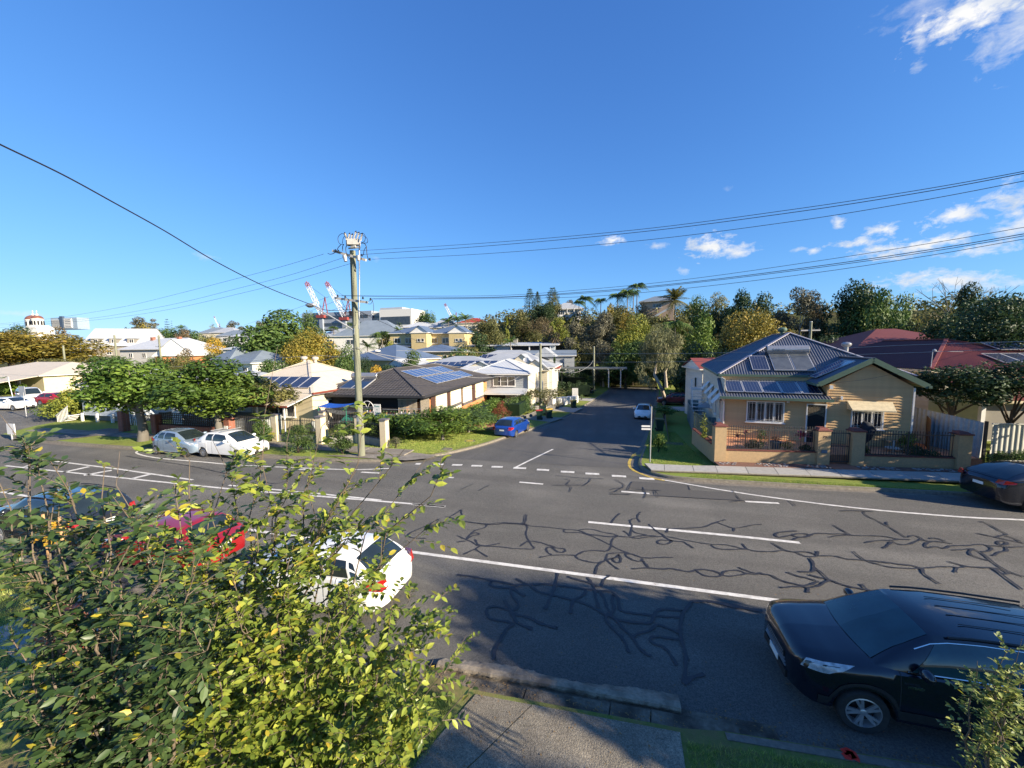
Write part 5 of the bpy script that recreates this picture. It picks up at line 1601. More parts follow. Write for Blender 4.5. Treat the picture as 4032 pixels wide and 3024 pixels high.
# plants and pots on the terrace
def spiky(label, p, h, w, tint, n=26, name='cordyline', seed=1, stem=True):
 t = thing(name, label, 'plant', p)
 rn = random.Random(seed); V, Fq, T_ = [], [], []
 for i in range(n):
  a = rn.uniform(0, 6.28); el = rn.uniform(.2, 1.4); L = w * .55 * rn.uniform(.7, 1.1)
  d = Vector((math.cos(a) * math.cos(el), math.sin(a) * math.cos(el), math.sin(el))); s = Vector((-math.sin(a), math.cos(a), 0)) * .035 * w / .6
  b = Vector((0, 0, h - w * .45)); m2 = b + d * L * .55; e = b + d * L + Vector((0, 0, -.25 * L))
  k = len(V); V += [tuple(b - s * .4), tuple(b + s * .4), tuple(m2 + s), tuple(e), tuple(m2 - s)]
  Fq += [(k, k + 1, k + 2, k + 4), (k + 4, k + 2, k + 3, k + 3)]; T_ += [rn.random()] * 2
 mb = MB(); mb.v = V; mb.f = [f if len(set(f)) == 4 else f[:3] for f in Fq]
 mb.build('leaves', tint, t)
 if stem: MB().tube([(0, 0, 0), (0, 0, h - w * .4)], [.03, .02], 6).build('stem', m_bark, t)
 return t
m_cord = mat('cordyline_leaf', (.16, .025, .045), .5, (.08, .02, .03), 6)
m_cordp = mat('cordyline_pink', (.42, .03, .10), .5, (.18, .02, .05), 6)
spiky('thin reddish cordyline with two heads at the left end of the iron fence', h79(1.35, .55, .66), 1.05, .75, m_cord, 22, seed=2)
spiky('slender reddish cordyline just right of the two headed one', h79(1.75, .6, .66), 1.2, .6, m_cord, 18, seed=3)
spiky('bright magenta cordyline beside the house number pillar', h79(4.45, .6, .66), 1.25, 1.0, m_cordp, 46, seed=4)
bush('shrub', 'rounded grey green shrub low behind the iron fence', *h79(2.15, .75)[:2], .95, .62, 'grey', 3, 1500, .07, base=.66)
bush('shrub', 'thin upright green shrub beside the middle fence post', *h79(2.62, .9)[:2], .7, 1.3, 'green', 4, 500, .08, base=.66)
bush('shrub', 'sparse leafy shrub beside the blue pot', *h79(3.75, .5)[:2], .7, .75, 'olive', 2, 420, .07, base=.66)
bush('shrub', 'low dark green plant between second pillar and gate end', *h79(4.6, .45)[:2], .7, .55, 'dark', 2, 500, .08, base=.66)
bush('shrub', 'small green shrub behind the pillar right of the gate', *h79(7.3, .55)[:2], .7, .5, 'green', 1, 600, .08, base=.66)
bush('shrub', 'dark green foliage low at the right end of the iron fence', *h79(9.9, .7)[:2], 1.6, .5, 'dark', 3, 1200, .09, base=.60)
bush('shrub', 'bright leafed yellow green plant at the right end of the railings', *h79(10.2, 1.7)[:2], .9, 1.1, 'bright', 2, 320, .14, base=.66)
bush('vine', 'yellow green vine spilling over the side railing of number 79', *h79(-.05, 1.6)[:2], .4, 1.9, 'lime', 5, 420, .09, base=.9, trunks=False)
def pot(label, p, r, h, m, plant='red', n=160):
 t = thing('flower_pot', label, 'pot', p)
 MB().lathe([(0, 0), (r * .7, 0), (r, h * .9), (r * 1.1, h * .92), (r * 1.1, h), (r * .95, h), (r * .92, h * .9), (0, h * .88)], 16).build('pot', m, t, smooth=40)
 C, Q = crown_shape('bush', 2)
 V, F_, tt = leafcloud([(a * r * 2.2, b * r * 2.2, h * .85 + c * r * 1.6) for a, b, c in C], [q * r * 1.6 for q in Q], n, .07, 3)
 link('plant', fastmesh('plant', V, F_, L_[plant], tt), t)
 return t
pot('dark blue glazed pot with pink and red flowers behind the iron fence', h79(3.35, .85, .66), .27, .5, mat('blue_glaze', (.02, .07, .11), .25, (.10, .13, .16), 4), 'red')
pot('turquoise square pot with pink flowers beside the folded umbrella', h79(7.55, 1.5, .66), .2, .38, mat('turquoise_pot', (.05, .38, .36), .5), 'red', 90)
um = thing('garden_umbrella', 'folded navy garden umbrella leaning before the right window of number 79', 'umbrella', h79(8.5, 2.1, .66))
MB().tube([(-.25, 0, 1.35), (-.1, 0, 1.2), (.05, 0, .95), (0, 0, .5), (-.12, 0, .15)], [.10, .30, .33, .2, .06], 10).build('canopy', mat('navy_canvas', (.012, .018, .03), .8), um, smooth=50)
MB().tube([(-.3, 0, 1.42), (-.15, 0, .0)], .02, 6).build('pole', m_wwhite, um)
bb = thing('bird_bath', 'small pale garden statue standing in a shallow dish behind the fence', 'ornament', h79(9.15, 1.2, .66))
MB().lathe([(0, .0), (.12, 0), (.05, .05), (.05, .14), (.32, .18), (.34, .22), (.28, .2), (0, .19)], 16).build('dish', m_conc2, bb, smooth=40)
MB().tube([(0, 0, .19), (0, 0, .35), (.01, 0, .48), (-.02, 0, .60)], [.05, .06, .045, .03], 8).build('figure', m_conc2, bb, smooth=60)
gf = thing('garden_bench', 'old slatted timber bench half hidden behind the right railings', 'bench', h79(9.9, 1.9, .66), .3)
for k in range(4):
 MB().box((0, k * .11, .42), (1.2, .09, .03)).build('slat', mat('old_timber', (.34, .27, .16), .85), gf)
for s_ in (-.5, .5): MB().box((s_, .16, .21), (.06, .4, .42)).build('leg', MATS['old_timber'], gf)

# teal side fence and bins
m_teal = mat('teal_sheet', (.145, .215, .235), .5, (.12, .185, .205), 3)
m_teald = mat('blue_sheet', (.05, .12, .17), .5, (.04, .10, .145), 3)
TF = thing('side_fence', 'tall pale teal sheet fence running back along the verge left of number 79', 'fence', (0, 0, 0))
a, b = Vector((*[(5.69,30.17)][0], 0)), Vector((*[(7.44,44.5)][0], 0))
n = 14
for i in range(n):
 p, q = a.lerp(b, i / n), a.lerp(b, (i + 1) / n)
 m2 = MB(); zb = gz(p.x, p.y) + .1
 corr_face(m2, [Vector((p.x, p.y, zb)), Vector((q.x, q.y, zb)), Vector((q.x + .001, q.y, zb + 1.75)), Vector((p.x + .001, p.y, zb + 1.75))], q - p, .2, .012)
 m2.bar((p.x, p.y, zb + 1.77), (q.x, q.y, zb + 1.77), .05); m2.box((p.x, p.y, zb + .88), (.06, .05, 1.8))
 m2.build('panel', m_teal, TF)
m2 = MB(); corr_face(m2, [Vector((a.x, a.y - .05, -.45)), Vector((a.x + 1.7, a.y - .2, -.45)), Vector((a.x + 1.7, a.y - .19, 1.2)), Vector((a.x, a.y - .04, 1.2))], (1, -.09, 0), .2, .012); m2.build('end_panel', m_teald, TF)
m2 = MB(); m2.bar((b.x, b.y, -.3), (b.x + 2, b.y - .2, -.3), .05, 1.8); m2.build('end_panel', m_teal, TF)
tr_ = MB(); 
tr_.prism([(a.x + .4, a.y + 3, 1.4), (a.x + 1.6, a.y + 3, 1.4), (b.x + 1.6, a.y + 7, 1.4), (b.x + .4, a.y + 7, 1.4)], (0, 0, .04)); tr_.build('shade_roof', mat('pale_sheet', (.30, .32, .34), .6), TF)
bush('shrub', 'pale green shrubs growing over the side fence beside the house', a.x + 1.0, a.y + 1, 1.3, 1.75, 'pale', 2, 900, .1)

def wheelie_bin(label, x, y, rz, lid, body=None, z=None, group=None):
 t = thing('wheelie_bin', label, 'wheelie bin', (x, y, gz(x, y) + .14 if z is None else z), rz, group)
 body = body or mat('bin_green', (.010, .035, .022), .5, (.014, .042, .028), 6)
 mb = MB()
 mb.add([(-.21, -.24, .03), (.21, -.24, .03), (.21, .22, .03), (-.21, .22, .03), (-.28, -.32, .94), (.28, -.32, .94), (.28, .34, .94), (-.28, .34, .94)],
           ((0, 3, 2, 1), (4, 5, 6, 7), (0, 1, 5, 4), (1, 2, 6, 5), (2, 3, 7, 6), (3, 0, 4, 7)))
 mb.box((0, -.33, .80), (.40, .03, .06)); mb.box((0, .02, .92), (.62, .72, .05))
 mb.build('body', body, t)
 l_ = MB(); l_.add([(-.30, -.37, .95), (.30, -.37, .95), (.30, .37, .97), (-.30, .37, .97), (-.27, -.33, 1.0), (.27, -.33, 1.0), (.27, .34, 1.07), (-.27, .34, 1.07)],
           ((0, 3, 2, 1), (4, 5, 6, 7), (0, 1, 5, 4), (1, 2, 6, 5), (2, 3, 7, 6), (3, 0, 4, 7)))
 l_.build('lid', lid, t)
 MB().tube([(-.27, .42, .98), (.27, .42, .98)], .018, 6).build('handle', body, t)
 for s_ in (-1, 1):
  MB().cyl((s_ * .24, .26, .1), (s_ * .30, .26, .1), .10, n=14).build('wheel', m_tyre, t)
 return t
m_ly = mat('lid_yellow', (.62, .38, .02), .5); m_lr = mat('lid_red', (.50, .03, .02), .5); m_lg = mat('lid_dark', (.02, .03, .028), .5); m_lo = mat('lid_olive', (.16, .13, .03), .5)

# ---------------------------------------------------------------- poles, wires, street furniture
m_pole = mat('treated_pole', (.235, .245, .17), .9, (.15, .155, .11), 5, bump=.8, bscale=16, stretch=(1, 1, .12))
m_galv = mat('galvanised', (.46, .47, .48), .45, (.36, .37, .38), 8, metal=.5)
m_arm = mat('pale_crossarm', (.52, .50, .46), .7)
m_cable = mat('black_cable', (.012, .012, .014), .6)
m_cableg = mat('grey_cable', (.30, .30, .30), .6)
m_wire = mat('dark_wire', (.05, .055, .065), .5)
def wire(label, pts, r, m, name='power_line'):
 P = [Vector(p) for p in pts]
 out = []
 n = len(P)
 for i in range(n - 1):
  p0, p1, p2, p3 = P[max(i - 1, 0)], P[i], P[i + 1], P[min(i + 2, n - 1)]
  for k in range(8):
   t = k / 8
   out.append(.5 * ((2 * p1) + (-p0 + p2) * t + (2 * p0 - 5 * p1 + 4 * p2 - p3) * t * t + (-p0 + 3 * p1 - 3 * p2 + p3) * t ** 3))
 out.append(P[-1])
 me = MB().tube(out, r * .8, 5).mesh(name, m, 60)
 o = link(name, me)
 return tag(o, label, 'cable')
PX, PY = -14.42, 19.1
mp_ = thing('power_pole', 'tall weathered timber power pole on the corner with two crossarms and switch box', 'power pole', (PX, PY, .1))
def L(p): return (p[0] - PX, p[1] - PY, p[2] - .1)
MB().tube([(0, 0, -.1), (0, 0, 4), (.02, 0, 8), (.06, 0, 11.75)], [.20, .185, .17, .155], 14).build('shaft', m_pole, mp_, smooth=60)
xa = MB(); xa.bar(L((-15.51,18.9,11.89)), L((-13.38,18.9,11.23)), .11, .13)
xa.build('crossarm', m_arm, mp_)
xa = MB(); xa.bar(L((-15.48,18.85,9.26)), L((-13.38,18.85,8.93)), .11, .13)
xa.build('crossarm', m_arm, mp_)
sw_ = MB(); c0 = L((-14.03,18.8,12.21))
sw_.box(c0, (.62, .34, .30), .35); sw_.box((c0[0] - .32, c0[1], c0[2] + .02), (.22, .30, .34), .35)
sw_.bar((c0[0] - .35, c0[1], c0[2] - .3), (c0[0] + .4, c0[1], c0[2] - .3), .07); sw_.box((c0[0], c0[1], c0[2] - .2), (.3, .2, .2))
sw_.build('switch_box', m_arm, mp_)
for q in ((-14.47,18.75,12.54), (-14.3,18.75,12.48), (-14.13,18.75,12.43), (-13.9,18.75,12.55), (-13.71,18.75,12.48), (-13.51,18.75,12.4)):
 q = L(q); sgn = -1 if q[0] < -.02 else 1
 ins = MB(); ax_ = Vector((sgn * .35, 0, .94))
 for k in range(5):
  ins.tube([Vector(q) + ax_ * (-.16 + k * .07), Vector(q) + ax_ * (-.125 + k * .07)], [.07, .045], 10)
 ins.tube([Vector(q) - ax_ * .18, Vector(q) + ax_ * .2], .035, 8)
 ins = ins.build('insulator', m_arm, mp_, smooth=50)
 MB().tube([Vector(q) + ax_ * .17, Vector(q) + ax_ * .27], [.06, .01], 8).build('cap', m_cable, ins)
def loop(pts, r=.014, m=m_cable, name='jumper_cable'):
 P = [Vector(L(p)) for p in pts]
 out = []
 for i in range(len(P) - 1):
  p0, p1, p2, p3 = P[max(i - 1, 0)], P[i], P[i + 1], P[min(i + 2, len(P) - 1)]
  for k in range(6):
   t = k / 6
   out.append(.5 * ((2 * p1) + (-p0 + p2) * t + (2 * p0 - 5 * p1 + 4 * p2 - p3) * t * t + (-p0 + 3 * p1 - 3 * p2 + p3) * t ** 3))
 out.append(P[-1])
 MB().tube(out, r, 6).build(name, m, mp_, smooth=60)
loop([(-14.52,18.7,12.65),(-14.71,18.7,12.7),(-14.92,18.7,12.57),(-14.96,18.7,12.36),(-14.85,18.7,12.17),(-14.6,18.7,12.12)])
loop([(-14.49,18.72,12.62),(-14.65,18.72,12.42),(-14.7,18.72,12.18)])
loop([(-13.43,18.7,12.5),(-13.22,18.7,12.42),(-13.08,18.7,12.25),(-13.12,18.7,12.09),(-13.33,18.7,12.09)])
loop([(-13.66,18.72,12.56),(-13.37,18.72,12.61),(-13.23,18.72,12.43),(-13.29,18.72,12.19),(-13.49,18.72,12.12)])
loop([(-13.84,18.74,12.65),(-13.71,18.74,12.7),(-13.62,18.74,12.59)])
loop([(-14.6,18.7,12.13),(-14.68,18.7,12.01),(-14.7,18.7,11.77)], .02); loop([(-14.43,18.7,12.05),(-14.49,18.7,11.87),(-14.46,18.7,11.62),(-14.35,18.7,11.41),(-14.21,18.7,11.24)], .02)
loop([(-14.77,18.7,12.13),(-14.96,18.7,11.99),(-15.07,18.7,11.84),(-15.28,18.7,11.69),(-15.53,18.7,11.66),(-15.68,18.7,11.72)], .018)
loop([(-13.52,18.7,12.1),(-13.29,18.7,12.06),(-13.18,18.7,11.89),(-13.17,18.7,11.69),(-13.15,18.7,11.41),(-13.07,18.7,11.18)], .02); loop([(-13.2,18.7,11.86),(-13.33,18.7,11.7),(-13.38,18.7,11.44)], .016)
loop([(-13.53,18.6,12.06),(-13.56,18.6,11.7)], .03)
loop([(-13.67,18.75,11.74),(-13.77,18.75,9.9),(-13.87,18.75,8.23),(-13.94,18.75,7.47)], .035, m_galv, 'conduit')
loop([(-12.9,18.6,9.05),(-12.82,18.6,8.68),(-12.89,18.6,8.31),(-13.14,18.6,8.17),(-13.38,18.6,8.22),(-13.61,18.6,8.37)], .012)
loop([(-14.46,18.6,8.99),(-14.37,18.6,8.86),(-14.57,18.6,8.53),(-14.81,18.6,8.25)], .012); loop([(-15.26,18.6,9.13),(-14.98,18.6,8.8),(-14.64,18.6,8.5),(-14.3,18.6,8.34)], .012); loop([(-14.86,18.6,9.07),(-14.63,18.6,8.66),(-14.35,18.6,8.4)], .012)
loop([(-14.56,18.6,8.6),(-14.6,18.6,8.41),(-14.71,18.6,8.24)], .012); loop([(-13.68,18.6,8.36),(-13.57,18.6,8.16),(-13.51,18.6,8)], .014)
loop([(-13.07,18.5,8.92),(-12.88,18.5,9),(-12.81,18.5,8.99),(-12.94,18.5,8.79),(-13.22,18.5,8.85)], .010)
MB().box(L((-14.43,18.8,8.36)), (.16, .14, .26)).build('junction_box', m_cable, mp_)
MB().tube([L((-14.59,18.7,11.51)), L((-14.53,18.7,11.2))], [.13, .09], 10).build('insulator', m_galv, mp_, smooth=50)
MB().tube([L((-13.71,18.7,11.45)), L((-13.7,18.7,11.18))], [.13, .09], 10).build('insulator', m_galv, mp_, smooth=50)
for q in ((-15.21,18.75,11.84), (-15.01,18.75,11.79), (-13.03,18.75,11.21), (-13.52,18.75,11.46), (-15.22,18.75,9.35), (-14.72,18.75,9.27), (-13.58,18.75,9.16), (-13.1,18.75,9.07)):
 q = L(q); MB().lathe([(.05, -.05), (.055, 0), (.03, .03), (.045, .06), (.0, .09)], 8, q).build('pin_insulator', m_cable, mp_, smooth=50)
MB().box((0, -.2, 2.2), (.16, .02, .24)).build('pole_plate', m_galv, mp_)
sl = thing('street_light', 'street light on a long steel outreach arm fixed to the tall pole', 'street light', (PX, PY, .1))
MB().tube([L((-14.36,18.9,7.42)), L((-15.15,18.5,8)), L((-16.32,18.2,8.73))], [.045, .04, .033], 8).build('outreach_arm', m_galv, sl, smooth=60)
MB().bar(L((-14.37,18.95,7.53)), L((-14.39,18.95,7.19)), .14, .05).build('bracket', m_galv, sl)
hd = Vector(L((-16.55,18.15,8.84)))
MB().ico(hd, .30, 2, (1.15, .55, .38)).build('lamp_head', m_galv, sl, smooth=60)
MB().ico(hd + Vector((-.02, 0, -.05)), .24, 2, (1, .5, .42)).build('lamp_bowl', m_wglass, sl, smooth=60)

wire('uppermost of the three high wires running right from the tall pole', [(-14.02,18.9,11.77),(-5.72,16.41,10.89),(0.56,14.52,10.36),(4.73,13.27,10.19),(7.25,12.52,10.16),(8.97,12,10.2)] + [(9.43,11.2,10.09)], .011, m_wire)
wire('middle of the three high wires running right from the tall pole', [(-13.79,18.9,11.55),(-5.77,16.56,10.8),(0.57,14.7,10.32),(4.8,13.46,10.16),(7.37,12.71,10.15),(9.12,12.2,10.22)] + [(9.6,11.4,10.12)], .013, m_wire)
wire('lowest of the three high wires running right from the tall pole', [(-13,18.9,11.25),(-5.9,16.91,10.56),(0.59,15.08,10.12),(4.95,13.86,10.01),(7.61,13.11,10.06),(9.43,12.6,10.17)] + [(9.95,11.8,10.09)], .011, m_wire)
wire('highest of the low voltage wires running right from the crossarm', [(-15.33,18.9,9.41),(-5.86,16.68,8.67),(-1.26,15.6,8.56),(2.29,14.77,8.61),(5.72,13.96,8.81),(8.13,13.4,9),(9.83,13,9.17)] + [(10.56,12.4,9.21)], .009, m_wire)
wire('second low voltage wire running right from the crossarm', [(-15.08,18.9,9.37),(-5.91,16.81,8.62),(-1.27,15.76,8.49),(2.32,14.95,8.53),(5.8,14.15,8.69),(8.27,13.59,8.87),(9.99,13.2,9.05)] + [(10.74,12.6,9.09)], .013, m_wire)
wire('third low voltage wire running right from the crossarm', [(-13.27,18.9,9.14),(-6.03,17.16,8.64),(-1.29,16.03,8.48),(2.35,15.15,8.52),(5.87,14.31,8.67),(8.34,13.72,8.84),(10.07,13.3,9.02)] + [(10.83,12.7,9.07)], .011, m_wire)
wire('lowest of the low voltage wires running right from the crossarm', [(-13.03,18.9,9.1),(-6.07,17.29,8.62),(-1.3,16.18,8.36),(2.38,15.32,8.38),(5.95,14.49,8.55),(8.47,13.91,8.77),(10.23,13.5,8.98)] + [(11.1,13,9.05)], .010, m_wire)
wire('highest wire running left from the tall pole to the distant poles', [(-16.12,18.9,11.76),(-20.22,19.82,11.47),(-25.91,21.09,11.18),(-33.08,22.69,10.84),(-42.35,24.76,10.48),(-54.73,27.52,10.33),(-67.14,30.3,10.36),(-83.72,34,10.59)], .012, m_wire)
wire('middle wire running left from the tall pole to the distant poles', [(-14.86,18.9,11.46),(-19.36,19.89,11),(-24.84,21.09,10.66),(-33.65,23.02,10.17),(-42.94,25.05,9.92),(-51.84,27,9.83),(-67.52,30.44,10.08),(-83.76,34,10.41)], .012, m_wire)
wire('lowest wire running left from the tall pole to the distant poles', [(-14.39,18.9,11.11),(-19.52,20.02,10.65),(-25.03,21.21,10.3),(-33.86,23.13,9.84),(-43.16,25.16,9.64),(-52.03,27.08,9.64),(-67.66,30.48,9.84),(-83.84,34,10.06)], .012, m_wire)
wire('upper thin wire from the lower crossarm towards the left', [(-15.92,18.9,9.37),(-23.79,24.21,9.4),(-34.15,31.21,9.55),(-47.17,40,9.75)], .010, m_wire)
wire('second thin wire from the lower crossarm towards the left', [(-15.35,18.9,9.14),(-22.66,23.73,8.94),(-32.6,30.31,8.87),(-47.25,40,8.92)], .010, m_wire)
wire('third thin wire from the lower crossarm towards the left', [(-14.52,18.9,8.88),(-22.52,24.05,8.68),(-31.54,29.86,8.48),(-47.29,40,8.49)], .010, m_wire)
wire('thick black bundled cable sweeping from the upper left down to the tall pole', [(-9.76,3.6,9.87)] + [(-10.18,4.4,9.86),(-10.43,5.29,9.76),(-10.68,6.21,9.58),(-11.01,7.39,9.34),(-11.45,8.98,8.95),(-12.09,11.24,8.58),(-12.85,13.99,8.32),(-13.32,15.67,8.21),(-14.14,18.6,8.57)], .019, m_cable)
wire('lower service cable dropping from the tall pole to the orange brick house roof', [(-14.16,18.9,6.42),(-14.02,20.1,6.09),(-13.78,22.17,5.59),(-13.32,26.2,4.79),(-12.9,29.93,4.09),(-12.35,34.72,3.51),(-11.74,40,3.33)], .022, m_cableg, 'service_cable')
wire('upper service cable dropping from the tall pole to the white roofed house', [(-14.24,18.9,6.45),(-14.24,19.47,6.35),(-14.25,20.68,6.1),(-14.27,28.1,5.19),(-14.31,36.46,4.34),(-14.34,45,3.51)], .020, m_cableg, 'service_cable')
wire('dark cable falling from the tall pole towards the palms behind', [(-14.04,18.9,8.52),(-14.99,21.79,8.29),(-16.49,26.35,7.98),(-19.71,36.12,7.1),(-27.58,60,6.28)], .018, m_cable, 'service_cable')
wire('service cable crossing in front of the cream roof to the left', [(-14.41,18.9,6.43),(-15.8,19.21,6),(-16.7,19.41,5.77),(-20.11,20.18,5.27),(-24.33,21.12,4.78),(-28.25,22,4.36)], .016, m_cableg, 'service_cable')
wire('sagging service cable passing left above the street trees', [(-14.42,18.9,6.31),(-15.37,19,5.93),(-17.23,19.2,6.01),(-20.41,19.55,5.86),(-23.95,19.93,5.62),(-33.89,21,5.12)], .014, m_cableg, 'service_cable')
wire('upper of the two pale service cables crossing before number 79', [(-5.75,30,5.86),(3.69,23.12,5.9),(8.29,19.77,6.1),(10.78,17.96,6.25),(12.78,16.5,6.32)] + [(13.26,15.5,6.33)], .012, m_cableg, 'service_cable')
wire('lower of the two pale service cables crossing before number 79', [(-5.76,30,5.18),(3.7,23.12,5.45),(8.3,19.77,5.8),(10.8,17.96,5.96),(12.8,16.5,6.1)] + [(13.28,15.5,6.14)], .012, m_cableg, 'service_cable')
wire('long pale service wire running left from the middle pole', [(-8.2,42,5.66),(-14.77,34.43,6.03),(-18.62,30,6.23)], .014, m_cableg, 'service_cable')
wire('thin service wire to the gable corner of number 79', [(11.41,25,4.18), (12.65,24.5,4.42), (14.08,24,4.9), (15.63,23.5,5.64), (16.66,23,6.05)], .008, m_wire, 'service_cable')
wire('sagging white service cable from the middle pole to the far pole', [(-8.25,43,4.58),(-7.63,46.23,3.68),(-6.51,52.01,2.95),(-5.36,57.93,2.73),(-4.26,63.61,3.33),(-3.79,66,4.07)], .03, m_cableg, 'service_cable')
wire('short service cable from the middle pole to the weatherboard house', [(-11.29,45,2.91),(-11.81,42.81,2.54),(-12.47,40,2.71)], .018, m_cableg, 'service_cable')
wire('pair of faint wires crossing the far left treetops', [(-150.5,60,1.22),(-111.36,49.27,1.8),(-91.56,43.84,2.57),(-77.54,40,3.64)], .02, m_cableg, 'service_cable')
def simple_pole(label, x, y, ztop, r=.13, arms=(), base=None):
 zb = gz(x, y) + .1 if base is None else base
 t = thing('power_pole', label, 'power pole', (x, y, zb))
 MB().tube([(0, 0, -.2), (0, 0, ztop - zb)], [r * 1.15, r * .85], 10).build('shaft', m_pole, t, smooth=60)
 for z, w in arms:
  MB().box((0, 0, z - zb), (w, .1, .12)).build('crossarm', m_arm, t)
  for k in (-.42, -.15, .15, .42):
   MB().cyl((k * w, 0, z - zb + .05), (k * w, 0, z - zb + .2), .04, n=6).build('insulator', m_cable, t)
 MB().cyl((0, 0, ztop - zb - .02), (0, 0, ztop - zb + .04), r * .9, n=10).build('cap', m_galv, t)
 return t
simple_pole('timber pole in front of the white roofed house on the side street', *([(-8.95,46.31)])[0], (-8.85,45.5,6.78)[2], .17)
simple_pole('shorter pole beside the pencil pine on the side street', *([(-9.34,68.25)])[0], (-8.69,63,3.15)[2], .14)
simple_pole('tall pole at the bend near the end of the side street', *([(-4.02,72.68)])[0], (-3.91,69,6.41)[2], .19)
simple_pole('farthest thin pole at the end of the side street', *([(-3.08,80.92)])[0], (-3.02,78,4.56)[2], .16)
simple_pole('concrete pole rising through the orange tree at the far left', (-120.94,58,4.68)[0], 58, (-120.33,58,8.06)[2], .2)
simple_pole('timber pole standing before the grey apartment building', (-118.28,66,4.92)[0], 66, (-117.97,66,10.66)[2], .22)
simple_pole('pole with crossarms before the white roofs and brick gable', (-109.71,70,5.03)[0], 70, (-109.34,70,10.6)[2], .22, (((-109.4,70,10.12)[2], 3.8), ((-109.72,70,7.75)[2], 3.0)))
simple_pole('small distant pole with crossarm above the green tree', (-124.97,120,19.69)[0], 120, (-124.84,120,21.22)[2], .25, (((-124.87,120,20.9)[2], 2.2),), base=-1)
simple_pole('dark green pole rising behind the ridge of number 79', (18.17,44,6.72)[0], 44, (18.22,44,8.51)[2], .13, (((18.26,44,7.69)[2], 1.6),), base=0)
# sign post on the corner
x, y = ([(1.81,21.44)])[0]
sp = thing('street_sign', 'slim steel post with two small white street name blades at the corner', 'street sign', (x, y, .12))
MB().tube([(0, 0, 0), (.02, .02, 3.02)], .032, 10).build('post', m_galv, sp, smooth=60)
for z, k in ((1.95, 0), (1.80, 1)):
 MB().box((-.24, -.02 - .01 * k, z), (.46, .02, .09), .1).build('name_blade', m_wwhite, sp)
# far left signs
x, y, z = (-56.82,24,-0.68)
sg = thing('road_sign', 'back of a square white road sign on a post near the left junction', 'road sign', (x, y, .1))
MB().tube([(0, 0, 0), (0, 0, 2.4)], .04, 8).build('post', m_galv, sg); MB().box((-.2, 0, 2.55), (.95, .03, .95)).build('sign_plate', m_alum, sg)
x, y, z = (-85.47,35,-0.29)
sg = thing('road_sign', 'small white sign on a leaning post by the far cars', 'road sign', (x, y, .05))
MB().tube([(0, 0, 0), (-.5, 0, 2.6)], .04, 8).build('post', m_galv, sg); MB().box((-.55, 0, 2.7), (.4, .03, .6)).build('sign_plate', m_wwhite, sg)
x, y, z = (-42.71,17.2,-0.33)
sg = thing('traffic_island_sign', 'white square board low on the painted median at the far left', 'road sign', (x, y, 0))
MB().tube([(0, 0, 0), (0, 0, .5)], .05, 8).build('post', m_galv, sg); MB().box((0, 0, .85), (.9, .05, .8)).build('sign_plate', m_wwhite, sg)

# ---------------------------------------------------------------- vehicles
suv_t = [(0, .92), (.06, 1.02), (.2, 1.07), (.6, 1.11), (1.15, 1.17), (1.6, 1.18), (3.2, 1.20), (4.0, 1.22), (4.45, 1.18), (4.6, 1.02)]
SV, SP, SCP = car('suv', 'black hybrid wagon parked at the near kerb in the lower right', (5.3, 7.9, 0), math.pi, paint('black', (.006, .009, .018), .22, .2),
 4.6, 1.9, 1.74, 2.69, .93, suv_t, (1.12, 1.95, 4.05, 4.5), .36, suv=True, glass=m_glassb, cat='four wheel drive')
# its own badge, grille bars, wipers
text('HYBRID', .06, m_chrome, SV, (4.6 / 2 - 1.55, .968, .97), (R(90), 0, R(180)), 'lettering', .003)
for k in range(5):
 MB().box((2.312, 0, .58 + k * .05), (.02, .9 - .05 * k, .015)).build('grille_bar', m_rimd, SV)
for y0, y1 in ((.55, -.05), (-.05, -.6)):
 a = SCP(1.24, 4.0, .02, 1); 
 MB().tube([(2.3 - 1.16, y0, 1.17), (2.3 - 1.30, (y0 + y1) / 2, 1.26), (2.3 - 1.34, y1, 1.29)], .011, 5).build('wiper', m_black, SV)
MB().tube([SCP(s_, 1.98, .010, 1) for s_ in np.linspace(1.65, 4.0, 12)], .010, 5).build('window_trim', m_chrome, SV, smooth=60)
MB().tube([SCP(s_, .1, .012, 1) for s_ in np.linspace(1.5, 4.0, 10)], .009, 5).build('window_trim', m_chrome, SV, smooth=60)
hb = MB()
for s_ in (-.32, .32):
 hb.tube([(2.3 - .45, s_ * 1.2, 1.075), (2.3 - .8, s_ * 1.15, 1.115), (2.3 - 1.15, s_ * 1.1, 1.158)], .012, 5)
hb.build('bonnet_crease', MATS['paint_black'], SV, smooth=60)
for k in range(4):
 MB().tube([(2.3 - s_, -.35 + .24 * k, 1.74 + .018) for s_ in (2.4, 3.0, 3.6)], .006, 5).build('roof_groove', m_black, SV)
white_t = [(0, .66), (.08, .74), (.3, .84), (.8, .93), (1.25, 1.0), (2.6, 1.02), (3.6, 1.05), (4.1, 1.02), (4.35, .95)]
car('hatchback', 'white hatchback parked on the near left behind the shrub with red tail lights', (-7.28, 7.95, 0), math.pi + .02, paint('white', (.80, .80, .78)), 4.35, 1.76, 1.47, 2.60, .85, white_t, (1.2, 2.0, 3.45, 4.05), .31, plate='117 IH4')
car('hatchback', 'red hatchback parked behind the shrub ahead of the white one', (-12.9, 8.1, 0), math.pi, paint('red', (.26, .010, .012)), 4.1, 1.7, 1.46, 2.5, .8, [(a * .94, b) for a, b in white_t], (1.1, 1.85, 3.3, 3.85), .30)
car('wagon', 'dark grey four wheel drive farthest left behind the shrub', (-18.3, 8.25, 0), math.pi, paint('charcoal', (.022, .026, .034), .2, .3), 4.6, 1.83, 1.70, 2.66, .92, suv_t, (1.18, 2.0, 4.0, 4.42), .36, suv=True, cat='four wheel drive')
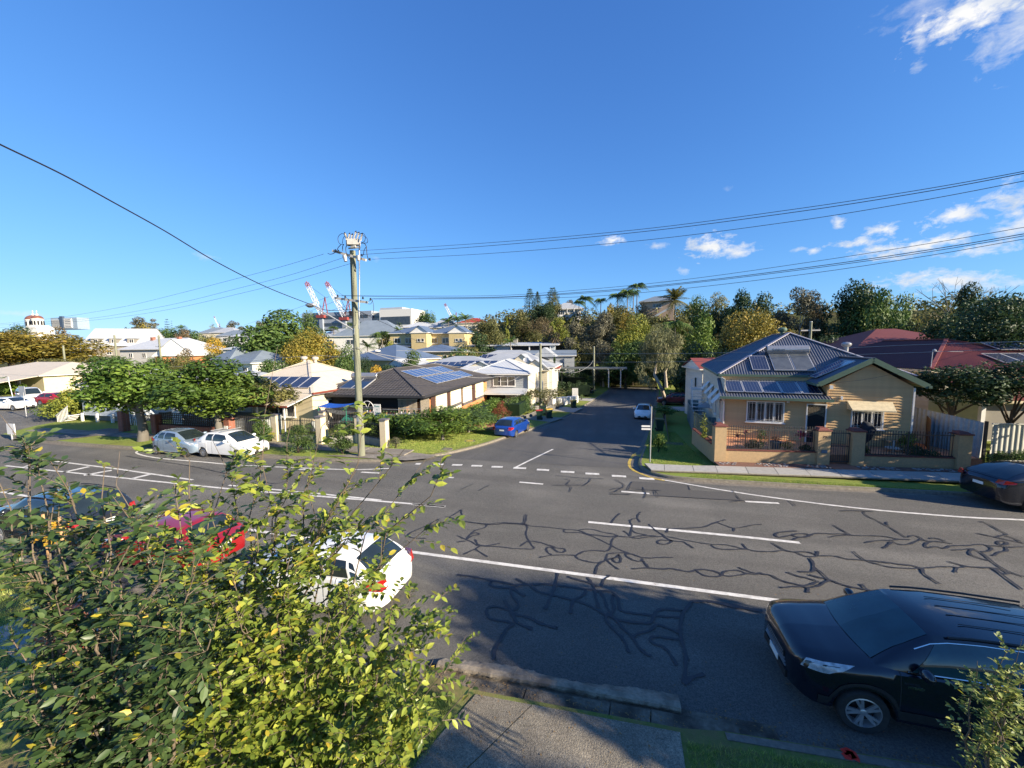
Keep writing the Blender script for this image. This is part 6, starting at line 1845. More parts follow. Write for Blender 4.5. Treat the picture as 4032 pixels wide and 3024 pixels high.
mir_t = [(0, .66), (.06, .78), (.2, .88), (.6, .97), (.95, 1.02), (2.4, 1.03), (3.2, 1.06), (3.6, 1.02), (3.71, .92)]
car('hatchback', 'silver blue small hatchback parked at the far kerb under the street trees', (-26.1, 17.55, 0), -.01, paint('silver_blue', (.33, .43, .53), .25, .5), 3.71, 1.665, 1.50, 2.45, .75, mir_t, (.9, 1.75, 2.95, 3.5), .28)
tii_t = [(0, .64), (.08, .75), (.3, .85), (.8, .95), (1.15, 1.02), (2.6, 1.04), (3.5, 1.07), (4.2, 1.05), (4.42, .96)]
tc_, _, TCP = car('sedan', 'white sedan with roof bars parked at the far kerb beside the silver blue hatchback', (-22.6, 17.8, 0), 0.0, paint('white', (.80, .80, .78)), 4.42, 1.695, 1.52, 2.6, .88, tii_t, (1.05, 1.95, 3.3, 3.95), .30, rear='sedan')
for s_ in (2.2, 3.0): MB().box((2.21 - s_, 0, 1.60), (.05, 1.25, .03)).build('roof_bar', m_galv, tc_)
maz_t = [(0, .62), (.08, .74), (.3, .84), (.9, .95), (1.2, 1.0), (2.6, 1.02), (3.5, 1.05), (4.2, .99), (4.4, .90)]
x, y = -8.15, 30.0
car('hatchback', 'bright blue hatchback parked on the side street before the hedge', (x, y, rz_(x, y) + .01), R(83), paint('blue', (.012, .06, .33), .22, .3), 4.41, 1.755, 1.465, 2.64, .85, maz_t, (1.1, 2.05, 3.45, 4.05), .31)
x, y = 3.05, 45.6
car('sedan', 'white sedan facing the camera parked on the right of the side street', (x, y, rz_(x, y) + .01), R(263.5), paint('white', (.80, .80, .78)), 4.88, 1.84, 1.45, 2.82, .98, [(s_ * 1.1, z_ * .95) for s_, z_ in tii_t], (1.35, 2.3, 3.6, 4.4), .33, rear='sedan')
x, y = (7.81,57,-0.43)[0:2]
car('suv', 'dark red wagon parked across the driveway beyond the paperbark', (x, y, gz(x, y) + .13), R(178), paint('dark_red', (.13, .008, .012)), 4.6, 1.83, 1.70, 2.7, .9, suv_t, (1.18, 2.0, 4.0, 4.42), .34, suv=True, cat='wagon')
x, y = (-6.11,66,-0.14)[0:2]
car('suv', 'dark wagon half hidden under the carport at the street end', (x, y, gz(x, y) + .13), R(170), paint('night', (.012, .018, .03)), 4.6, 1.83, 1.68, 2.7, .9, suv_t, (1.18, 2.0, 4.0, 4.42), .34, suv=True, cat='wagon')
car('suv', 'dark coupe style wagon parked at the far kerb at the right edge', (16.1, 19.35, 0), R(9), paint('black', (.006, .009, .018), .22, .2), 4.67, 1.88, 1.62, 2.81, .83, suv_t, (1.35, 2.2, 3.3, 4.45), .36, suv=False, rear='sedan', wstyle='five', cat='four wheel drive')
car('van', 'white van parked before the cream roofed building at the far left', (-73.6, 31.6, 0), R(165) + math.pi, paint('white', (.80, .80, .78)), 4.9, 1.9, 1.98, 3.0, .9, [(s_ * 1.06, z_ * 1.08) for s_, z_ in suv_t], (.7, 1.6, 4.5, 4.8), .33, cat='van')
car('hatchback', 'dark red hatchback parked beside the white van at the far left', (-67.4, 31.2, 0), R(12), paint('crimson', (.28, .012, .018)), 4.2, 1.72, 1.5, 2.5, .8, [(a * .95, b) for a, b in white_t], (1.1, 1.85, 3.3, 3.9), .31)
car('hatchback', 'bright red car behind the white van at the far left', (-67.5, 35.4, 0), R(10), paint('red', (.26, .010, .012)), 4.2, 1.72, 1.5, 2.5, .8, [(a * .95, b) for a, b in white_t], (1.1, 1.85, 3.3, 3.9), .31)
car('sedan', 'white sedan at the far left edge before the clipped hedge', (-66.6, 27.2, 0), R(8), paint('white', (.80, .80, .78)), 4.5, 1.78, 1.45, 2.65, .88, tii_t, (1.1, 2.0, 3.4, 4.1), .31, rear='sedan')

# bins
G5 = None
wheelie_bin('wheelie bin with a red lid beside the pole at the side street kerb', *([(-7.69,39.01)])[0], R(-80), m_lr)
wheelie_bin('wheelie bin with a yellow lid right of the red lidded one', *([(-6.96,40.56)])[0], R(-60), m_ly)
wheelie_bin('dark wheelie bin half hidden behind the pole on the side street', *([(-8.19,44.02)])[0], R(-80), m_lg)
wheelie_bin('yellow lidded wheelie bin standing alone farther up the side street', *([(-5.43,50.86)])[0], R(-50), m_ly)
wheelie_bin('dark green wheelie bin with an olive lid on the verge near the round shrub', *([(3.64,34.63)])[0], R(95), m_lo)
wheelie_bin('dark wheelie bin against the blue end of the side fence', *([(5.66,28.67)])[0], R(5), m_lg)
wheelie_bin('yellow lidded green wheelie bin in front of the timber fence on the left', *([(-28.55,22)])[0], R(10), m_ly, mat('bin_bright_green', (.05, .10, .03), .5))

# ================================================================ other houses
m_cream = mat('cream_wall', (.60, .52, .36), .75, (.54, .46, .31), 2.5)
m_creamroof = mat('cream_metal_roof', (.60, .52, .40), .6, (.54, .47, .36), .8, wave=('X', 1.6))
m_whiteroof = mat('white_metal_roof', (.50, .52, .53), .5, (.42, .44, .46), .7, wave=('X', 1.6))
m_greyroof = mat('grey_blue_roof', (.19, .23, .27), .55, (.15, .185, .22), .6, wave=('X', 1.5))
m_blueroof = mat('steel_blue_roof', (.11, .15, .22), .5, (.09, .125, .185), .6, wave=('X', 1.5))
m_paleroof = mat('pale_grey_roof', (.36, .38, .40), .55, (.30, .32, .34), .7, wave=('X', 1.5))
m_redroof = mat('dull_red_roof', (.135, .030, .022), .6, (.11, .024, .018), .7)
m_redrib = mat('ribbed_red_roof', (.24, .055, .036), .6, (.19, .042, .03), 1.5)
m_brickred = gridmat('red_brick', (.30, .09, .05), (.25, .2, .16), .24, .086, .01, .85, .2, 'XYZ', c2=(.24, .07, .045))
m_brickorange = gridmat('orange_brick', (.56, .22, .085), (.46, .25, .14), .24, .086, .008, .85, .2, 'XYZ', c2=(.50, .19, .075))
m_greyren = mat('grey_render', (.27, .25, .21), .85, (.22, .205, .175), 1.2, blotch=((.19, .175, .15), .4, .6))
m_dkwood = mat('dark_fence_wood', (.05, .035, .025), .85, (.08, .055, .04), 8)
W_white, W_cream, W_yel = siding('white', (.62, .61, .57)), siding('cream', (.60, .54, .40)), mat('yellow_wall', (.55, .44, .22), .8, (.50, .39, .19), 2)
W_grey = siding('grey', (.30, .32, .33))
W_blue = siding('pale_blue', (.42, .46, .50))

# ---- cream cottage with the large pale roof
x, y, z = (-23.94,26.5,5.6)
cr = house('cream cottage with a broad pale pyramid roof and dark solar panels', (-27.2, 24.6, -.1), R(1.5), 8.6, 9.5, 3.15, 'pyr', 2.35, m_cream, m_creamroof, .45,
   [('r', 2.2, 1.9, 1.2, 1.0), ('r', 6.2, 1.9, 1.2, 1.0)], ridge=mat('cream_capping', (.52, .46, .38), .6), ribs=None)
whirly(cr, (-.35, 4.6, 5.55), 1.2, MATS['cream_capping']); whirly(cr, (.5, 5.0, 5.5), 1.2, MATS['cream_capping'])
vr = MB(); A4 = [Vector((-6.4, -2.6, 2.45)), Vector((4.4, -2.6, 2.45)), Vector((4.7, -.3, 3.12)), Vector((-4.7, -.3, 3.12))]
vr.add(A4, [(0, 1, 2, 3)]); vr.build('verandah_roof', m_creamroof, cr)
MB().prism([tuple(p - Vector((0, 0, .08))) for p in A4], (0, 0, .06)).build('verandah_soffit', m_wwhite, cr)
g_ = MB(); g_.box((-1.0, -2.66, 2.42), (10.9, .12, .12)); g_.box((4.82, 4.7, 3.12), (.12, 10.4, .14)); g_.build('gutter', mat('red_brown_gutter', (.20, .05, .03), .5), cr)
for u in (-5.6, -3.2, -.8, 1.6, 4.0): MB().box((u, -2.45, 1.2), (.1, .1, 2.5)).build('verandah_post', m_wwhite, cr)
wv = MB(); wv.box((-2.2, -1.2, .75), (7.2, 2.2, 1.4)); wv.build('verandah_boards', W_grey, cr)
window(cr, (-3.2, -2.33, 1.6), 1.0, .9, 2); window(cr, (1.5, -.02, 1.7), 2.4, 1.1, 3)
sl_ = Vector((0, 4.9, 2.35)).normalized()
solar(cr, Vector((-3.2, .15, 3.42)), (1, 0, 0), sl_, 7, 1, .99, 1.7, lift=.1)
MB().box((4.35, 3.0, -.2), (.12, 6.5, 2.2)).build('side_skirt', W_grey, cr)

# ---- orange brick house, tiled roof
OB = thing('brick_house', 'orange brick house with dark tiled hip roof and cream shutters on the side street', 'house', (-15.0, 27.2, -.55), R(2.5))
# local: origin at the SE wall corner, x to the west is negative
MB().box((-4.6, 9.6, .35), (9.2, 18.4, 4.6)).build('wall', m_brickorange, OB)
zE = 3.25
A_, B_, C_, D_ = Vector((-10.0, -.7, zE)), Vector((.7, -.7, zE)), Vector((.7, 19.5, zE)), Vector((-10.0, 19.5, zE))
r0, r1 = Vector((-4.65, 4.6, zE + 1.85)), Vector((-4.65, 14.4, zE + 1.85))
m_tile = mat('charcoal_tile', (.075, .068, .064), .7, (.048, .044, .043), 4, rnd=.12, bump=.3)
def tile_face(P, name_part, maxn, tw=.30, th=.36):
 P = [Vector(p) for p in P]
 ex = (P[1] - P[0]).normalized(); nn = ex.cross(P[2] - P[0]).normalized()
 if nn.z < 0: nn = -nn
 ey = nn.cross(ex)
 if ey.z < 0: ey = -ey
 q = [((p - P[0]).dot(ex), (p - P[0]).dot(ey)) for p in P]
 H_ = max(b for _, b in q)
 mb = MB()
 mb.add([(-tw / 2, 0, .028), (-tw / 6, 0, .060), (tw / 6, 0, .060), (tw / 2, 0, .028), (-tw / 2, th, .0), (-tw / 6, th, .032), (tw / 6, th, .032), (tw / 2, th, .0), (-tw / 2, 0, 0), (tw / 2, 0, 0)],
           ((0, 1, 5, 4), (1, 2, 6, 5), (2, 3, 7, 6), (8, 9, 3, 2, 1, 0)))
 me = mb.mesh('roof_tile', m_tile)
 rot = Matrix((ex, ey, nn)).transposed().to_4x4()
 cnt = 0; rest = MB()
 rows = int(H_ / th) + 1
 for r_ in range(rows):
  b = r_ * th
  xs = []
  for (a, c), (d, e) in zip(q, q[1:] + q[:1]):
   bb = min(b + th * .5, H_ - .01)
   if (c - bb) * (e - bb) < 0: xs.append(a + (d - a) * (bb - c) / (e - c))
  if len(xs) < 2: continue
  lo, hi = min(xs), max(xs)
  k = int(lo / tw) + 1
  while k * tw < hi:
   p = P[0] + ex * (k * tw) + ey * b + nn * .012
   if cnt < maxn:
    o = link('roof_tile', me, OB); o.matrix_local = Matrix.Translation(p) @ rot; cnt += 1
   else:
    rest.add([p + ex * v[0] + ey * v[1] + nn * v[2] for v in mb.v], mb.f)
   k += 1
 if rest.v:
  o = rest.build('roof_tiles', m_tile, OB); o['kind'] = 'stuff'
und = MB()
for f in ((A_, B_, r0), (B_, C_, r1, r0), (C_, D_, r1), (D_, A_, r0, r1)): und.add(f, [tuple(range(len(f)))])
und.build('roof', m_tile, OB)
tile_face((A_, B_, r0), 'roof_tile', 290); tile_face((B_, C_, r1, r0), 'roof_tile', 0)
cm = MB()
for a, b in ((A_, r0), (B_, r0), (C_, r1), (r0, r1)): cm.bar(a + Vector((0, 0, .06)), b + Vector((0, 0, .06)), .24, .09)
cm.build('ridge_capping', m_tile, OB)
MB().prism([tuple(p + Vector((0, 0, -.2))) for p in (A_, B_, C_, D_)], (0, 0, .16)).build('soffit', mat('dark_soffit', (.03, .028, .03), .7), OB)
g_ = MB(); g_.box((-4.65, -.76, zE - .05), (10.8, .12, .16)); g_.box((.76, 9.4, zE - .05), (.12, 20.3, .16)); g_.build('gutter', mat('charcoal_gutter', (.035, .035, .04), .5), OB)
sv_ = Vector((-5.35, 0, 1.85)).normalized()
solar(OB, Vector((-.45, 4.4, zE + .42)), (0, 1, 0), sv_, 10, 1, 1.0, 1.65, m_cellb, lift=.11)
solar(OB, Vector((-2.2, 4.0, zE + 1.02)), (0, 1, 0), sv_, 9, 1, 1.0, 1.65, m_cellb, lift=.11)
fv = Vector((0, 5.3, 1.85)).normalized()
hot_water(OB, Vector((-7.3, .25, zE + .32)), (1, 0, 0), fv, m_collb, 1.1, 2.0, .29, 2.5, None)
# porch shade as a flat dark sheet, grille, shutters
MB().box((-5.0, -.03, 1.55), (7.6, .1, 2.9)).build('porch_opening_shade', m_shade, OB)
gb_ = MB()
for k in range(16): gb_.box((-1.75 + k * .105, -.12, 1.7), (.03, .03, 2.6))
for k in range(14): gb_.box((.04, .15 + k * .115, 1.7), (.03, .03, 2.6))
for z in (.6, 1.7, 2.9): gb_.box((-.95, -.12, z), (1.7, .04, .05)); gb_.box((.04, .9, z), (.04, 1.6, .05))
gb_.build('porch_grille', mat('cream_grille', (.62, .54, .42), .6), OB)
MB().box((.02, .9, 1.7), (.05, 1.7, 2.6)).build('porch_side_opening_shade', m_shade, OB)  # dark sheet for the shade behind the side grille
m_shut = mat('cream_shutter', (.72, .66, .50), .6, (.66, .60, .45), 3, wave=('Z', 1.4))
for v0, v1, z0, z1 in ((3.0, 5.4, .9, 3.0), (6.4, 9.2, .35, 3.0), (9.8, 12.6, 1.2, 3.0), (14.0, 17.0, 1.2, 3.0)):
 s_ = MB().box((.06, (v0 + v1) / 2, (z0 + z1) / 2), (.10, v1 - v0, z1 - z0)).build('roller_shutter', m_shut, OB)
 MB().box((.11, (v0 + v1) / 2, 1.35 if z0 < 1.1 else z0 - .1), (.08, v1 - v0 + .1, .28)).build('sill_band', mat('grey_band', (.12, .11, .11), .7), s_)
for v0, v1 in ((2.0, 3.0), (5.4, 6.4), (9.2, 9.8), (12.6, 14.0)):
 MB().box((.03, (v0 + v1) / 2, 1.95), (.05, v1 - v0 - .12, 2.1)).build('dark_panel', mat('dark_brown_panel', (.07, .03, .02), .7), OB)
MB().box((.05, 7.7, -.5), (.05, 2.0, 1.2)).build('lower_shutter', m_shut, OB)
MB().box((.05, 13.2, -.75), (.06, 2.3, 1.6)).build('garage_door', mat('grey_door', (.22, .21, .20), .6), OB)
MB().box((.05, 17.0, -.5), (.06, .9, 2.0)).build('door', mat('brown_door', (.12, .06, .035), .6), OB)
MB().box((.05, 12.5, .05), (.07, 5.5, .18)).build('brick_band', mat('dark_brick_band', (.22, .09, .05), .8), OB)
# porch clutter
def lc(o, x, y, z):
 c, s = math.cos(o.rotation_euler.z), math.sin(o.rotation_euler.z)
 return (o.location.x + x * c - y * s, o.location.y + x * s + y * c, o.location.z + z)
tg = thing('shade_cloth', 'teal shade cloth hung sagging across the front of the brick house porch', 'shade cloth', lc(OB, -3.2, -1.6, 1.2))
vs, fs = [], []
for i in range(17):
 for j in range(7):
  u, v = i / 16, j / 6
  sag = -.38 * math.sin(u * 3.14) * (.4 + .6 * (1 - v)) + .05 * math.sin(u * 19 + v * 3)
  vs.append((-2.6 + 5.6 * u, -.5 + 1.2 * v + .05 * math.sin(u * 14), .1 + .55 * v + sag))
fs = [(i * 7 + j, (i + 1) * 7 + j, (i + 1) * 7 + j + 1, i * 7 + j + 1) for i in range(16) for j in range(6)]
MB().add(vs, fs).build('cloth', mat('teal_cloth', (.02, .20, .17), .8, (.015, .15, .13), 3, transl=.3), tg, smooth=60)
for u in (-2.6, 3.0): MB().tube([(u, -.5, -1.4), (u, -.5, .2)], .025, 6).build('pole', m_galv, tg)
tg = thing('shade_cloth', 'grey shade cloth hanging under the tiled eave behind the teal one', 'shade cloth', lc(OB, -6.2, -.9, 1.8))
vs = [(-1.9 + 3.8 * i / 10, -.2 + .4 * j / 4, .2 + .25 * j / 4 - .28 * math.sin(i / 10 * 3.14)) for i in range(11) for j in range(5)]
MB().add(vs, [(i * 5 + j, (i + 1) * 5 + j, (i + 1) * 5 + j + 1, i * 5 + j + 1) for i in range(10) for j in range(4)]).build('cloth', mat('grey_cloth', (.09, .10, .11), .85), tg, smooth=60)
sg = thing('hand_painted_sign', 'white hand painted board reading Plants 4 Sale before the dark porch', 'sign', (lambda p: (p[0], p[1], p[2]))((-17.74,25.6,1.52)))
MB().box((0, 0, .2), (.62, .03, .85)).build('board', m_wwhite, sg)
for s_, z in (('Plants', .46), ('4', .20), ('Sale', -.04)): text(s_, .20, mat('sign_green', (.10, .25, .20), .7), sg, (0, -.02, z), (R(90), 0, 0))
MB().tube([(.28, .03, -1.2), (.28, .03, .2)], .03, 6).build('post', m_galv, sg)
rn = random.Random(5)
tb = [(((-16.49,25.4,1.42)), 1.6, 'long plant bench with pots under the teal shade cloth'), (((-15.09,25.8,1.45)), 1.8, 'second plant bench with pots at the right of the porch'), (((-18.79,25.6,1.52)), 1.3, 'metal garden table of clutter at the left of the porch')]
for p, w, lab in tb:
 t = thing('plant_bench', lab, 'bench', (p[0], p[1], p[2] - .45))
 MB().box((0, 0, .45), (w, .5, .04)).build('top', m_galv, t)
 for sx in (-w / 2 + .05, w / 2 - .05):
  for sy in (-.2, .2): MB().box((sx, sy, .1), (.04, .04, .7)).build('leg', m_galv, t)
 MB().bar((-w / 2, .24, .8), (w / 2, .24, .8), .03).build('rail', m_galv, t)
 for k in range(5):
  pt_ = thing('plant_pot', 'small white pot number %s from the left on the %s' % (('first', 'second', 'third', 'fourth', 'fifth')[k], lab.split(' with')[0].split(' of')[0]), 'pot', (p[0] - w / 2 + .2 + k * (w - .4) / 4, p[1] + rn.uniform(-.1, .1), p[2] + .02))
  pt_['label'] = '%s little pot from the left on the %s' % (('first', 'second', 'third', 'fourth', 'fifth')[k], lab.split(' with')[0].split(' of')[0])
  MB().lathe([(0, 0), (.05, 0), (.075, .12), (.06, .12)], 8).build('pot', rn.choice((m_wwhite, m_conc2, m_brickred)), pt_)
  MB().ico((0, 0, .18), .09, 1, (1, 1, 1), .3, k).build('plant', L_['green'], pt_)
wl_ = thing('ornamental_wheel', 'white arched metal garden ornament in the dark porch', 'ornament', (lambda p: (p[0], p[1], p[2]))((-18.82,25.9,1.77)))
mb = MB(); mb.tube([(math.cos(a) * .55, 0, math.sin(a) * .55) for a in np.linspace(0, 6.283, 22)], .025, 6)
for k in range(3): mb.bar((-math.cos(k * 1.05) * .55, 0, -math.sin(k * 1.05) * .55), (math.cos(k * 1.05) * .55, 0, math.sin(k * 1.05) * .55), .025)
mb.build('rim', m_wwhite, wl_)
bt = thing('tarpaulin', 'bright blue tarpaulin awning between the cream cottage and the brick house', 'tarpaulin', (lambda p: (p[0], p[1], p[2]))((-20.52,24.5,2.02)))
vs = [(-1.3 + 2.6 * i / 8, -.5 + 1.2 * j / 4, .05 + .12 * j / 4 + .1 * i / 8 - .1 * math.sin(i / 8 * 3.14)) for i in range(9) for j in range(5)]
MB().add(vs, [(i * 5 + j, (i + 1) * 5 + j, (i + 1) * 5 + j + 1, i * 5 + j + 1) for i in range(8) for j in range(4)]).build('cloth', mat('blue_tarp', (.01, .10, .48), .5, (.01, .08, .38), 4), bt, smooth=60)
for u in (-1.25, 1.2): MB().tube([(u, -.45, -1.6), (u, -.45, .1)], .03, 6).build('pole', mat('green_pole', (.02, .2, .12), .5), bt)

# ---- fences on the left
LF = thing('front_fence', 'cream rendered pillars with grey walls and dark railings before the cream cottage', 'fence', (0, 0, 0))
m_pcream = mat('cream_pillar', (.64, .55, .38), .8, (.57, .48, .33), 5)
m_gwall = mat('grey_lowwall', (.34, .33, .30), .85)
pts = [(-22.7, 21.1), (-19.2, 21.3), (-17.0, 22.4), (-14.5, 21.6), (-20.8, 23.4)]
for i, (x, y) in enumerate(pts):
 z = gz(x, y)
 p = MB().box((x, y, z + .95), (.42, .42, 1.95)).build('pillar', m_pcream, LF)
 MB().box((x, y, z + 1.96), (.52, .52, .09)).build('cap', mat('grey_cap', (.14, .13, .14), .8), p)
def iron_run(parent, a, b, z0, z1, wallh=.55, sp=.13, wm=None):
 a, b = Vector(a), Vector(b); d = b - a; L_n = d.length; an = math.atan2(d.y, d.x)
 c = (a + b) / 2; zg = gz(c.x, c.y)
 if wallh: MB().box((c.x, c.y, zg + wallh / 2 + .05), (L_n, .18, wallh), an).build('low_wall', wm or m_gwall, parent)
 MB().bar((a.x, a.y, zg + z0 + .08), (b.x, b.y, zg + z0 + .08), .04).build('rail', m_iron, parent); MB().bar((a.x, a.y, zg + z1 - .14), (b.x, b.y, zg + z1 - .14), .04).build('rail', m_iron, parent)
 me = MB().box((0, 0, (z1 - z0) / 2), (.022, .022, z1 - z0)).mesh('picket', m_iron)
 n = int(L_n / sp)
 for i in range(n):
  p = a.lerp(b, (i + .5) / n); link('picket', me, parent, (p.x, p.y, zg + z0))
iron_run(LF, (-22.5, 21.1), (-19.4, 21.3), .6, 1.75); iron_run(LF, (-18.6, 21.35), (-17.2, 22.3), .6, 1.75); iron_run(LF, (-16.8, 22.4), (-14.7, 21.7), .6, 1.7); iron_run(LF, (-20.6, 23.4), (-17.2, 23.4), 1.0, 2.3, 0)
WF = thing('timber_fence', 'dark timber picket fence on a brick base between the street trees and the cream pillars', 'fence', (0, 0, 0))
iron_run(WF, (-26.6, 21.2), (-22.9, 21.1), .35, 1.75, .3, .17, m_brickred)
BWf = thing('brick_fence', 'red brick garden wall topped by a dark timber lattice behind the parked cars', 'fence', (0, 0, 0))
MB().box((-30.3, 21.1, .42), (7.2, .3, .75)).build('brick_wall', m_brickred, BWf)
for x in (-34.0, -26.75, -37.6): MB().box((x, 21.0, .8), (.5, .5, 1.55 if x > -37 else 1.9)).build('brick_pier', m_brickred, BWf)
lt_ = MB()
for k in range(38): lt_.box((-33.8 + k * .19, 21.15, 1.25), (.05, .03, .95))
for k in range(6): lt_.box((-30.3, 21.12, .86 + k * .17), (7.1, .03, .05))
lt_.build('lattice', m_dkwood, BWf)
MB().box((-26.75, 20.70, .9), (.3, .05, .3)).build('letterbox', m_wwhite, BWf)

# ---- weatherboard bungalow behind the left street tree, and the stilt house
house('white weatherboard bungalow hidden behind the two left street trees', (-33.2, 24.5, -.1), 0, 9.0, 8, 3.0, 'hip', 1.6, W_white, m_paleroof, .5, [('f', -2.5, 1.6, 1.4, 1.2), ('f', 1.5, 1.6, 1.4, 1.2, 3), ('r', 2, 1.6, 1.2, 1.2)], door=('f', -.4, 0))
sh = house('small pale blue boarded house on stumps with outside stairs on the left', (-44.4, 23.6, .75), 0, 6.2, 7, 2.7, 'hip', 1.3, W_blue, m_paleroof, .4, [('f', -2.0, 1.5, 1.1, 1.0), ('f', 1.2, 1.5, 1.3, 1.0)], depth=.1)
MB().box((0, 3.6, -.5), (5.6, 6, 1.0)).build('stump_screen', mat('grey_slats', (.22, .23, .24), .8), sh)
for u in (-3.0, -1.0, 1.0, 3.0): MB().box((u, -.15, -.45), (.16, .16, 1.1)).build('stump', m_wwhite, sh)
st_ = MB()
for k in range(6): st_.box((-3.4 - k * .28, -.5, -.05 - k * .17), (.28, .9, .05))
st_.bar((-3.2, -.95, .85), (-5.0, -.95, -.1), .05); st_.bar((-3.2, -.95, -.1), (-5.0, -.95, -1.0), .07)
for k in range(9): st_.box((-3.3 - k * .19, -.95, .35 - k * .11), (.03, .03, .9))
for k in range(8): st_.box((3.2 + k * .22, -.6, -.45), (.04, .04, .9))
st_.bar((3.1, -.6, .0), (4.9, -.6, -.0), .05)
st_.build('stairs', m_wwhite, sh)
# ---- far left building with long cream roof
fl = house('long low building with a broad cream metal roof and pillared awning at the far left', (-101.5, 41, 0), R(-4), 24, 12, 2.9, 'hip', 1.9, m_cream, m_creamroof, .7, [('f', 4, 2.0, 2.4, 1.6, 3), ('f', -4, 2.0, 2.4, 1.6, 3)])
aw = MB(); aw.prism([(-12, -5.5, 2.0), (14, -5.5, 2.0), (12, 0, 2.8), (-12, 0, 2.8)], (0, 0, .1)); aw.build('awning', m_creamroof, fl)
MB().box((1, -5.55, 2.0), (26.2, .1, .22)).build('gutter', mat('brown_band', (.2, .12, .07), .6), fl)
for k in range(9): MB().box((-10.8 + k * 3, -5.3, .9), (.2, .2, 2.2)).build('awning_post', mat('steel_blue_post', (.28, .32, .36), .6), fl)
# ---- middle distance left
ga = house('grey rendered apartment building with white roofs and small dormers', ((-150.85,84,2.54)[0], 84, 0), R(34), 15, 14, 8.6, 'gablex', 5.6, m_greyren, m_whiteroof, .6,
   [('f', -6.5, 6.6, 1.6, 1.5), ('f', -1.5, 6.6, 1.3, 1.5), ('f', 4, 6.6, 1.3, 1.5), ('f', -6.5, 4.2, 1.8, 1.6), ('f', 0, 4.2, 1.3, 1.5), ('f', 6, 4.2, 1.3, 1.5), ('r', 4, 7.4, 1.2, 1.5), ('r', 9, 7.4, 1.2, 1.5), ('r', 13, 4.4, 1.2, 1.5), ('l', 5, 7.4, 1.8, 1.6), ('l', 11, 7.4, 1.8, 1.6), ('l', 5, 4.0, 1.8, 1.6), ('l', 11, 4.0, 1.8, 1.6)], cat='apartment building', name='apartment_building', depth=1)
for u in (-4.8, -.4, 4):
 dm = MB(); dm.box((u, 1.8, 10.0), (2.2, 2.6, 1.9)); dm = dm.build('dormer', m_greyren, ga)
 rf = MB(); rf.prism([(u - 1.5, .1, 10.8), (u + 1.5, .1, 10.8), (u, .1, 12.4)], (0, 4, 0)); rf.build('dormer_roof', m_whiteroof, dm)
 window(dm, (u, .5, 10.0), 1.1, 1.2, 2)
for z in (5.6, 2.4): 
 MB().box((-6.5, -.9, z), (5.5, 1.8, .2)).build('balcony', m_wwhite, ga)
MB().prism([(-9, -1.9, 7.4), (-3.5, -1.9, 7.4), (-3.5, .2, 8.3), (-9, .2, 8.3)], (0, 0, .12)).build('balcony_roof', m_whiteroof, ga)
wr = house('long white metal roofed terrace left of the brick gable', ((-131.86,82,5.78)[0], 82, 1.5), R(4), 24, 12, 5.8, 'hip', 3.4, W_white, m_whiteroof, .6, [('f', -8, 4, 1.5, 1.3), ('f', -3, 4, 1.5, 1.3), ('f', 3, 4, 1.5, 1.3)])
for u in (-6, 4): MB().box((u, 5, 8.4), (.9, .9, 2.2)).build('chimney', m_brickred, wr)
bg = house('orange brick gabled house with white bargeboards beside the long white roof', ((-108.23,72,3.07)[0], 72, -.5), R(28), 8, 9, 6.0, 'gabley', 4.2, m_brickorange, m_whiteroof, .5, [('f', 0, 4.6, 1.2, 1.6), ('f', -2, 1.8, 1.1, 1.4), ('f', 2, 1.8, 1.1, 1.4)], soffit=m_wwhite)
MB().box((1.5, -.15, 3.3), (3.2, .1, .8)).build('sign_board', m_wwhite, bg)
qh = house('old verandahed house with a wide grey roof on the left skyline', ((-289.42,165,19.65)[0], 165, 6.0), R(5), 30, 14, 4.6, 'hip', 5.2, m_cream, m_greyroof, 1.6, [('f', -8, 2.4, 1.6, 2.0), ('f', -3, 2.4, 1.6, 2.0), ('f', 3, 2.4, 1.6, 2.0), ('f', 8, 2.4, 1.6, 2.0)])
for k in range(11): MB().box((-15 + k * 3, -1.4, 2.2), (.3, .3, 4.4)).build('verandah_post', m_wwhite, qh)
MB().box((0, -1.4, .9), (31, .15, 1.0)).build('balustrade', m_wwhite, qh)
MB().prism([(-15.5, -1.5, 4.4), (15.5, -1.5, 4.4), (15.5, -1.5, 5.2), (-15.5, -1.5, 5.2)], (0, .2, 0)).build('verandah_beam', m_cream, qh)
rr = house('long red roofed house with dark solar panels on the left', ((-208.8,125,12.33)[0], 125, 2.5), R(6), 26, 10, 4.0, 'hip', 3.2, W_cream, mat('bright_red_roof', (.38, .055, .03), .6), .6, [('f', -5, 2.2, 1.4, 1.3), ('f', 5, 2.2, 1.4, 1.3)])
solar(rr, Vector((-4, .4, 4.6)), (1, 0, 0), Vector((0, 5, 3.0)), 6, 1, 1.6, 3, lift=.2)
house('grey roofed house stretching right of the red roof at the left', ((-168.24,105,10.04)[0], 105, 2.2), R(3), 24, 10, 3.4, 'hip', 2.3, W_white, m_blueroof, .6, [('f', 0, 2, 1.6, 1.3)])
house('low building with a bright white roof behind the apartment building', ((-217.33,118,14.22)[0], 118, 2.0), R(3), 34, 14, 5.0, 'hip', 3.6, W_white, m_whiteroof, .6, [('f', 0, 3, 1.6, 1.3)])
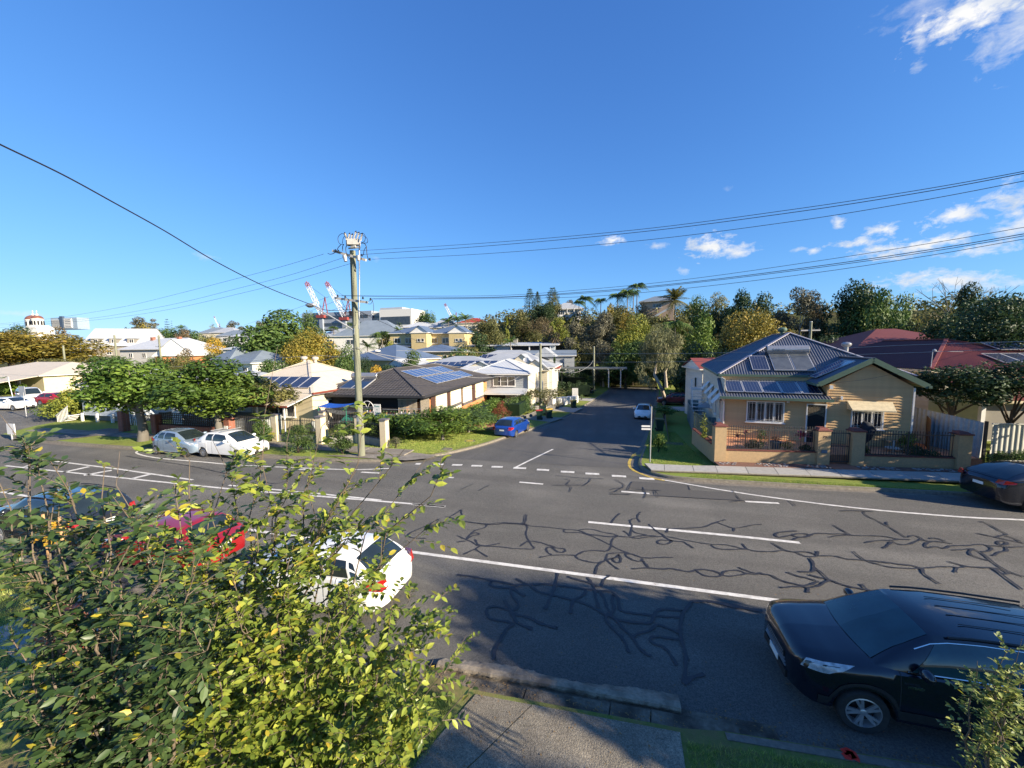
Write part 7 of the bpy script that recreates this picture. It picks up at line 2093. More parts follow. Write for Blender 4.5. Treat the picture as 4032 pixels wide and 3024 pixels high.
# church with two domes
cx, cy, cz = (-580.8,260,31.34)
ch = thing('church', 'white church with two brown domes on the far left skyline', 'church', (cx, cy, cz - 14), R(10))
m_chw = mat('church_white', (.78, .76, .70), .8)
m_dome = mat('copper_dome', (.20, .085, .055), .5, (.15, .06, .04), 2)
MB().box((2, 0, 8), (18, 14, 15)).build('wall', m_chw, ch)
rfm = MB(); rfm.prism([(-2, -7.5, 15.5), (11, -7.5, 15.5), (4.5, -7.5, 18.5)], (0, 15, 0)); rfm.build('roof', m_chw, ch)
for (u, v, r, z0, z1) in ((-5, 2, 5.8, 12, 23.5), (5.5, -2, 4.4, 12, 24)):
 d = MB(); d.lathe([(r, z0), (r, z1), (r * 1.08, z1 + .2), (r * 1.08, z1 + .9), (r * .98, z1 + 1)], 20, (u, v, 0)); d = d.build('drum', m_chw, ch, smooth=40)
 dm = MB(); dm.lathe([(r * 1.02 * math.cos(a), z1 + .9 + r * .82 * math.sin(a)) for a in np.linspace(0, 1.5708, 9)], 24, (u, v, 0)); dm.build('dome', m_dome, d, smooth=60)
 c_ = MB(); c_.lathe([(1.1, z1 + r * .8), (1.0, z1 + r * .8 + 2.0), (0, z1 + r * .8 + 3)], 8, (u, v, 0)); c_.box((u, v, z1 + r * .8 + 4), (.3, .3, 4)); c_.box((u, v, z1 + r * .8 + 5), (2.2, .3, .3)); c_.build('cross', m_chw, d)
 for k in range(12):
  a = k * 6.283 / 12
  MB().box((u + math.cos(a) * r, v + math.sin(a) * r, z1 - 3.4), (.4, 1.3, 4.2), a).build('arched_window', m_shade, d)
# hospital block
cx, cy, cz = (-668.99,330,40.49)
hs = thing('office_block', 'pale blue and white office block on the far left skyline', 'office block', (cx, cy, cz - 3.6), R(8))
hs.scale = (.42,) * 3
MB().box((0, 0, 17), (92, 30, 34)).build('wall', mat('blue_grey_cladding', (.28, .36, .43), .6, (.22, .29, .36), .2), hs)
MB().box((-4, -16, 19), (10, 6, 38)).build('stair_tower', mat('dark_cladding', (.06, .09, .14), .5), hs)
MB().box((-26, -16, 15), (30, 2, 26)).build('white_facade', m_chw, hs); MB().box((16, -16, 17), (26, 2, 26)).build('white_facade', m_chw, hs)
for i in range(9): MB().box((-39 + i * 3.3, -17.2, 15), (1.2, .4, 24)).build('window_band', m_wglass, hs)
for i in range(5): MB().box((16, -17.2, 7 + i * 5), (20, .4, 1.8)).build('window_band', m_wglass, hs)
# hazy blocks right of the pole, cranes
def block(label, px_, Y, z0, w, d, h, m, bands=3, rz=0):
 t = thing('office_block', label, 'office block', (px_, Y, z0), rz)
 MB().box((0, d / 2, h / 2), (w, d, h)).build('wall', m, t)
 for i in range(bands): MB().box((0, -.1, h * (i + .7) / (bands + .4)), (w * .9, .3, h / bands * .35)).build('window_band', m_wglass, t)
 return t
m_hz = mat('distant_grey_wall', (.42, .45, .48), .8, (.36, .39, .42), .15); m_hz2 = mat('distant_dark_roof', (.30, .34, .40), .7)
for lab, a, Y, w, h in (('long low grey building under the cranes', (1490, 418), 250, 118, 14), ('pale block with vertical panels right of the pole', (1660, 440), 250, 30, 13), ('beige distant block farther right of the pole', (1800, 430), 255, 42, 14), ('stepped white distant block right of the beige one', (1930, 425), 300, 60, 19)):
 pass
def at(o, Y): return o
x, y, z = (-205.44,250,25.14); block('long low grey building under the two cranes', x, y, z - 3, 62, 20, 13, m_hz2, 2); block('white panelled side of the long building by the pole', x + 52, y - 2, z - 6, 26, 20, 16, m_chw, 1)
x, y, z = (-174.99,252,23.64); block('beige distant block right of the tall pole', x, y, z - 4, 34, 20, 14, mat('beige_distant', (.46, .43, .37), .8), 3)
x, y, z = (-192.08,300,29.31); bl = block('stepped white distant block right of the beige one', x, y, z - 4, 36, 24, 13, m_hz, 4); MB().box((0, 12, 15), (22, 16, 6)).build('upper_storeys', m_hz, bl)
def crane(label, base, tip, back, w, Y, reds=True):
 b = Vector(base); tp = Vector(tip)
 t = thing('crane', label, 'crane', base)
 m_cw, m_cr = mat('crane_white', (.70, .72, .74), .6), mat('crane_red', (.30, .06, .05), .6)
 d = (tp - b); L_n = d.length; dn = d.normalized(); side = Vector((0, 1, 0)); up = dn.cross(side).normalized()
 for seg, (f0, f1), m in (('jib', (0, .86), m_cw), ('jib_tip', (.86, 1), m_cr)):
  mb = MB()
  for i, j in ((-1, -1), (1, -1), (1, 1), (-1, 1)):
   o = side * (i * w / 2) + up * (j * w / 2)
   mb.bar(dn * L_n * f0 + o, dn * L_n * f1 + o * (1 if f1 < 1 else .4), w * .13)
  n = max(2, int(L_n * (f1 - f0) / (w * 1.3)))
  for k in range(n):
   p0, p1 = dn * L_n * (f0 + (f1 - f0) * k / n), dn * L_n * (f0 + (f1 - f0) * (k + 1) / n)
   s_ = 1 if k % 2 else -1
   for q in (side, up):
    r_ = up if q is side else side
    for e in (-1, 1): mb.bar(p0 + q * (s_ * w / 2) + r_ * (e * w / 2), p1 - q * (s_ * w / 2) + r_ * (e * w / 2), w * .09)
  mb.build(seg, m, t)
 mb = MB(); mb.box((0, 0, -w * .6), (w * 3, w * 2, w * .9)); mb.bar((0, 0, 0), (w * 1.5, 0, w * 5.5), w * .2); mb.bar((w * 2.2, 0, 0), (w * 1.5, 0, w * 5.5), w * .2)
 mb.build('cab', m_cr, t)
 mb = MB(); mb.bar((0, 0, -w), (0, 0, -w * 9), w * 1.3); mb.build('mast', m_hz2, t)
 MB().bar((w * 1.5, 0, w * 5.5), dn * L_n * .93, .16).build('luffing_rope', m_wire, t)
 return t
crane('left of the two large red tipped cranes on the skyline', (-217.98,250,33.6), (-230.53,250,58.57), 1, 2.4, 250)
crane('right of the two large red tipped cranes, beside the tall pole', (-197.43,250,31.31), (-212.27,250,57.56), 1, 2.4, 250)
crane('tiny distant crane above the palms right of centre', (-226.97,520,44.72), (-240.44,520,71.47), 1, 2.6, 520)
crane('thin faint distant crane far left of the large cranes', (-668.58,520,48.27), (-677.92,520,67.93), 1, 1.3, 520)
# distant roofs between the trees
D1 = [
 ('grey hipped roof house in the distance left of the gold tree', (-198.56,150,14.78), 14, 9, 3.5, 3, m_greyroof, W_cream),
 ('pale distant house with cream upper wall and grey roof', (-178.09,140,14.07), 12, 9, 4, 2.6, m_paleroof, W_cream),
 ('wide pale blue roofed house in the distance', (-159.5,130,12.25), 16, 9, 3, 2.6, m_greyroof, W_white),
 ('white distant house beside the big green tree', (-148.33,125,11.27), 12, 8, 4, 1.6, m_whiteroof, W_white),
 ('white shed roof glimpsed above the blue hipped roof', (-85.1,70,6.15), 7, 5, 2.6, .8, m_whiteroof, W_white),
 ('low white house with grey roof behind the palms left of the pole', (-77.3,96,9.48), 15, 9, 3.2, 2.4, m_paleroof, W_cream),
 ('long curved grey roof right behind the tall pole', (-63.21,88,9.08), 18, 12, 3.2, 4.4, m_greyroof, W_white),
 ('small white gabled house under the round dense tree', (-60.2,112,12.53), 12, 8, 3.0, 1.8, m_whiteroof, W_white),
 ('tall white house with a pale pyramid roof right of the round tree', (-49.49,105,11.04), 9, 9, 5.5, 3.2, m_paleroof, W_cream),
 ('red roofed house hidden in the trees on the right', (-45.75,120,13.93), 10, 8, 3.0, 1.8, MATS['bright_red_roof'], W_cream),
]
for lab, p, w, d, h, rise, rm, wm in D1:
 house(lab, (p[0], p[1], p[2] - h * .7), R(10), w, d, h, 'hip', rise, wm, rm, .5, [('f', -w * .25, h * .5, w * .12, 1.3), ('f', w * .2, h * .5, w * .12, 1.3)], depth=3)
x, y, z = (-58.41,48,4.57)
hb_ = house('grey blue hip roofed house beyond the street trees', (x - .6, y, z - 3.1), R(-12), 9.5, 8, 3.1, 'hip', 1.9, W_white, m_greyroof, .5, [('f', 2.8, 1.8, 1.2, 1.2), ('r', 2, 1.8, 1.2, 1.2), ('r', 5, 1.8, 1.2, 1.2)])
rect_roof('roof', hb_, -8.5, -2.5, .5, 6.5, 3.6, 2.1, 'pyr', m_greyroof)
MB().box((-5.5, 3.5, 1.2), (5, 5, 4.6)).build('wall', W_white, hb_)
# yellow town houses
for lab, px_, Y, w, h in (('left yellow two storey townhouse with grey roof', (-44.97,78,7.61), 78, 9.4, 6.0), ('right yellow two storey townhouse partly behind a tree', (-36.87,80,7.51), 80, 9.8, 6.0)):
 x, y, z = px_
 t = house(lab, (x, y, z - 3.6), R(3), w, 10, h, 'hip', 1.9, W_yel, m_blueroof, .5, [('f', -2.9, 4.3, 1.6, 1.2), ('f', -.2, 4.3, 1.6, 1.2), ('f', 3.2, 4.8, .6, .6, 1), ('f', -2.9, 1.6, 1.6, 1.2)], depth=3)
 rect_roof('roof', t, .9, w / 2 + .5, -1.6, 3, h, 1.5, 'gabley', m_blueroof, soffit=m_wwhite); MB().box((3.0, -.7, h / 2 - 1), (3.6, 1.5, h + 2)).build('wall', W_yel, t); window(t, (3.0, -1.46, 4.3), .7, .7, 1); window(t, (3.9, -1.46, 4.3), .7, .7, 1)
 MB().prism([(-4.9, -1.7, 2.9), (.9, -1.7, 2.9), (.9, 0, 3.3), (-4.9, 0, 3.3)], (0, 0, .08)).build('porch_roof', m_blueroof, t)
x, y, z = (-33.2,66,5.34)
t = house('low yellow house with a flat blue grey roof before the townhouses', (x, y, z - 2.4), R(4), 9.0, 9, 3.0, 'hip', 1.3, W_yel, m_blueroof, .5, [('f', 2.4, 1.9, .7, .7, 1), ('f', 3.5, 1.9, .7, .7, 1)], depth=3)
x, y, z = (-35.44,52,4.46)
t = house('yellow house with a steel blue roof and round white vent', (x - 1.2, y, z - 2.6), R(-14), 10.5, 10, 3.0, 'hip', 2.3, W_yel, m_blueroof, .5, [('f', 3.6, 1.9, .9, .9), ('r', 3, 1.9, 1.4, 1.2)], depth=3)
MB().lathe([(.5, 0), (.45, .2), (0, .32)], 14, (-.9, 2.0, 4.2)).build('roof_vent', m_wwhite, t, smooth=50)
x, y, z = (-30.74,50,3.27)
house('small yellow gabled cottage glimpsed left of the tiled roof', (x - .5, y, z - 2.2), R(-10), 5.0, 6, 2.3, 'gabley', 1.6, W_yel, m_paleroof, .3, [('f', 0, 1.2, .8, .8)], depth=3)
# white roofed weatherboard house on the side street
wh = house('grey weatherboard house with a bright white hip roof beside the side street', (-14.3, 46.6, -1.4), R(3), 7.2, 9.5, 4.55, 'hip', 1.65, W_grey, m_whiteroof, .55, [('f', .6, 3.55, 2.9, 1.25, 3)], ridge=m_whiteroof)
MB().box((3.62, 4.75, 2.3), (.06, 9.4, 4.4)).build('lit_side_wall', mat('cream_sunlit_side', (.66, .60, .46), .7), wh)  # paler slab on the sun side, its lit tone put into the colour
rect_roof('roof', wh, -7.5, -1.5, 1.0, 7, 4.4, 1.5, 'hip', m_whiteroof)
rect_roof('awning_roof', wh, -3.7, 3.7, -2.2, 0, 2.25, .45, 'skill', m_whiteroof)
MB().box((-.8, -.05, .9), (3.0, .1, 2.0)).build('garage_opening_shade', m_shade, wh)  # flat dark sheet in place of the garage's inner shade
MB().box((3.9, 7.5, 1.5), (1.2, 1.0, 3.0)).build('side_porch', m_wwhite, wh)
ds = MB(); ds.lathe([(0, 0), (.2, .03), (.36, .1), (.4, .14)], 16, (2.4, 6.0, 6.0), Matrix.Rotation(R(60), 3, 'X')); ds.build('satellite_dish', m_galv, wh)
bk = house('grey roofed house with three gables behind the white roofed one', (-16.5, 58.5, -1.2), R(3), 14, 12, 4.6, 'hip', 2.6, W_white, m_paleroof, .5, [('f', 4, 3.4, 1.4, 1.2)])
for u, v, zz_ in ((4.6, -2.0, 4.2), (2.2, -.5, 5.0)):
 rect_roof('gable_roof', bk, u - 2.2, u + 2.2, v, v + 7, zz_, 1.6, 'gabley', m_paleroof, soffit=W_cream); MB().box((u, v + 2, zz_ / 2), (3.6, 3.4, zz_)).build('wall', W_cream, bk)
MB().prism([(3, 5.5, 6.0), (7, 5.5, 6.0), (5, 5.5, 7.6)], (0, 5, 0)).build('rear_gable', m_paleroof, bk)
sr_ = house('pale roofed house carrying three rows of solar panels behind the tiled roof', (-22.6, 50.5, -1.2), R(3), 14, 11, 4.7, 'hip', 1.7, W_cream, m_paleroof, .5, [('f', 3, 3.2, 1.4, 1.2)])
rect_roof('gable_roof', sr_, 2.0, 7.2, -1.6, 5, 4.6, 1.2, 'gabley', m_paleroof, soffit=W_cream)
svv = Vector((0, 5.5, 1.7)).normalized()
solar(sr_, Vector((-4.2, .2, 4.9)), (1, 0, 0), svv, 10, 1, 1.05, 1.9, lift=.15); solar(sr_, Vector((1.4, -.6, 4.75)), (1, 0, 0), svv, 5, 1, 1.05, 1.2, lift=.75)
sr2 = house('second pale roofed house with a block of solar panels higher up', (-19.5, 63.5, -.6), R(3), 13, 10, 4.4, 'hip', 2.2, W_cream, m_paleroof, .5, [('f', 0, 3, 1.4, 1.2)])
solar(sr2, Vector((-3.6, .6, 4.9)), (1, 0, 0), Vector((0, 5, 2.2)).normalized(), 7, 1, 1.05, 2.0, lift=.15)
x, y, z = (-21.99,80,6.38)
ml = house('low white flat roofed house with a dark open deck under the hill', (x, y, z - 2.6), R(4), 19, 8, 3.2, 'skill', .7, W_blue, m_whiteroof, .9, [('f', -7, 2.0, 1.6, 1.2), ('f', -4.2, 2.0, 1.6, 1.2)])
MB().box((4.2, -.06, 1.6), (8.4, .12, 2.6)).build('deck_opening_shade', m_shade, ml)  # dark sheet standing in for the shade on the deck
for u in (.3, 4.2, 8.6): MB().box((u, -.5, 1.6), (.2, .2, 3.0)).build('deck_post', m_wwhite, ml)
MB().box((.5, 3.5, 4.2), (.9, .9, .9)).build('chimney', m_greyren, ml)
x, y, z = (-13.25,74,4.63)
house('grey skillion roofs behind the middle pole', (x, y, z - 2.6), R(6), 11, 8, 2.8, 'gablex', 1.0, W_grey, m_greyroof, .4, [('f', 0, 1.6, 1.4, 1.0)])
x, y, z = (-11.11,62,2.63)
house('small red roofed cottage between the white house and the pencil pine', (x - 1.4, y, z - 2.2), R(6), 6.5, 7, 2.5, 'hip', 1.5, W_white, m_redrib, .4, [('f', 1.2, 1.3, .7, 1.1, 1), ('f', 2.3, 1.3, .7, 1.1, 1)])
cp = thing('carport', 'flat topped carport with pale posts near the end of the side street', 'carport', (-7.1,66,-0.34))
MB().box((0, 1.5, 3.1), (17.6, 5, .16)).build('roof', mat('carport_sheet', (.12, .13, .115), .7), cp)
for k in range(8): MB().box((-8 + k * 2.3, -1.0, 2.98), (.1, .1, .2)).build('rafter_end', m_wwhite, cp)
for u in (5.9, 7.8, -8.4): MB().box((u, -.7, 1.5), (.16, .16, 3.0)).build('post', m_arm, cp)
# low garden walls and fence bits along the side street
wl_ = thing('garden_wall', 'white stepped garden wall behind the frangipani on the side street', 'wall', (0, 0, 0))
for k in range(5):
 a = Vector((-8.4 + k * .65, 51.5 + k * 1.1)); MB().box((a.x, a.y, gz(a.x, a.y) + .7), (.75, 1.1, 1.2 - .06 * k), R(-15)).build('panel', m_wwhite, wl_)
wl_ = thing('garden_wall', 'white end panel of a fence beside the hedge on the side street', 'wall', (0, 0, 0))
MB().box((-6.3, 61.5, gz(-6.3, 61.5) + .9), (.9, .2, 1.7)).build('panel', m_wwhite, wl_)

# ---- houses on the hill
x, y, z = (-15.76,128,17.37)
hh = house('white hilltop house with a deck and grey roof among the palms', (x, y, z - 1.5), R(8), 9, 7, 3.0, 'hip', 2.4, W_white, m_paleroof, 1.0, [('f', -2.2, 1.8, 2.6, 1.4, 4), ('f', 2.2, 1.8, 2.6, 1.4, 4)])
MB().box((0, -1.0, .7), (9, .1, .9)).build('balustrade', m_wwhite, hh)
for k in range(5): MB().box((-4.4 + k * 2.2, -1, .6), (.2, .2, 5)).build('deck_post', m_wwhite, hh)
x, y, z = (11.37,122,17.81)
hh = house('pink cream hilltop house with a grey blue roof right of the palms', (x, y, z - 1.4), R(-8), 9, 7, 3.2, 'hip', 1.8, mat('peach_wall', (.55, .40, .28), .8), m_greyroof, .7, [('f', 0, 1.8, 2.4, 1.1, 3), ('r', 3, 1.8, 2, 1.2)])
MB().bar((-1, -1.5, -1.6), (4, -1.6, 1.2), .2, .5).build('outside_stairs', m_wwhite, hh)
x, y, z = (27.49,105,17.55)
# ---- right hand neighbours
RH = thing('weatherboard_house', 'tall pale weatherboard house with a dark red hip roof right of number 79', 'house', (20.0, 31.0, .6), R(6))
MB().box((3.8, 6.4, 1.5), (8.2, 12.5, 5.2)).build('wall', siding('offwhite', (.50, .48, .42)), RH)
zr = 4.05
A_, B_, C_, D_ = Vector((-.9, -.6, zr)), Vector((9.0, -.6, zr)), Vector((9.0, 14, zr)), Vector((-.9, 14, zr))
r0, r1 = Vector((4.0, 4.6, zr + 1.9)), Vector((4.0, 10.5, zr + 1.9))
for f in ((A_, B_, r0), (B_, C_, r1, r0), (C_, D_, r1), (D_, A_, r0, r1)):
 corr_face(MBr := MB(), f, f[1] - f[0]); MBr.build('roof', m_redroof if f[0] is not A_ else m_redrib, RH, smooth=60)  # front plane in a brighter red, its lit look put into the colour
MB().prism([tuple(p + Vector((0, 0, -.2))) for p in (A_, B_, C_, D_)], (0, 0, .16)).build('soffit', m_cream, RH)
cm = MB()
for a, b in ((A_, r0), (B_, r0), (r0, r1)): cm.bar(a + Vector((0, 0, .05)), b + Vector((0, 0, .05)), .2, .06)
cm.build('ridge_capping', m_redrib, RH)
rect_roof('verandah_roof', RH, -.6, 9, -3.6, -.7, 2.5, 1.1, 'skill', m_redroof, soffit=m_cream)
for u in (-.3, 4.6, 6.6): MB().box((u, -3.2, .6), (.2, .2, 3.8)).build('verandah_post', m_wwhite, RH)
MB().box((2.0, -3.1, 1.2), (4.6, .08, 2.0)).build('verandah_screen', m_greyren, RH); MB().box((7.0, -2.6, 1.3), (2.6, .08, 2.4)).build('porch_wall', mat('beige_wall', (.36, .32, .25), .8), RH)
window(RH, (1.6, -.62, 2.9), 1.2, 1.2, 2)
svv = Vector((0, 5.2, 1.9)).normalized()
solar(RH, Vector((3.6, .1, zr + .25)), (1, 0, 0), svv, 5, 1, 1.0, 1.65, m_cell, lift=.12)
solar(RH, Vector((5.2, 2.2, zr + 1.05)), (1, 0, 0), svv, 3, 1, 1.0, 1.5, m_cell, lift=.12)
an = MB(); an.tube([(-.8, -.4, 3.6), (-.75, -.4, 5.3)], .02, 6); an.bar((-.75, -.4, 5.2), (.9, -.4, 5.15), .015); an.ico((-.65, -.4, 5.25), .1, 1); an.build('television_aerial', m_galv, RH)
R2 = thing('weatherboard_house', 'dark red roofed house standing farther back behind the right neighbour', 'house', (24.0, 47, .8), R(6))
MB().box((6, 6, 2), (14, 12, 5)).build('wall', W_cream, R2); rect_roof('roof', R2, -1.5, 14, -.6, 13, 4.6, 2.6, 'hip', m_redroof)
R3 = thing('weatherboard_house', 'red hip roofed house at the right edge behind the dark tree', 'house', (32, 33, .9), R(8))
MB().box((5, 6, 1.6), (10, 12, 5)).build('wall', W_cream, R3); rect_roof('roof', R3, -.6, 11, -.6, 13, 4.4, 2.8, 'hip', m_redrib)
rs = house('small house with a red roof seen past the left rear corner of number 79', (11.3, 43.6, -.6), R(6), 5.5, 6, 4.6, 'gablex', 1.0, W_white, m_redrib, .4, [('l', 2, 3, .8, 1.1, 1), ('f', -1.8, 3.0, .8, 1.2, 1)])
# sheet fence at the right
CF = thing('sheet_fence', 'cream ribbed sheet metal fence at the right edge behind a low hedge', 'fence', (0, 0, 0))
for i in range(4):
 a, b = Vector((17.9 + i * 2.4, 24.2 + i * .26, .35)), Vector((17.9 + i * 2.4 + 2.36, 24.2 + (i + 1) * .26, .35))
 m2 = MB(); corr_face(m2, [a, b, b + Vector((0, .001, 1.95)), a + Vector((0, .001, 1.95))], b - a, .22, .02); m2.bar(a + Vector((0, 0, 1.97)), b + Vector((0, 0, 1.97)), .06); m2.build('panel', mat('cream_sheet', (.42, .42, .37), .6, (.36, .36, .32), 2), CF)
MB().box((17.6, 24.1, 1.2), (.1, .1, 2.5)).build('post', m_iron, CF)
m2 = MB(); corr_face(m2, [Vector((16.2, 27.5, .7)), Vector((17.6, 24.3, .5)), Vector((17.61, 24.3, 2.35)), Vector((16.21, 27.5, 2.75))], (1, -2.2, 0), .2, .02); m2.build('panel', mat('pale_blue_sheet', (.33, .40, .44), .55), CF)
m2 = MB(); corr_face(m2, [Vector((16.0, 25.0, .6)), Vector((17.2, 27.6, .6)), Vector((17.2, 27.61, 2.3)), Vector((16.0, 25.01, 2.3))], (1, 2, 0), .15, .02); m2.build('timber_panel', m_dkwood, CF)
hedge('low dark green hedge in front of the cream sheet fence', [(17.6, 23.75), (27, 24.6)], .85, .7, 'green', 6, 3500, .07, z0=.25)
bush('hedge', 'clipped bright green hedge before the cream roofed building', (-94.61,38,-0.23)[0], 38, 11, 2.6, 'bright', 3, 2600, .3, cat='hedge', base=0, depth=3)
# small letterbox post and brick pier on the near side
bp_ = thing('letterbox_pier', 'old red brick letterbox pier at the lower left behind the leaves', 'letterbox', (-10.4, 4.5, .12))
MB().box((0, 0, .55), (.6, .5, 1.1)).build('pier', m_brickred, bp_); MB().box((0, 0, 1.13), (.7, .6, .07)).build('cap', m_brickred, bp_); MB().box((.1, .26, .8), (.3, .03, .12)).build('letter_slot', m_iron, bp_)
sk_ = thing('staked_sapling', 'young yellow green sapling between two timber stakes on the near verge', 'sapling', (-15.8, 6.9, .12))
for u in (-.35, .35): MB().tube([(u, 0, -.1), (u * 1.05, 0, 1.5)], .035, 6).build('stake', mat('stake_timber', (.55, .33, .15), .8), sk_)
C, Q = crown_shape('bush', 3); V, F_, tt = leafcloud([(a * 1.1, b * 1.1, .4 + c * 1.1) for a, b, c in C], [q * .7 for q in Q], 500, .10, 7)
link('foliage', fastmesh('foliage', V, F_, L_['gold'], tt), sk_); MB().tube([(0, 0, 0), (.03, 0, 1.3)], .015, 5).build('stem', m_barkg, sk_)
struct(MB().poly([(-13.5, 4.6, .135), (-11.2, 4.3, .135), (-11.0, 5.6, .135), (-13.2, 6.3, .135)]).build('footpath', m_conc2))

# ================================================================ trees
T4 = tree
# name, label, x, y, ztop, width, options
tree('street_tree', 'left street tree with a broad bright green crown and one thick trunk', -32.1, 18.9, (-34.33,19.5,5.98)[2], 6.1, 'broad', 'bright', 1, 11000, .048, m_barkg, trunkfrac=.30, r=.044, forks=10, base=.1)
tree('street_tree', 'right street tree with two leaning trunks and a bushy green crown', -27.0, 20.4, (-27.23,20.4,5.73)[2], 6.3, 'broad', 'bright', 2, 11000, .048, m_barkg, trunkfrac=.30, r=.036, forks=10, lean=-.05, base=.1)
tree('street_tree', 'small reddish tipped tree leaning over the cream cottage verandah', -24.4, 22.6, (-26.17,22.6,4.89)[2], 3.6, 'airy', 'olive', 3, 2200, .07, trunkfrac=.35, base=.1)
bush('shrub', 'tall rounded yellow green shrub left of the stilt house', -50.5, 24.5, 5.6, (-51.45,24.5,3.09)[2], 'lime', 2, 6000, .22, base=0)
bush('shrub', 'low scrubby bushes beside the far left road sign', -54, 25.5, 5, 1.5, 'green', 3, 1500, .2, base=0)
bush('shrub', 'grey bare branched shrub right of the stilt house', -40.0, 22.9, 2.6, 2.2, 'pale', 3, 500, .08, base=0)
SH = [('rounded glossy verge shrub behind the white sedan', [(-22.86,19.96)][0], 1.7, 1.75, 11), ('largest verge shrub between the first two cream pillars', [(-18.67,18.81)][0], 2.2, 2.15, 12), ('dark verge shrub just left of the tall pole', [(-15.84,19.3)][0], 1.9, 2.35, 13)]
for lab, p, w, h, s_ in SH:
 bush('verge_shrub', lab, p[0], p[1], w, h, 'green', s_, 3800, .12, base=.12, aspect=.28, group='oleander shrubs on the left verge')
bush('shrub', 'silvery lavender bush beside the cream corner pillar', -13.7, 21.6, 1.0, .8, 'grey', 2, 900, .06, base=0)
hedge('dense bright hedge around the porch of the orange brick house', [(-19.0, 24.6), (-13.2, 24.9)], 1.7, 1.1, 'bright', 3, 6000, .10)
tree('frangipani', 'spreading glossy leafed tree on the corner lawn before the brick house', -12.1, 25.2, (-11.96,25.2,2.16)[2], 5.4, 'broad', 'bright', 2, 6000, .06, m_barkg, trunkfrac=.22, aspect=.3, droop=.4, r=.02)
tree('frangipani', 'leafy low tree right of the corner lawn tree', -11.6, 29.0, (-11.48,29,1.6)[2], 5.4, 'broad', 'green', 3, 6000, .06, m_barkg, trunkfrac=.15, aspect=.3, droop=.3, r=.02)
hedge('bright green hedge before the shutters of the orange brick house', [(-13.6, 31.2), (-12.2, 38.5)], 1.9, 1.3, 'bright', 5, 4200, .11)
bush('shrub', 'burgundy red leafed shrub before the brick house driveway', *[(-11.4,37.39)][0], 2.4, 2.2, 'red', 3, 1800, .10, cat='shrub')
hedge('green hedge between the red shrub and the frangipani', [(-11.6, 39.0), (-9.8, 44.5)], 2.1, 1.5, 'green', 7, 3400, .12)
tree('frangipani', 'gnarled wide frangipani with sparse olive leaves before the white roofed house', *[(-8.47,47.19)][0], (-8.08,43,1.43)[2], 6.4, 'spread', 'olive', 1, 1500, .055, m_barkp, trunkfrac=.35, forks=18, r=.02)
bush('shrub', 'small spiky green plant in the garden bed past the frangipani', *[(-7.25,49.4)][0], 1.4, 1.6, 'pale', 1, 500, .12, aspect=.2)
tree('pencil_pine', 'narrow dark pencil pine on the side street', *[(-10.07,64.52)][0], (-9.35,60,4.69)[2], 1.7, 'cone', 'dark', 2, 2600, .10, trunkfrac=.02)
hedge('tall clipped dark hedge beyond the pencil pine', [(-9.6, 63.5), (-3.9, 65.0)], 2.6, 1.4, 'dark', 8, 4500, .16)
hedge('long clipped hedge behind the white garden wall', [(-14, 70.5), (-5.0, 71.5)], 3.6, 1.4, 'green', 9, 4500, .18)
bush('shrub', 'rounded verge shrub with white flowers beside the street sign', *[(2.59,25.09)][0], 1.15, 1.35, 'bright', 2, 2400, .075)
tree('small_tree', 'flat topped little tree on the verge behind the wheelie bin', *[(4.57,40.01)][0], (4.59,38,0.5)[2], 2.6, 'spread', 'bright', 3, 1500, .085, trunkfrac=.45)
bush('shrub', 'clipped low yellow green bush by the driveway beyond the paperbark', *[(8.96,58.09)][0], 2.4, .8, 'lime', 3, 900, .14)
bush('shrub', 'small shrub by the far street tree stump on the left kerb', *[(-5.12,59.83)][0], 1.1, 1.0, 'green', 3, 500, .1)
# paperbark with weeping foliage
pb = thing('paperbark_tree', 'pale trunked paperbark with weeping grey green foliage leaning over the street', 'tree', (*[(7.03,59.42)][0], -1.55))
px_, py_ = pb.location.x, pb.location.y
def pl(o, p): return (p[0] - o.location.x, p[1] - o.location.y, p[2] - o.location.z)
MB().tube([(0, 0, -.1), pl(pb, (5.24,50,1.42)), pl(pb, (4.53,50,2.86)), pl(pb, (4.73,50.5,4.29)), pl(pb, (5.11,51,5.99))], [.27, .2, .17, .13, .06], 9).build('trunk', m_barkp, pb, smooth=60)
MB().tube([pl(pb, (6.22,52.5,1.05)), pl(pb, (6.03,52.5,3.11)), pl(pb, (6.51,52.5,4.34)), pl(pb, (6.03,52,6.11))], [.2, .15, .11, .06], 8).build('trunk', m_barkp, pb, smooth=60)
rn = random.Random(8); C, Q = [], []
for (u, v, r_) in ((1560,650,1.0),(1640,560,1.3),(1720,560,1.2),(1600,720,1.2),(1690,690,1.2),(1740,650,1.0),(1540,800,1.0),(1640,800,.9),(1530,900,.9),(1730,830,.8),(1650,500,1.0),(1560,960,.6),(1600,620,1.1),(1760,600,.9),(1700,760,.9)):
 d = (5.06,50.5,5.99)
 x0, y0 = d[0] + (u - 1650) * .0145, d[1]
 z0 = d[2] - (v - 650) * .0145
 for k in range(4):
  C.append((x0 - px_ + rn.uniform(-.7, .7), y0 - py_ + rn.uniform(-1.6, 1.6), z0 + 1.55 + rn.uniform(-.5, .5))); Q.append(r_ * rn.uniform(.55, .8))
V, F_, tt = leafcloud(C, Q, 11000, .30, 5, 1.0, 1.25, .18)
link('crown', fastmesh('crown', V, F_, L_['pale'], tt), pb)
bare_tree('white limbed leafless tree in the dark wood at the street end', *(3.74,84,-1.07)[0:2], (3.69,84,1.84)[2], 4, 4)

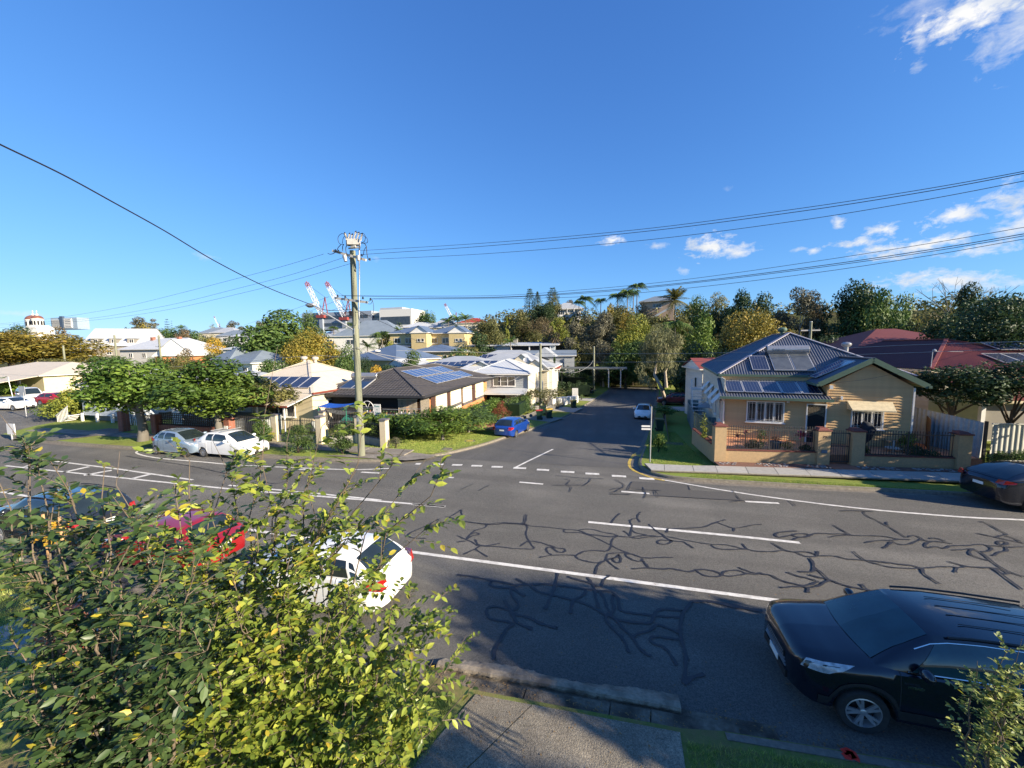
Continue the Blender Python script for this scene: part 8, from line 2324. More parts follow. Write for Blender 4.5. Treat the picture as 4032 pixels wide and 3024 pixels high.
BG = [
 # (label, T-tuple, kind, tint, n, size, bark)
 ('huge spreading orange yellow tree at the far left', (-137.3,62,12.2,22.7), 'broad', 'yellow', 9000, .040, None, .24),
 ('rust tinged tree behind the huge orange tree at the left edge', (-170,70,12.4,16.1), 'broad', 'yellow', 4000, .05, None, .3),
 ('dark olive tree beneath the huge orange tree', (-108,52,6.2,9.1), 'oval', 'olive', 5000, .045, None, .08),
 ('rusty tree in front of the church domes', (-315.3,150,22.1,11.3), 'broad', 'brown', 1400, .07, None, .2),
 ('dark tree left of the church', (-400.9,170,26.5,17), 'broad', 'dark', 1800, .07, None, .2),
 ('spreading gum tree on the left skyline', (-371.6,230,36.8,23.7), 'gum', 'grey', 2600, .05, None, .35),
 ('amber tree before the skyline gum', (-309.7,190,26.2,14.6), 'broad', 'yellow', 1800, .06, None, .2),
 ('low dark tree left of the skyline gum', (-342.3,200,27.3,7), 'broad', 'dark', 900, .08, None, .1),
 ('dark green mass right of the skyline gum', (-274,180,21.9,17.6), 'broad', 'green', 2200, .06, None, .1),
 ('brown thinly leafed tree beside the brick gable', (-158.7,110,15.4,7.7), 'airy', 'brown', 2000, .06, None, .2),
 ('green tree right of the brown thin tree', (-179.4,130,15.7,9), 'broad', 'green', 1800, .06, None, .1),
 ('bright golden tree in the middle left distance', (-110.1,84,10,7.6), 'broad', 'gold', 3200, .05, None, .2),
 ('olive scrub beneath the golden tree', (-90,70,7.2,7.1), 'broad', 'olive', 2200, .06, None, .05),
 ('dark green tree right of the golden tree', (-96.4,78,10.4,5.6), 'oval', 'dark', 2600, .06, None, .1),
 ('dusty tree in front of the brick gable', (-89.3,62,7.2,4.6), 'airy', 'brown', 1800, .06, None, .1),
 ('gum with bluish crown on the skyline left of the crane', (-254.4,210,28.7,14.1), 'gum', 'grey', 2600, .05, None, .3),
 ('pale round tree left of the bluish gum', (-263,200,24.7,6.5), 'broad', 'pale', 1000, .08, None, .1),
 ('low dark tree between the thin crane and bluish gum', (-240,190,24.2,10.2), 'broad', 'olive', 1400, .07, None, .1),
 ('second gum group right of the bluish gum', (-210.9,190,25.7,10.5), 'gum', 'grey', 2000, .06, None, .3),
 ('faint green tree under the second gum group', (-171.4,150,17.9,10.5), 'broad', 'pale', 1600, .06, None, .1),
 ('green tree on the far side of the blue hipped roof', (-79,66,8.2,4.4), 'broad', 'bright', 2400, .06, None, .05),
 ('tall vivid green tree left of the tall pole', (-61,60,13.4,14.2), 'broad', 'green', 12000, .05, None, .04),
 ('dark green lower crown beside the vivid green tree', (-62.7,58,10.9,5.2), 'oval', 'green', 6000, .045, None, .05),
 ('second crest of the vivid green tree near the pole', (-64.5,70,14.5,6), 'broad', 'green', 4500, .05, None, .1),
 ('yellow olive tree in front of the vivid green tree', (-49.1,54,9.8,8.6), 'broad', 'yellow', 9000, .036, None, .15),
 ('lime tinted tree left of the yellow olive one', (-54.8,56,9.3,5.3), 'broad', 'lime', 5000, .045, None, .1),
 ('dark green bushy tree just behind the tall pole', (-33.1,42,6.9,3.5), 'broad', 'green', 4500, .05, None, .02),
 ('green shrub tree behind the cream roof', (-47.2,44,6,4), 'oval', 'green', 4500, .05, None, .02),
 ('yellow green round shrub above the cream roof edge', (-27.6,40,4.4,2.9), 'broad', 'gold', 3200, .05, None, .02),
 ('dark green round tree behind the tiled roof', (-36.1,50,5.3,3.7), 'broad', 'dark', 3000, .05, None, .05),
 ('feathery yellow green tree before the yellow houses', (-36.8,58,5,3.1), 'airy', 'lime', 2200, .06, None, .05),
 ('dense dark tree in front of the left yellow townhouse', (-27.5,48.5,6,4.3), 'broad', 'green', 5200, .05, None, .02),
 ('broad green tree in front of the right yellow townhouse', (-26.3,62,7.5,5.5), 'broad', 'green', 5200, .045, None, .02),
 ('round dense bright tree on the skyline right of the pole', (-62,118,18.9,9.3), 'oval', 'green', 7000, .045, None, .05),
 ('small tree leaning against the round dense tree', (-57.9,116,18.2,4.2), 'broad', 'green', 2200, .06, None, .05),
 ('grey green tree under the round dense tree', (-49.4,100,11.8,4.8), 'airy', 'grey', 2000, .06, None, .1),
 ('dark low tree left of the round dense tree', (-78.7,130,15.9,6.4), 'broad', 'dark', 1800, .07, None, .05),
 ('orange tinted tree behind the palms right of the pole', (-55,84,12.3,3.9), 'airy', 'yellow', 2400, .06, None, .1),
 ('green thicket right of the white pyramid roof', (-40.8,96,12.5,6.8), 'broad', 'green', 3200, .06, None, .05),
 ('olive brown spreading tree left of the hill', (-28.8,86,13,8.2), 'spread', 'olive', 6500, .04, None, .15),
 ('pale tree crowning the olive brown tree', (-35.5,110,15.8,3.8), 'airy', 'pale', 1400, .07, None, .2),
 ('yellow green bamboo like clump on the hillside', (-25.5,90,13.3,2.8), 'cone', 'lime', 2000, .06, None, .02),
 ('dark tree at the foot of the bamboo clump', (-25.9,82,11.4,5.2), 'broad', 'olive', 3000, .05, None, .05),
 ('small tree on the ridge left of the bunya pine', (-33.2,120,17.2,3.8), 'broad', 'olive', 1400, .07, None, .1),
 ('hanging olive tree below the bunya pine', (-25.4,104,16.9,6.5), 'airy', 'olive', 3600, .05, None, .05),
 ('dark round fig beside the hilltop house', (-21.4,116,19.9,7.7), 'broad', 'dark', 6500, .05, None, .05),
 ('tall leafy tree between fig and hilltop house', (-19.4,122,23,4.4), 'oval', 'olive', 2400, .06, None, .1),
 ('small sparse tree behind the hilltop roof', (-16.9,140,24.2,4.2), 'airy', 'brown', 1200, .07, None, .3),
 ('light green tree below the hilltop house', (-14.2,96,14.4,6.9), 'airy', 'lime', 4200, .045, None, .05),
 ('grey brown tree on the middle hillside', (-15,88,11.6,6.4), 'airy', 'brown', 4200, .045, m_barkp, .1),
 ('large dull grey green tree in the middle of the hillside', (-4.6,86,14.7,9.9), 'gum', 'grey', 9000, .032, m_barkp, .2),
 ('second grey green gum left of the large one', (-8.7,84,11.9,6.9), 'gum', 'grey', 6500, .04, m_barkp, .15),
 ('brownish tree above the date palm line', (-2.5,112,20,3.6), 'airy', 'yellow', 1800, .06, None, .1),
 ('dark low thicket under the palms', (0.7,118,18.4,7.2), 'broad', 'olive', 2600, .06, None, .02),
 ('greyish round tree left of the peach hilltop house', (6.5,110,18,5.7), 'broad', 'grey', 3000, .05, None, .05),
 ('orange tipped tree in the hillside centre', (2.1,100,16,4.7), 'broad', 'yellow', 3000, .05, None, .05),
 ('large yellow topped tree above the paperbark', (3.9,84,12.6,9.2), 'broad', 'lime', 11000, .034, None, .15),
 ('deep green tree below the yellow topped one', (1.7,78,9,8.7), 'oval', 'green', 9000, .036, None, .02),
 ('dark tree mass behind the paperbark', (8.5,76,9.2,6.5), 'oval', 'dark', 7000, .04, None, .02),
 ('grey thicket low at the street end', (-2.5,80,7.4,7.1), 'airy', 'grey', 6000, .04, m_barkp, .05),
 ('brown green understorey left of the bend pole', (-7.6,82,8,6.7), 'oval', 'olive', 5500, .04, m_barkp, .05),
 ('dark understorey above the grey skillion roofs', (-12.7,84,8.1,6.1), 'oval', 'brown', 4500, .045, None, .05),
 ('dark low trees closing the street end left of centre', (-1.5,84,3.9,7.5), 'broad', 'dark', 5000, .045, None, .02),
 ('black green low trees closing the street end right of centre', (3.2,82,3.5,6.5), 'broad', 'dark', 4500, .045, None, .02),
 ('green tree behind the carport', (-9.6,80,4.5,7.3), 'broad', 'dark', 4500, .045, None, .02),
 ('bright small leafy tree behind the dark red wagon', (9.1,62,2.9,1.9), 'airy', 'bright', 1600, .09, None, .1),
 ('dense dark tree right of the paperbark', (11,62,6.5,7.5), 'oval', 'dark', 6000, .045, None, .02),
 ('dark trees behind the roof of number 79 at its left', (13.5,58,7,7.5), 'oval', 'dark', 6000, .045, None, .02),
 ('lime green round tree on the slope right of the date palm', (16.5,84,12.7,6.7), 'broad', 'bright', 3600, .05, None, .05),
 ('tree with flat canopy above the lime round tree', (18.7,104,18.4,6.8), 'broad', 'green', 2000, .06, None, .1),
 ('olive tree between the date palm and flat canopy', (14,96,14.3,5.9), 'airy', 'olive', 1800, .06, None, .1),
 ('pale bare topped tree on the ridge', (27.7,124,22,6.6), 'airy', 'pale', 1200, .06, None, .3),
 ('dark tree below the bare topped one', (24.2,104,17,7.8), 'broad', 'dark', 2600, .06, None, .05),
 ('pair of dark pines left of the olive gold tree', (27.6,100,18.8,6.5), 'oval', 'dark', 3600, .06, None, .05),
 ('dark rounded tree right of the pair of pines', (31.4,100,17.9,6.3), 'broad', 'dark', 3000, .06, None, .05),
 ('broad olive gold tree behind the roof of number 79', (18.7,62,12,9.8), 'broad', 'yellow', 11000, .034, None, .05),
 ('olive gold companion left of the broad olive gold tree', (16.8,66,10.3,6.3), 'broad', 'olive', 5000, .045, None, .05),
 ('tall airy gum with pale forked trunk behind number 79', (26.4,68,15.5,6.9), 'gum', 'grey', 5500, .036, m_barkp, .42),
 ('brown gum right of the pale forked gum', (29.5,70,13.3,4.2), 'airy', 'brown', 2600, .05, m_barkp, .2),
 ('tallest dark tree right of the pale forked gum', (31.6,66,14.9,7.2), 'oval', 'dark', 8000, .04, m_barkg, .15),
 ('second dark tree crest with brownish side', (33.5,64,14.9,6.9), 'oval', 'green', 8000, .04, m_barkg, .15),
 ('leafy green tree at the right of the dark crests', (39.3,68,13,4.6), 'oval', 'green', 4200, .05, None, .1),
 ('dark undergrowth tree behind the gable of number 79', (25.5,56,8.8,6.8), 'broad', 'dark', 5000, .045, None, .02),
 ('mixed green undergrowth left of the red roof', (30.7,58,8.7,6.3), 'airy', 'olive', 5000, .045, m_barkg, .05),
 ('low brown thicket above the red roof', (36.5,60,9.8,6.3), 'broad', 'olive', 4500, .045, None, .02),
 ('thin low tree below the dead tree', (47.4,74,11.6,5.6), 'airy', 'brown', 2400, .05, None, .02),
 ('dark tree with wispy crown right of the dead tree', (39.6,58,13.2,5.4), 'gum', 'dark', 5500, .038, m_barkg, .25),
 ('very dark tree filling the right edge of the skyline', (32.6,44,11.9,6), 'oval', 'dark', 9000, .04, m_barkg, .15),
 ('dark tree under the right skyline behind the red roofs', (33.4,48,9.9,5.8), 'oval', 'dark', 7000, .04, m_barkg, .05),
 ('brown green tree behind the red roof solar panels', (34.6,46,8.4,4.6), 'broad', 'olive', 5000, .045, m_barkg, .05),
 ('dark green tree closing the gap beneath the golden tree', (-95,60,5.7,7.3), 'broad', 'green', 4200, .052, None, .04),
 ('rounded tree below the brick gable sign', (-82.2,56,5.3,6), 'broad', 'olive', 4200, .052, None, .04),
 ('bushy tree hiding the foot of the grey apartments', (-107.7,58,6.6,8.1), 'broad', 'green', 4200, .052, None, .04),
 ('dark hedge like tree on the left skyline', (-215.8,150,18,21.6), 'broad', 'dark', 4200, .052, None, .04),
 ('low green tree right of the verandahed house', (-247.1,160,18.1,15.7), 'broad', 'green', 4200, .052, None, .04),
 ('olive tree before the pale distant roofs', (-146.9,110,12.9,12.1), 'broad', 'olive', 4200, .052, None, .04),
 ('green tree right of the pale blue distant roof', (-108.1,100,11.7,11.9), 'broad', 'green', 4200, .052, None, .04),
 ('shaded tree between yellow olive crown and pole', (-49.3,58,7.5,5.8), 'oval', 'green', 4200, .052, None, .04),
 ('dark tree at the foot of the tall pole view', (-36.9,46,5.4,4.5), 'broad', 'dark', 4200, .052, None, .04),
 ('olive tree before the long grey building', (-105.1,130,14.4,10.9), 'broad', 'olive', 4200, .052, None, .04),
 ('tree line patch before the beige block', (-75.2,120,14.2,11.3), 'broad', 'dark', 4200, .052, None, .04),
 ('green tree left of the left townhouse', (-44.5,70,8.2,5.3), 'airy', 'lime', 4200, .052, None, .04),
 ('dense tree over the blue roof edge', (-30.5,47,4.9,4.2), 'broad', 'dark', 4200, .052, None, .04),
 ('bushy tree right of the yellow gabled cottage', (-25.8,44,4.2,3.5), 'broad', 'green', 4200, .052, None, .04),
 ('leafy tree left of the white pyramid roof', (-39.6,92,11.2,7.1), 'broad', 'green', 4200, .052, None, .04),
 ('tree between the townhouses and the deck house', (-28.9,74,7.4,5.7), 'broad', 'olive', 4200, .052, None, .04),
 ('tree screening the low flat roofed house', (-28.3,78,9.4,6.9), 'broad', 'dark', 4200, .052, None, .04),
 ('olive tree below the peach hilltop house', (10.3,104,15.1,9.3), 'broad', 'olive', 4200, .052, None, .04),
 ('dark tree behind the carport at the bend', (-10.3,76,4.1,6.4), 'oval', 'dark', 4200, .052, None, .04),
 ('tall dark tree overhanging the red roofs at the right edge', (26.4,36,9.6,4.9), 'broad', 'dark', 4200, .052, None, .45),
 ('dark branchy tree crossing the red roof ridge', (26.4,40,8.9,3.4), 'broad', 'dark', 4200, .052, None, .45),
]
for i, (lab, (x, y, z, w), kind, tint, n, size, bark, tf) in enumerate(BG):
 tree('tree', lab, x, y, z, w, kind, tint, i + 1, min(int(n * 1.35), 12000), size * .95, bark, trunkfrac=tf, base=min(gz(x, y), z - w * .5))
tree('tree', 'dark leafed tree hanging in front of the red roofed neighbour', (18.43,27.3,3.2)[0], 27.3, (18.35,27.3,5.11)[2], 4.1, 'spread', 'dark', 4, 6000, .05, m_bark, trunkfrac=.34, base=.5)
tree('tree', 'dark leafed tree at the right edge above the sheet fence', (20.75,27,3.29)[0], 27.0, (20.39,27,5.34)[2], 3.8, 'spread', 'dark', 2, 5000, .05, m_bark, trunkfrac=.4, base=.5)
PAL = [
 ('feathery palm left of the tall pole', (-79.92,96,13.97), 3.6, 'queen'), ('feathery palm just behind the tall pole', (-68.65,90,14.55), 5.0, 'bangalow'), ('palm at the left of the palm cluster right of the pole', (-51.92,78,11.61), 6.2, 'queen'),
 ('short palm below the curved grey roof', (-50.15,70,8.51), 5.0, 'bangalow'), ('middle palm of the cluster right of the pole', (-49.37,82,12), 6.0, 'bangalow'), ('low palm in front of the townhouses left side', (-44.76,70,7.54), 5.0, 'bangalow'),
 ('wind blown palm left of three near the round tree', (-47.17,104,16.18), 6.5, 'bangalow'), ('middle wind blown palm of three', (-46.03,108,16.93), 7.0, 'bangalow'), ('right wind blown palm of three', (-42.58,106,17.11), 7.0, 'bangalow'),
 ('palm with hanging skirt over the right yellow townhouse', (-33.88,84,11.44), 7.5, 'bangalow'), ('small palm in the dark under the bamboo', (-21.41,78,9.04), 4.5, 'bangalow'),
 ('tall drooping palm beside the hilltop house', (-9.52,122,23.16), 6.6, 'queen'), ('short palm below the drooping hilltop one', (-11.21,120,21.38), 5.0, 'queen'), ('solitary palm between hilltop house and palm group', (-4.87,124,22.23), 5.2, 'queen'),
 ('left palm of the tall hilltop group', (0.11,120,23.35), 6.6, 'queen'), ('second palm of the tall hilltop group', (2.87,118,23.99), 7.0, 'queen'), ('lower palm inside the tall hilltop group', (4.54,119,23.6), 6.4, 'queen'), ('tallest palm at the right of the hilltop group', (5.68,122,26.16), 6.4, 'queen'),
 ('round headed date palm on the skyline', (14.36,108,20.92), 8.6, 'date'), ('drooping green palm below the date palm', (12.1,90,13.06), 7.4, 'queen'),
 ('palm among the dark trees left of the red roof', (35.49,64,9.95), 6.5, 'queen'), ('small palm in the distance left of the grey bungalow roofs', (-262.02,180,23.72), 8.0, 'bangalow'),
]
for lab, p, w, kind in PAL:
 palm(lab, p[0], p[1], p[2], w, kind, base=min(gz(p[0], p[1]), p[2] - 4))
pine('bunya pine with tiered black branches on the ridge', *(-28.26,128,25.58), 5.6); pine('pale narrow norfolk pine between the two bunyas', *(-30.05,150,28.25), 6.6, 'norfolk'); pine('second bunya pine right of the narrow norfolk pine', *(-20.19,126,25.24), 6.6)
pine('small distant tiered pine on the left skyline', *(-304.31,200,28.84), 6.0); pine('tiny tiered pine beyond the small distant one', *(-344.86,230,30.79), 3.0)
bare_tree('bare grey dead tree against the sky on the right', *(49.34,78,15.2), 6, 3, m_barkg)
bush('shrub', 'dry tawny grass slope below the round fig on the hill', *(-19.46,104,13.95)[0:2], 15, 4.5, 'brown', 3, 2600, .6, cat='grass slope', base=(-19.46,104,13.95)[2] - 4, aspect=.15)
# the far-off wood that reads as one mass: low crowns over the hill and the far suburbs
rn = random.Random(77)
C, Q = [], []
for i in range(900):
 if i < 520:
  x, y = rn.uniform(-45, 95), rn.uniform(82, 150)
 else:
  x = rn.uniform(-420, 60); y = rn.uniform(110, 420)
  if abs(x) > y * 1.6 + 60: continue
 r_ = rn.uniform(1.6, 3.2) * (1 if y < 160 else 1.7)
 C.append((x, y, gz(x, y) + rn.uniform(.2, 1.1) * r_)); Q.append(r_)
V, F_, tt = leafcloud(C, Q, 60000, .85, 3, 0, .8, .55)
tag(link('distant_woodland', fastmesh('distant_woodland', V, F_, L_['olive'], tt), kind='stuff'), 'low olive green woodland covering the hill and the far suburbs', 'woodland')
# unseen trees right of the view, placed and sized to cast the near shade
NEAR_T = ((17.0, 3.3, 4.9), (24.0, 1.4, 5.0), (32.0, -.7, 5.0), (12.4, 4.6, 4.7), (42.0, -3.4, 5.2), (53, -6.3, 5.2), (14.5, -.3, 4.6), (21, -2.0, 4.8), (29, -4.2, 5), (38, -6.6, 5))
for i, (x, y, w) in enumerate(NEAR_T):
 zt_ = .395 * (x + 3.4)
 tree('street_tree', ('unseen shade tree of the near side beyond the right edge, %s of ten' % ('second', 'third', 'fourth', 'first', 'fifth', 'sixth', 'seventh', 'eighth', 'ninth', 'tenth')[i]), x, y, zt_, w, ('broad', 'oval')[i % 2], 'green', i + 1, 6000, .06, m_barkg, trunkfrac=.2, base=.1)
tree('street_tree', 'low added shade tree of the far verge just past the dark coupe wagon', 20.6, 21.2, 5.9, 4.9, 'broad', 'green', 2, 7000, .06, m_barkg, trunkfrac=.2, base=.1)  # added for its shade on the far footpath and wall foot

# ================================================================ the large shrub before the balcony
def leaf_mesh_arrays():
 """one ovate leaf along +x with a folded midrib, 8 vertices, 6 faces"""
 L = [(0, 0, 0), (.28, .20, .035), (.62, .19, .02), (1, 0, -.10), (.62, -.19, .02), (.28, -.20, .035), (.30, 0, -.02), (.64, 0, -.035)]
 F = [(0, 6, 1), (1, 6, 7, 2), (2, 7, 3), (0, 5, 6), (5, 4, 7, 6), (4, 3, 7)]
 return np.array(L), F
LV, LF_ = leaf_mesh_arrays()
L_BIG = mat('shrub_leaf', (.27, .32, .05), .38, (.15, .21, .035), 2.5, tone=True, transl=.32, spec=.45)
L_YEL = mat('shrub_leaf_yellow', (.46, .38, .04), .45, (.36, .33, .05), 4, tone=True, transl=.35)
m_twig = mat('twig_bark', (.17, .13, .09), .85, (.09, .07, .05), 14, stretch=(1, 1, 1))
def shrub(name, label, base, tips, lsize, seed, per=26, twigs=7, nparts=300, spread=.34, yellow=.09, r0=.030, cat='shrub', tw=.45, sagk=.12, mats=None):
 """tips: world points reached by the main branches; leaves sit alternately along twigs"""
 rn = random.Random(seed); nr = np.random.default_rng(seed)
 o = thing(name, label, cat, base)
 B = Vector(base)
 wood = MB(); P, D, S, K = [], [], [], []
 for tip in tips:
  rr = tip[3] if len(tip) > 3 else 1.0
  dens = tip[4] if len(tip) > 4 else 1.0
  t = Vector(tip[:3]) - B
  mid = t * .5 + Vector((rn.uniform(-.15, .15), rn.uniform(-.15, .15), .12 * t.length))
  start = Vector((rn.uniform(-.2, .2), rn.uniform(-.2, .2), 0))
  pts = []
  for k in range(11):
   u = k / 10
   p = start * (1 - u) ** 2 + 2 * u * (1 - u) * mid + t * u * u
   pts.append(p + Vector((rn.gauss(0, .012), rn.gauss(0, .012), rn.gauss(0, .012))) * t.length)
  wood.tube(pts, [r0 * rr * (1 - .86 * k / 10) for k in range(11)], 6, False)
  for q in range(int(twigs * dens)):
   u = rn.uniform(.26, 1.0)
   i = min(9, int(u * 10)); a = pts[i].lerp(pts[i + 1], u * 10 - i) if i < 10 else pts[10]
   axis = (pts[i + 1] - pts[i]).normalized()
   d = (axis * .8 + Vector((rn.gauss(0, 1), rn.gauss(0, 1), rn.gauss(.25, .7))) * spread * 2).normalized()
   Lt = rn.uniform(.5, 1.1) * tw * (1 if u < .95 else .8)
   tp = []
   for k in range(6):
    f = k / 5
    tp.append(a + d * (Lt * f) + Vector((0, 0, -sagk * Lt * f * f)) + Vector((rn.gauss(0, .006), rn.gauss(0, .006), 0)))
   wood.tube(tp, [r0 * .16 * (1 - .7 * k / 5) for k in range(6)], 4, False)
   nl = max(4, int(per * Lt / tw * rn.uniform(.5, 1.0)))
   sd = d.cross(Vector((0, 0, 1)));  sd = sd.normalized() if sd.length > .05 else Vector((1, 0, 0))
   for j in range(nl):
    f = (j + .6) / nl
    k = min(4, int(f * 5)); p = tp[k].lerp(tp[k + 1], f * 5 - k)
    sg = 1 if j % 2 else -1
    ld = (sd * sg + d * .75 + Vector((rn.gauss(0, .3), rn.gauss(0, .3), rn.gauss(-.18, .35)))).normalized()
    P.append(p); D.append(ld); S.append(lsize * rn.uniform(.55, 1.2)); K.append(rn.random() < yellow)
 wood.build('branches', m_twig, o, smooth=60)
 P = np.array([tuple(p) for p in P]); D = np.array([tuple(p) for p in D]); S = np.array(S); K = np.array(K)
 n = len(P)
 up = np.tile([0, 0, 1.0], (n, 1)) + nr.normal(size=(n, 3)) * .38
 Yv = np.cross(up, D); Yv /= np.linalg.norm(Yv, axis=1)[:, None]
 Zv = np.cross(D, Yv)
 W3 = P[:, None, :] + S[:, None, None] * (LV[None, :, 0:1] * D[:, None, :] + LV[None, :, 1:2] * Yv[:, None, :] * 1.15 + LV[None, :, 2:3] * Zv[:, None, :])
 cam_ = np.array([0, 0, 6.3]) - np.array(base)
 dist = np.linalg.norm(P - cam_, axis=1) / S
 rank = np.argsort(dist)
 near = set(rank[:nparts].tolist())
 ang = (P - cam_)
 for yel in (False, True):
  idx = [i for i in range(n) if bool(K[i]) == yel and i not in near]
  if not idx: continue
  idx = np.array(idx)
  V = W3[idx].reshape(-1, 3)
  me = bpy.data.meshes.new('foliage')
  fs = np.array([f if len(f) == 4 else (f[0], f[1], f[2], f[2]) for f in LF_])
  faces = []
  tri = [f for f in LF_ if len(f) == 3]; quad = [f for f in LF_ if len(f) == 4]
  off = (np.arange(len(idx)) * 8)
  loops, st, tot = [], [], []
  parts = []
  for f in LF_:
   parts.append((off[:, None] + np.array(f)[None, :]))
  # write polygons kind by kind
  allv = np.concatenate([p.ravel() for p in parts])
  tot = np.concatenate([np.full(len(idx), p.shape[1]) for p in parts]).astype(np.int32)
  st = np.concatenate([[0], np.cumsum(tot)[:-1]]).astype(np.int32)
  me.vertices.add(len(V)); me.vertices.foreach_set('co', V.astype(np.float32).ravel())
  me.loops.add(len(allv)); me.loops.foreach_set('vertex_index', allv.astype(np.int32))
  me.polygons.add(len(tot)); me.polygons.foreach_set('loop_start', st); me.polygons.foreach_set('loop_total', tot)
  tone = nr.uniform(0, 1, len(idx)) ** 1.1
  a = me.attributes.new('tone', 'FLOAT', 'FACE'); a.data.foreach_set('value', np.tile(tone, len(LF_)).astype(np.float32))
  me.update(calc_edges=True)
  me.materials.append(L_YEL if yel else (mats or L_BIG))
  link('foliage', me, o, kind='stuff')
 for i in rank[:nparts]:
  i = int(i)
  me = bpy.data.meshes.new('leaf')
  v = LV * S[i]; v = v.copy(); v[:, 1] *= 1.15
  me.from_pydata([tuple(q) for q in v], [], LF_)
  t_ = float(nr.uniform(0, 1)); a = me.attributes.new('tone', 'FLOAT', 'FACE'); a.data.foreach_set('value', np.full(len(me.polygons), t_, np.float32))
  me.materials.append(L_YEL if K[i] else (mats or L_BIG))
  lf = link('leaf', me, o)
  M = Matrix((tuple(D[i]) + (0,), tuple(Yv[i]) + (0,), tuple(Zv[i]) + (0,), (0, 0, 0, 1))).transposed()
  M.translation = Vector(P[i]); lf.matrix_local = M
 return o, n
tipsA = []
def tp(p, r=1.0, d=1.0): tipsA.append(tuple(p) + (r, d))
# upper, open right-hand shrub (display pixels, depth in metres along Y)
for p, r, d in (((-4.04,3.9,6.06), .5, .25), ((-3.14,3.9,5.78), .5, .25), ((-3.96,4,5.58), .6, .5), ((-2.71,3.9,5.49), .8, .8), ((-2.45,4,5.15), .8, .9), ((-1.78,3.9,4.97), .9, .7),
    ((-1.88,3.9,4.56), .8, .6), ((-2.33,4.1,4.81), .8, .9), ((-3.17,4,4.9), .9, 1.1), ((-3.73,4,4.86), .9, 1.1), ((-4.61,4,5.06), .8, .7), ((-5.34,4,5.02), .7, .6),
    ((-6.12,4,5.04), .7, .5), ((-7.59,4.1,4.8), .7, .5), ((-4.85,3.9,4.56), 1, 1.3), ((-4.09,3.9,4.5), 1, 1.3), ((-5.32,3.8,4.3), 1, 1.3), ((-2.78,3.8,4.48), .8, 1.0), ((-5.75,3.7,4.49), 1, 1.1),
    ((-3.36,3.7,4.35), 1, 1.0), ((-4.36,3.7,4.13), 1, 1.4), ((-5.03,3.6,3.78), 1, 1.5), ((-3.7,3.6,3.9), 1, 1.1), ((-5.78,3.5,3.8), 1, 1.4), ((-6.34,3.6,4.08), 1, 1.1), ((-2.36,3.6,4.13), .7, .5)):
 tp(p, r, d)
shrub('shrub', 'tall open shrub with yellow green leaves rising before the road on the left', (-5.76,3.9,-1.17), tipsA, .130, 11, 19, 27, 300, spread=.40, yellow=.07, tw=.52)
tipsA = []
for p, r, d in (((-6.33,2.6,5.47), .8, .7), ((-5.51,2.5,5.38), .8, .8), ((-6.77,2.6,4.96), .8, .9), ((-4.98,2.5,5.22), .8, .8), ((-5.83,2.5,4.87), .8, .8), ((-4.58,2.5,4.88), .8, .7), ((-4.3,2.5,4.17), .9, .8), ((-5.13,2.5,4.29), .9, .6),
    ((-5.6,2.4,3.73), 1, 1.0), ((-4.7,2.4,3.74), 1, 1.2), ((-6.34,2.4,3.12), 1, 1.2), ((-3.91,2.4,3.65), 1, 1.3), ((-5.29,2.4,3.02), 1, 1.4), ((-4.36,2.4,2.98), 1, 1.3), ((-6.11,2.3,2.33), 1, 1.3), ((-3.46,2.5,3.89), .9, .9), ((-4.92,2.4,2.33), 1, 1.2), ((-3.76,2.5,4.16), .9, .9), ((-6.36,2.6,5.67), .6, .5), ((-5.64,2.6,4.59), .8, .9), ((-6.42,2.5,4.29), .8, .9), ((-5.06,2.6,4.6), .8, .8), ((-6.24,2.5,3.93), .9, .8), ((-5.44,2.4,3.4), 1, 1.2), ((-4.26,2.4,3.3), 1, 1.2), ((-6.62,2.4,2.55), 1, 1.2), ((-4.88,2.9,4.59), .7, .9), ((-4.28,2.9,4.55), .7, .9), ((-6.01,2.8,4.85), .7, .8), ((-6.72,2.8,5.02), .7, .8), ((-4.6,2.9,4.15), .7, .9)):
 tp(p, r, d)
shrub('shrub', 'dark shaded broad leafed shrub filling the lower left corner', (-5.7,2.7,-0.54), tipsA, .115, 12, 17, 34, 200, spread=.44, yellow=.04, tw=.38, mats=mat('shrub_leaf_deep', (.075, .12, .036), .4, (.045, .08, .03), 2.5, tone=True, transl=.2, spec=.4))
tipsA = []
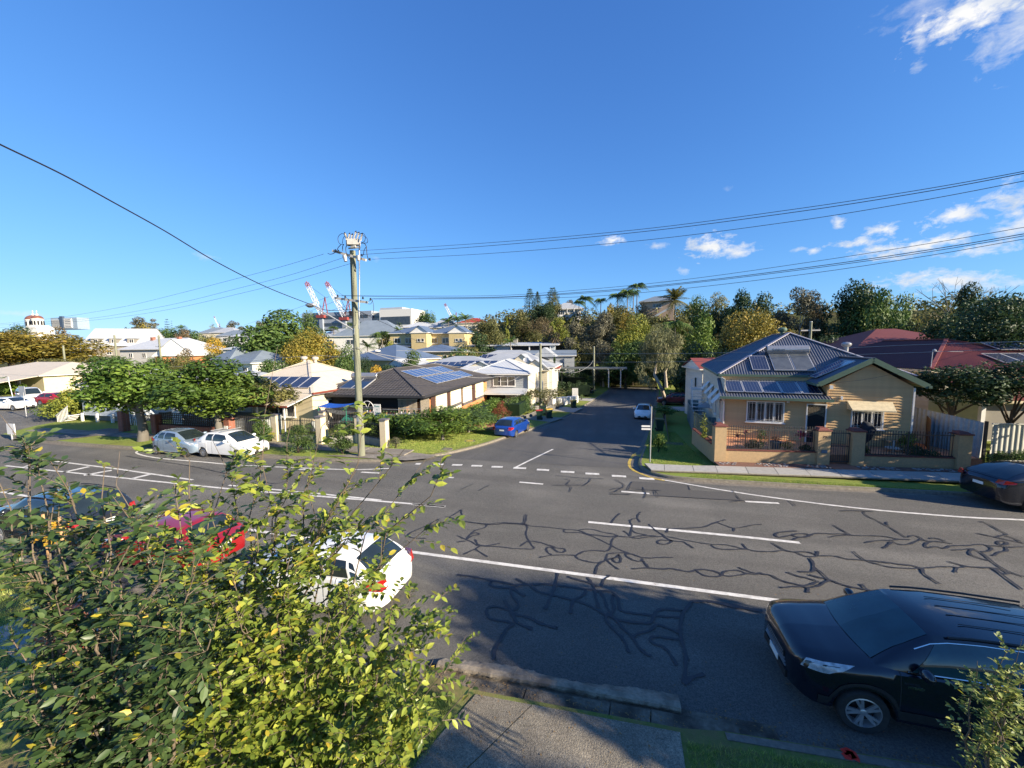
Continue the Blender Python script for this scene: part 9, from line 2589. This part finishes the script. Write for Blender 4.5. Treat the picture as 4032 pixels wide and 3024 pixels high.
for p, r, d in (((-1.81,3.7,3.55), .5, .7), ((-2.15,3.7,3.66), .6, .8), ((-1.55,3.7,3), .5, .6), ((-1.89,3.6,3.28), .6, 1.0), ((-2.34,3.6,3.37), .7, 1.2), ((-1.37,3.5,2.78), .6, .8), ((-1.79,3.5,2.95), .7, 1.3), ((-2.23,3.4,3.05), .8, 1.6),
    ((-2.69,3.4,3.17), .8, 1.6), ((-2.94,3.3,3.58), .8, 1.6), ((-3.56,3.3,3.58), .8, 1.6), ((-3.25,3.2,3.05), .9, 1.9), ((-2.56,3.2,2.83), .9, 1.9), ((-1.91,3.2,2.72), .8, 1.4), ((-3.78,3.1,3.02), .9, 1.9), ((-3.26,3.1,2.48), .9, 2.0),
    ((-2.54,3,2.45), .9, 2.0), ((-2.01,3,2.5), .8, 1.5), ((-3.86,3,2.38), .9, 2.0), ((-4.36,3,2.71), .9, 1.8), ((-3.16,2.9,2.07), .9, 1.8), ((-3.87,3,3.62), .9, 1.8), ((-4.38,2.9,1.94), .9, 1.6), ((-4.22,3.2,3.82), .9, 1.5), ((-2.77,3.4,3.75), .8, 1.4), ((-3.53,3.3,3.91), .9, 1.4), ((-5.17,2.9,1.96), .9, 1.5), ((-4.92,2.9,1.55), .9, 1.4), ((-5,3.2,3.29), .9, 1.4)):
 tp(p, r, d)
shrub('shrub', 'dense tangled shrub with glossy yellow green leaves spilling towards the driveway', (-3.8,3.3,-0.35), tipsA, .098, 13, 21, 28, 300, spread=.50, yellow=.06, tw=.42, sagk=.3)
# young tree at the lower right
tipsA = []
for p, r, d in (((3.02,4,3.61), .6, 1), ((3.16,4,3.73), .6, 1), ((3.26,4,3.58), .6, 1), ((3.09,4,3.41), .6, 1), ((3.25,4,3.32), .6, 1), ((3.33,4,3.51), .6, 1), ((3.15,4,3.17), .5, .8), ((3.33,4,3.13), .5, 1), ((3.21,4,3.53), .5, 1), ((3.31,4,3.76), .5, 1), ((3.43,4,3.37), .5, 1)):
 tp(p, r, d)
shrub('young_tree', 'slender young tree with small pale leaves at the lower right corner', (3.2,4,1.98), tipsA, .046, 14, 22, 15, 120, spread=.35, yellow=.03, r0=.018, tw=.20, sagk=.05, cat='tree', mats=mat('young_leaf', (.27, .32, .08), .5, (.16, .21, .05), 3, tone=True, transl=.3))
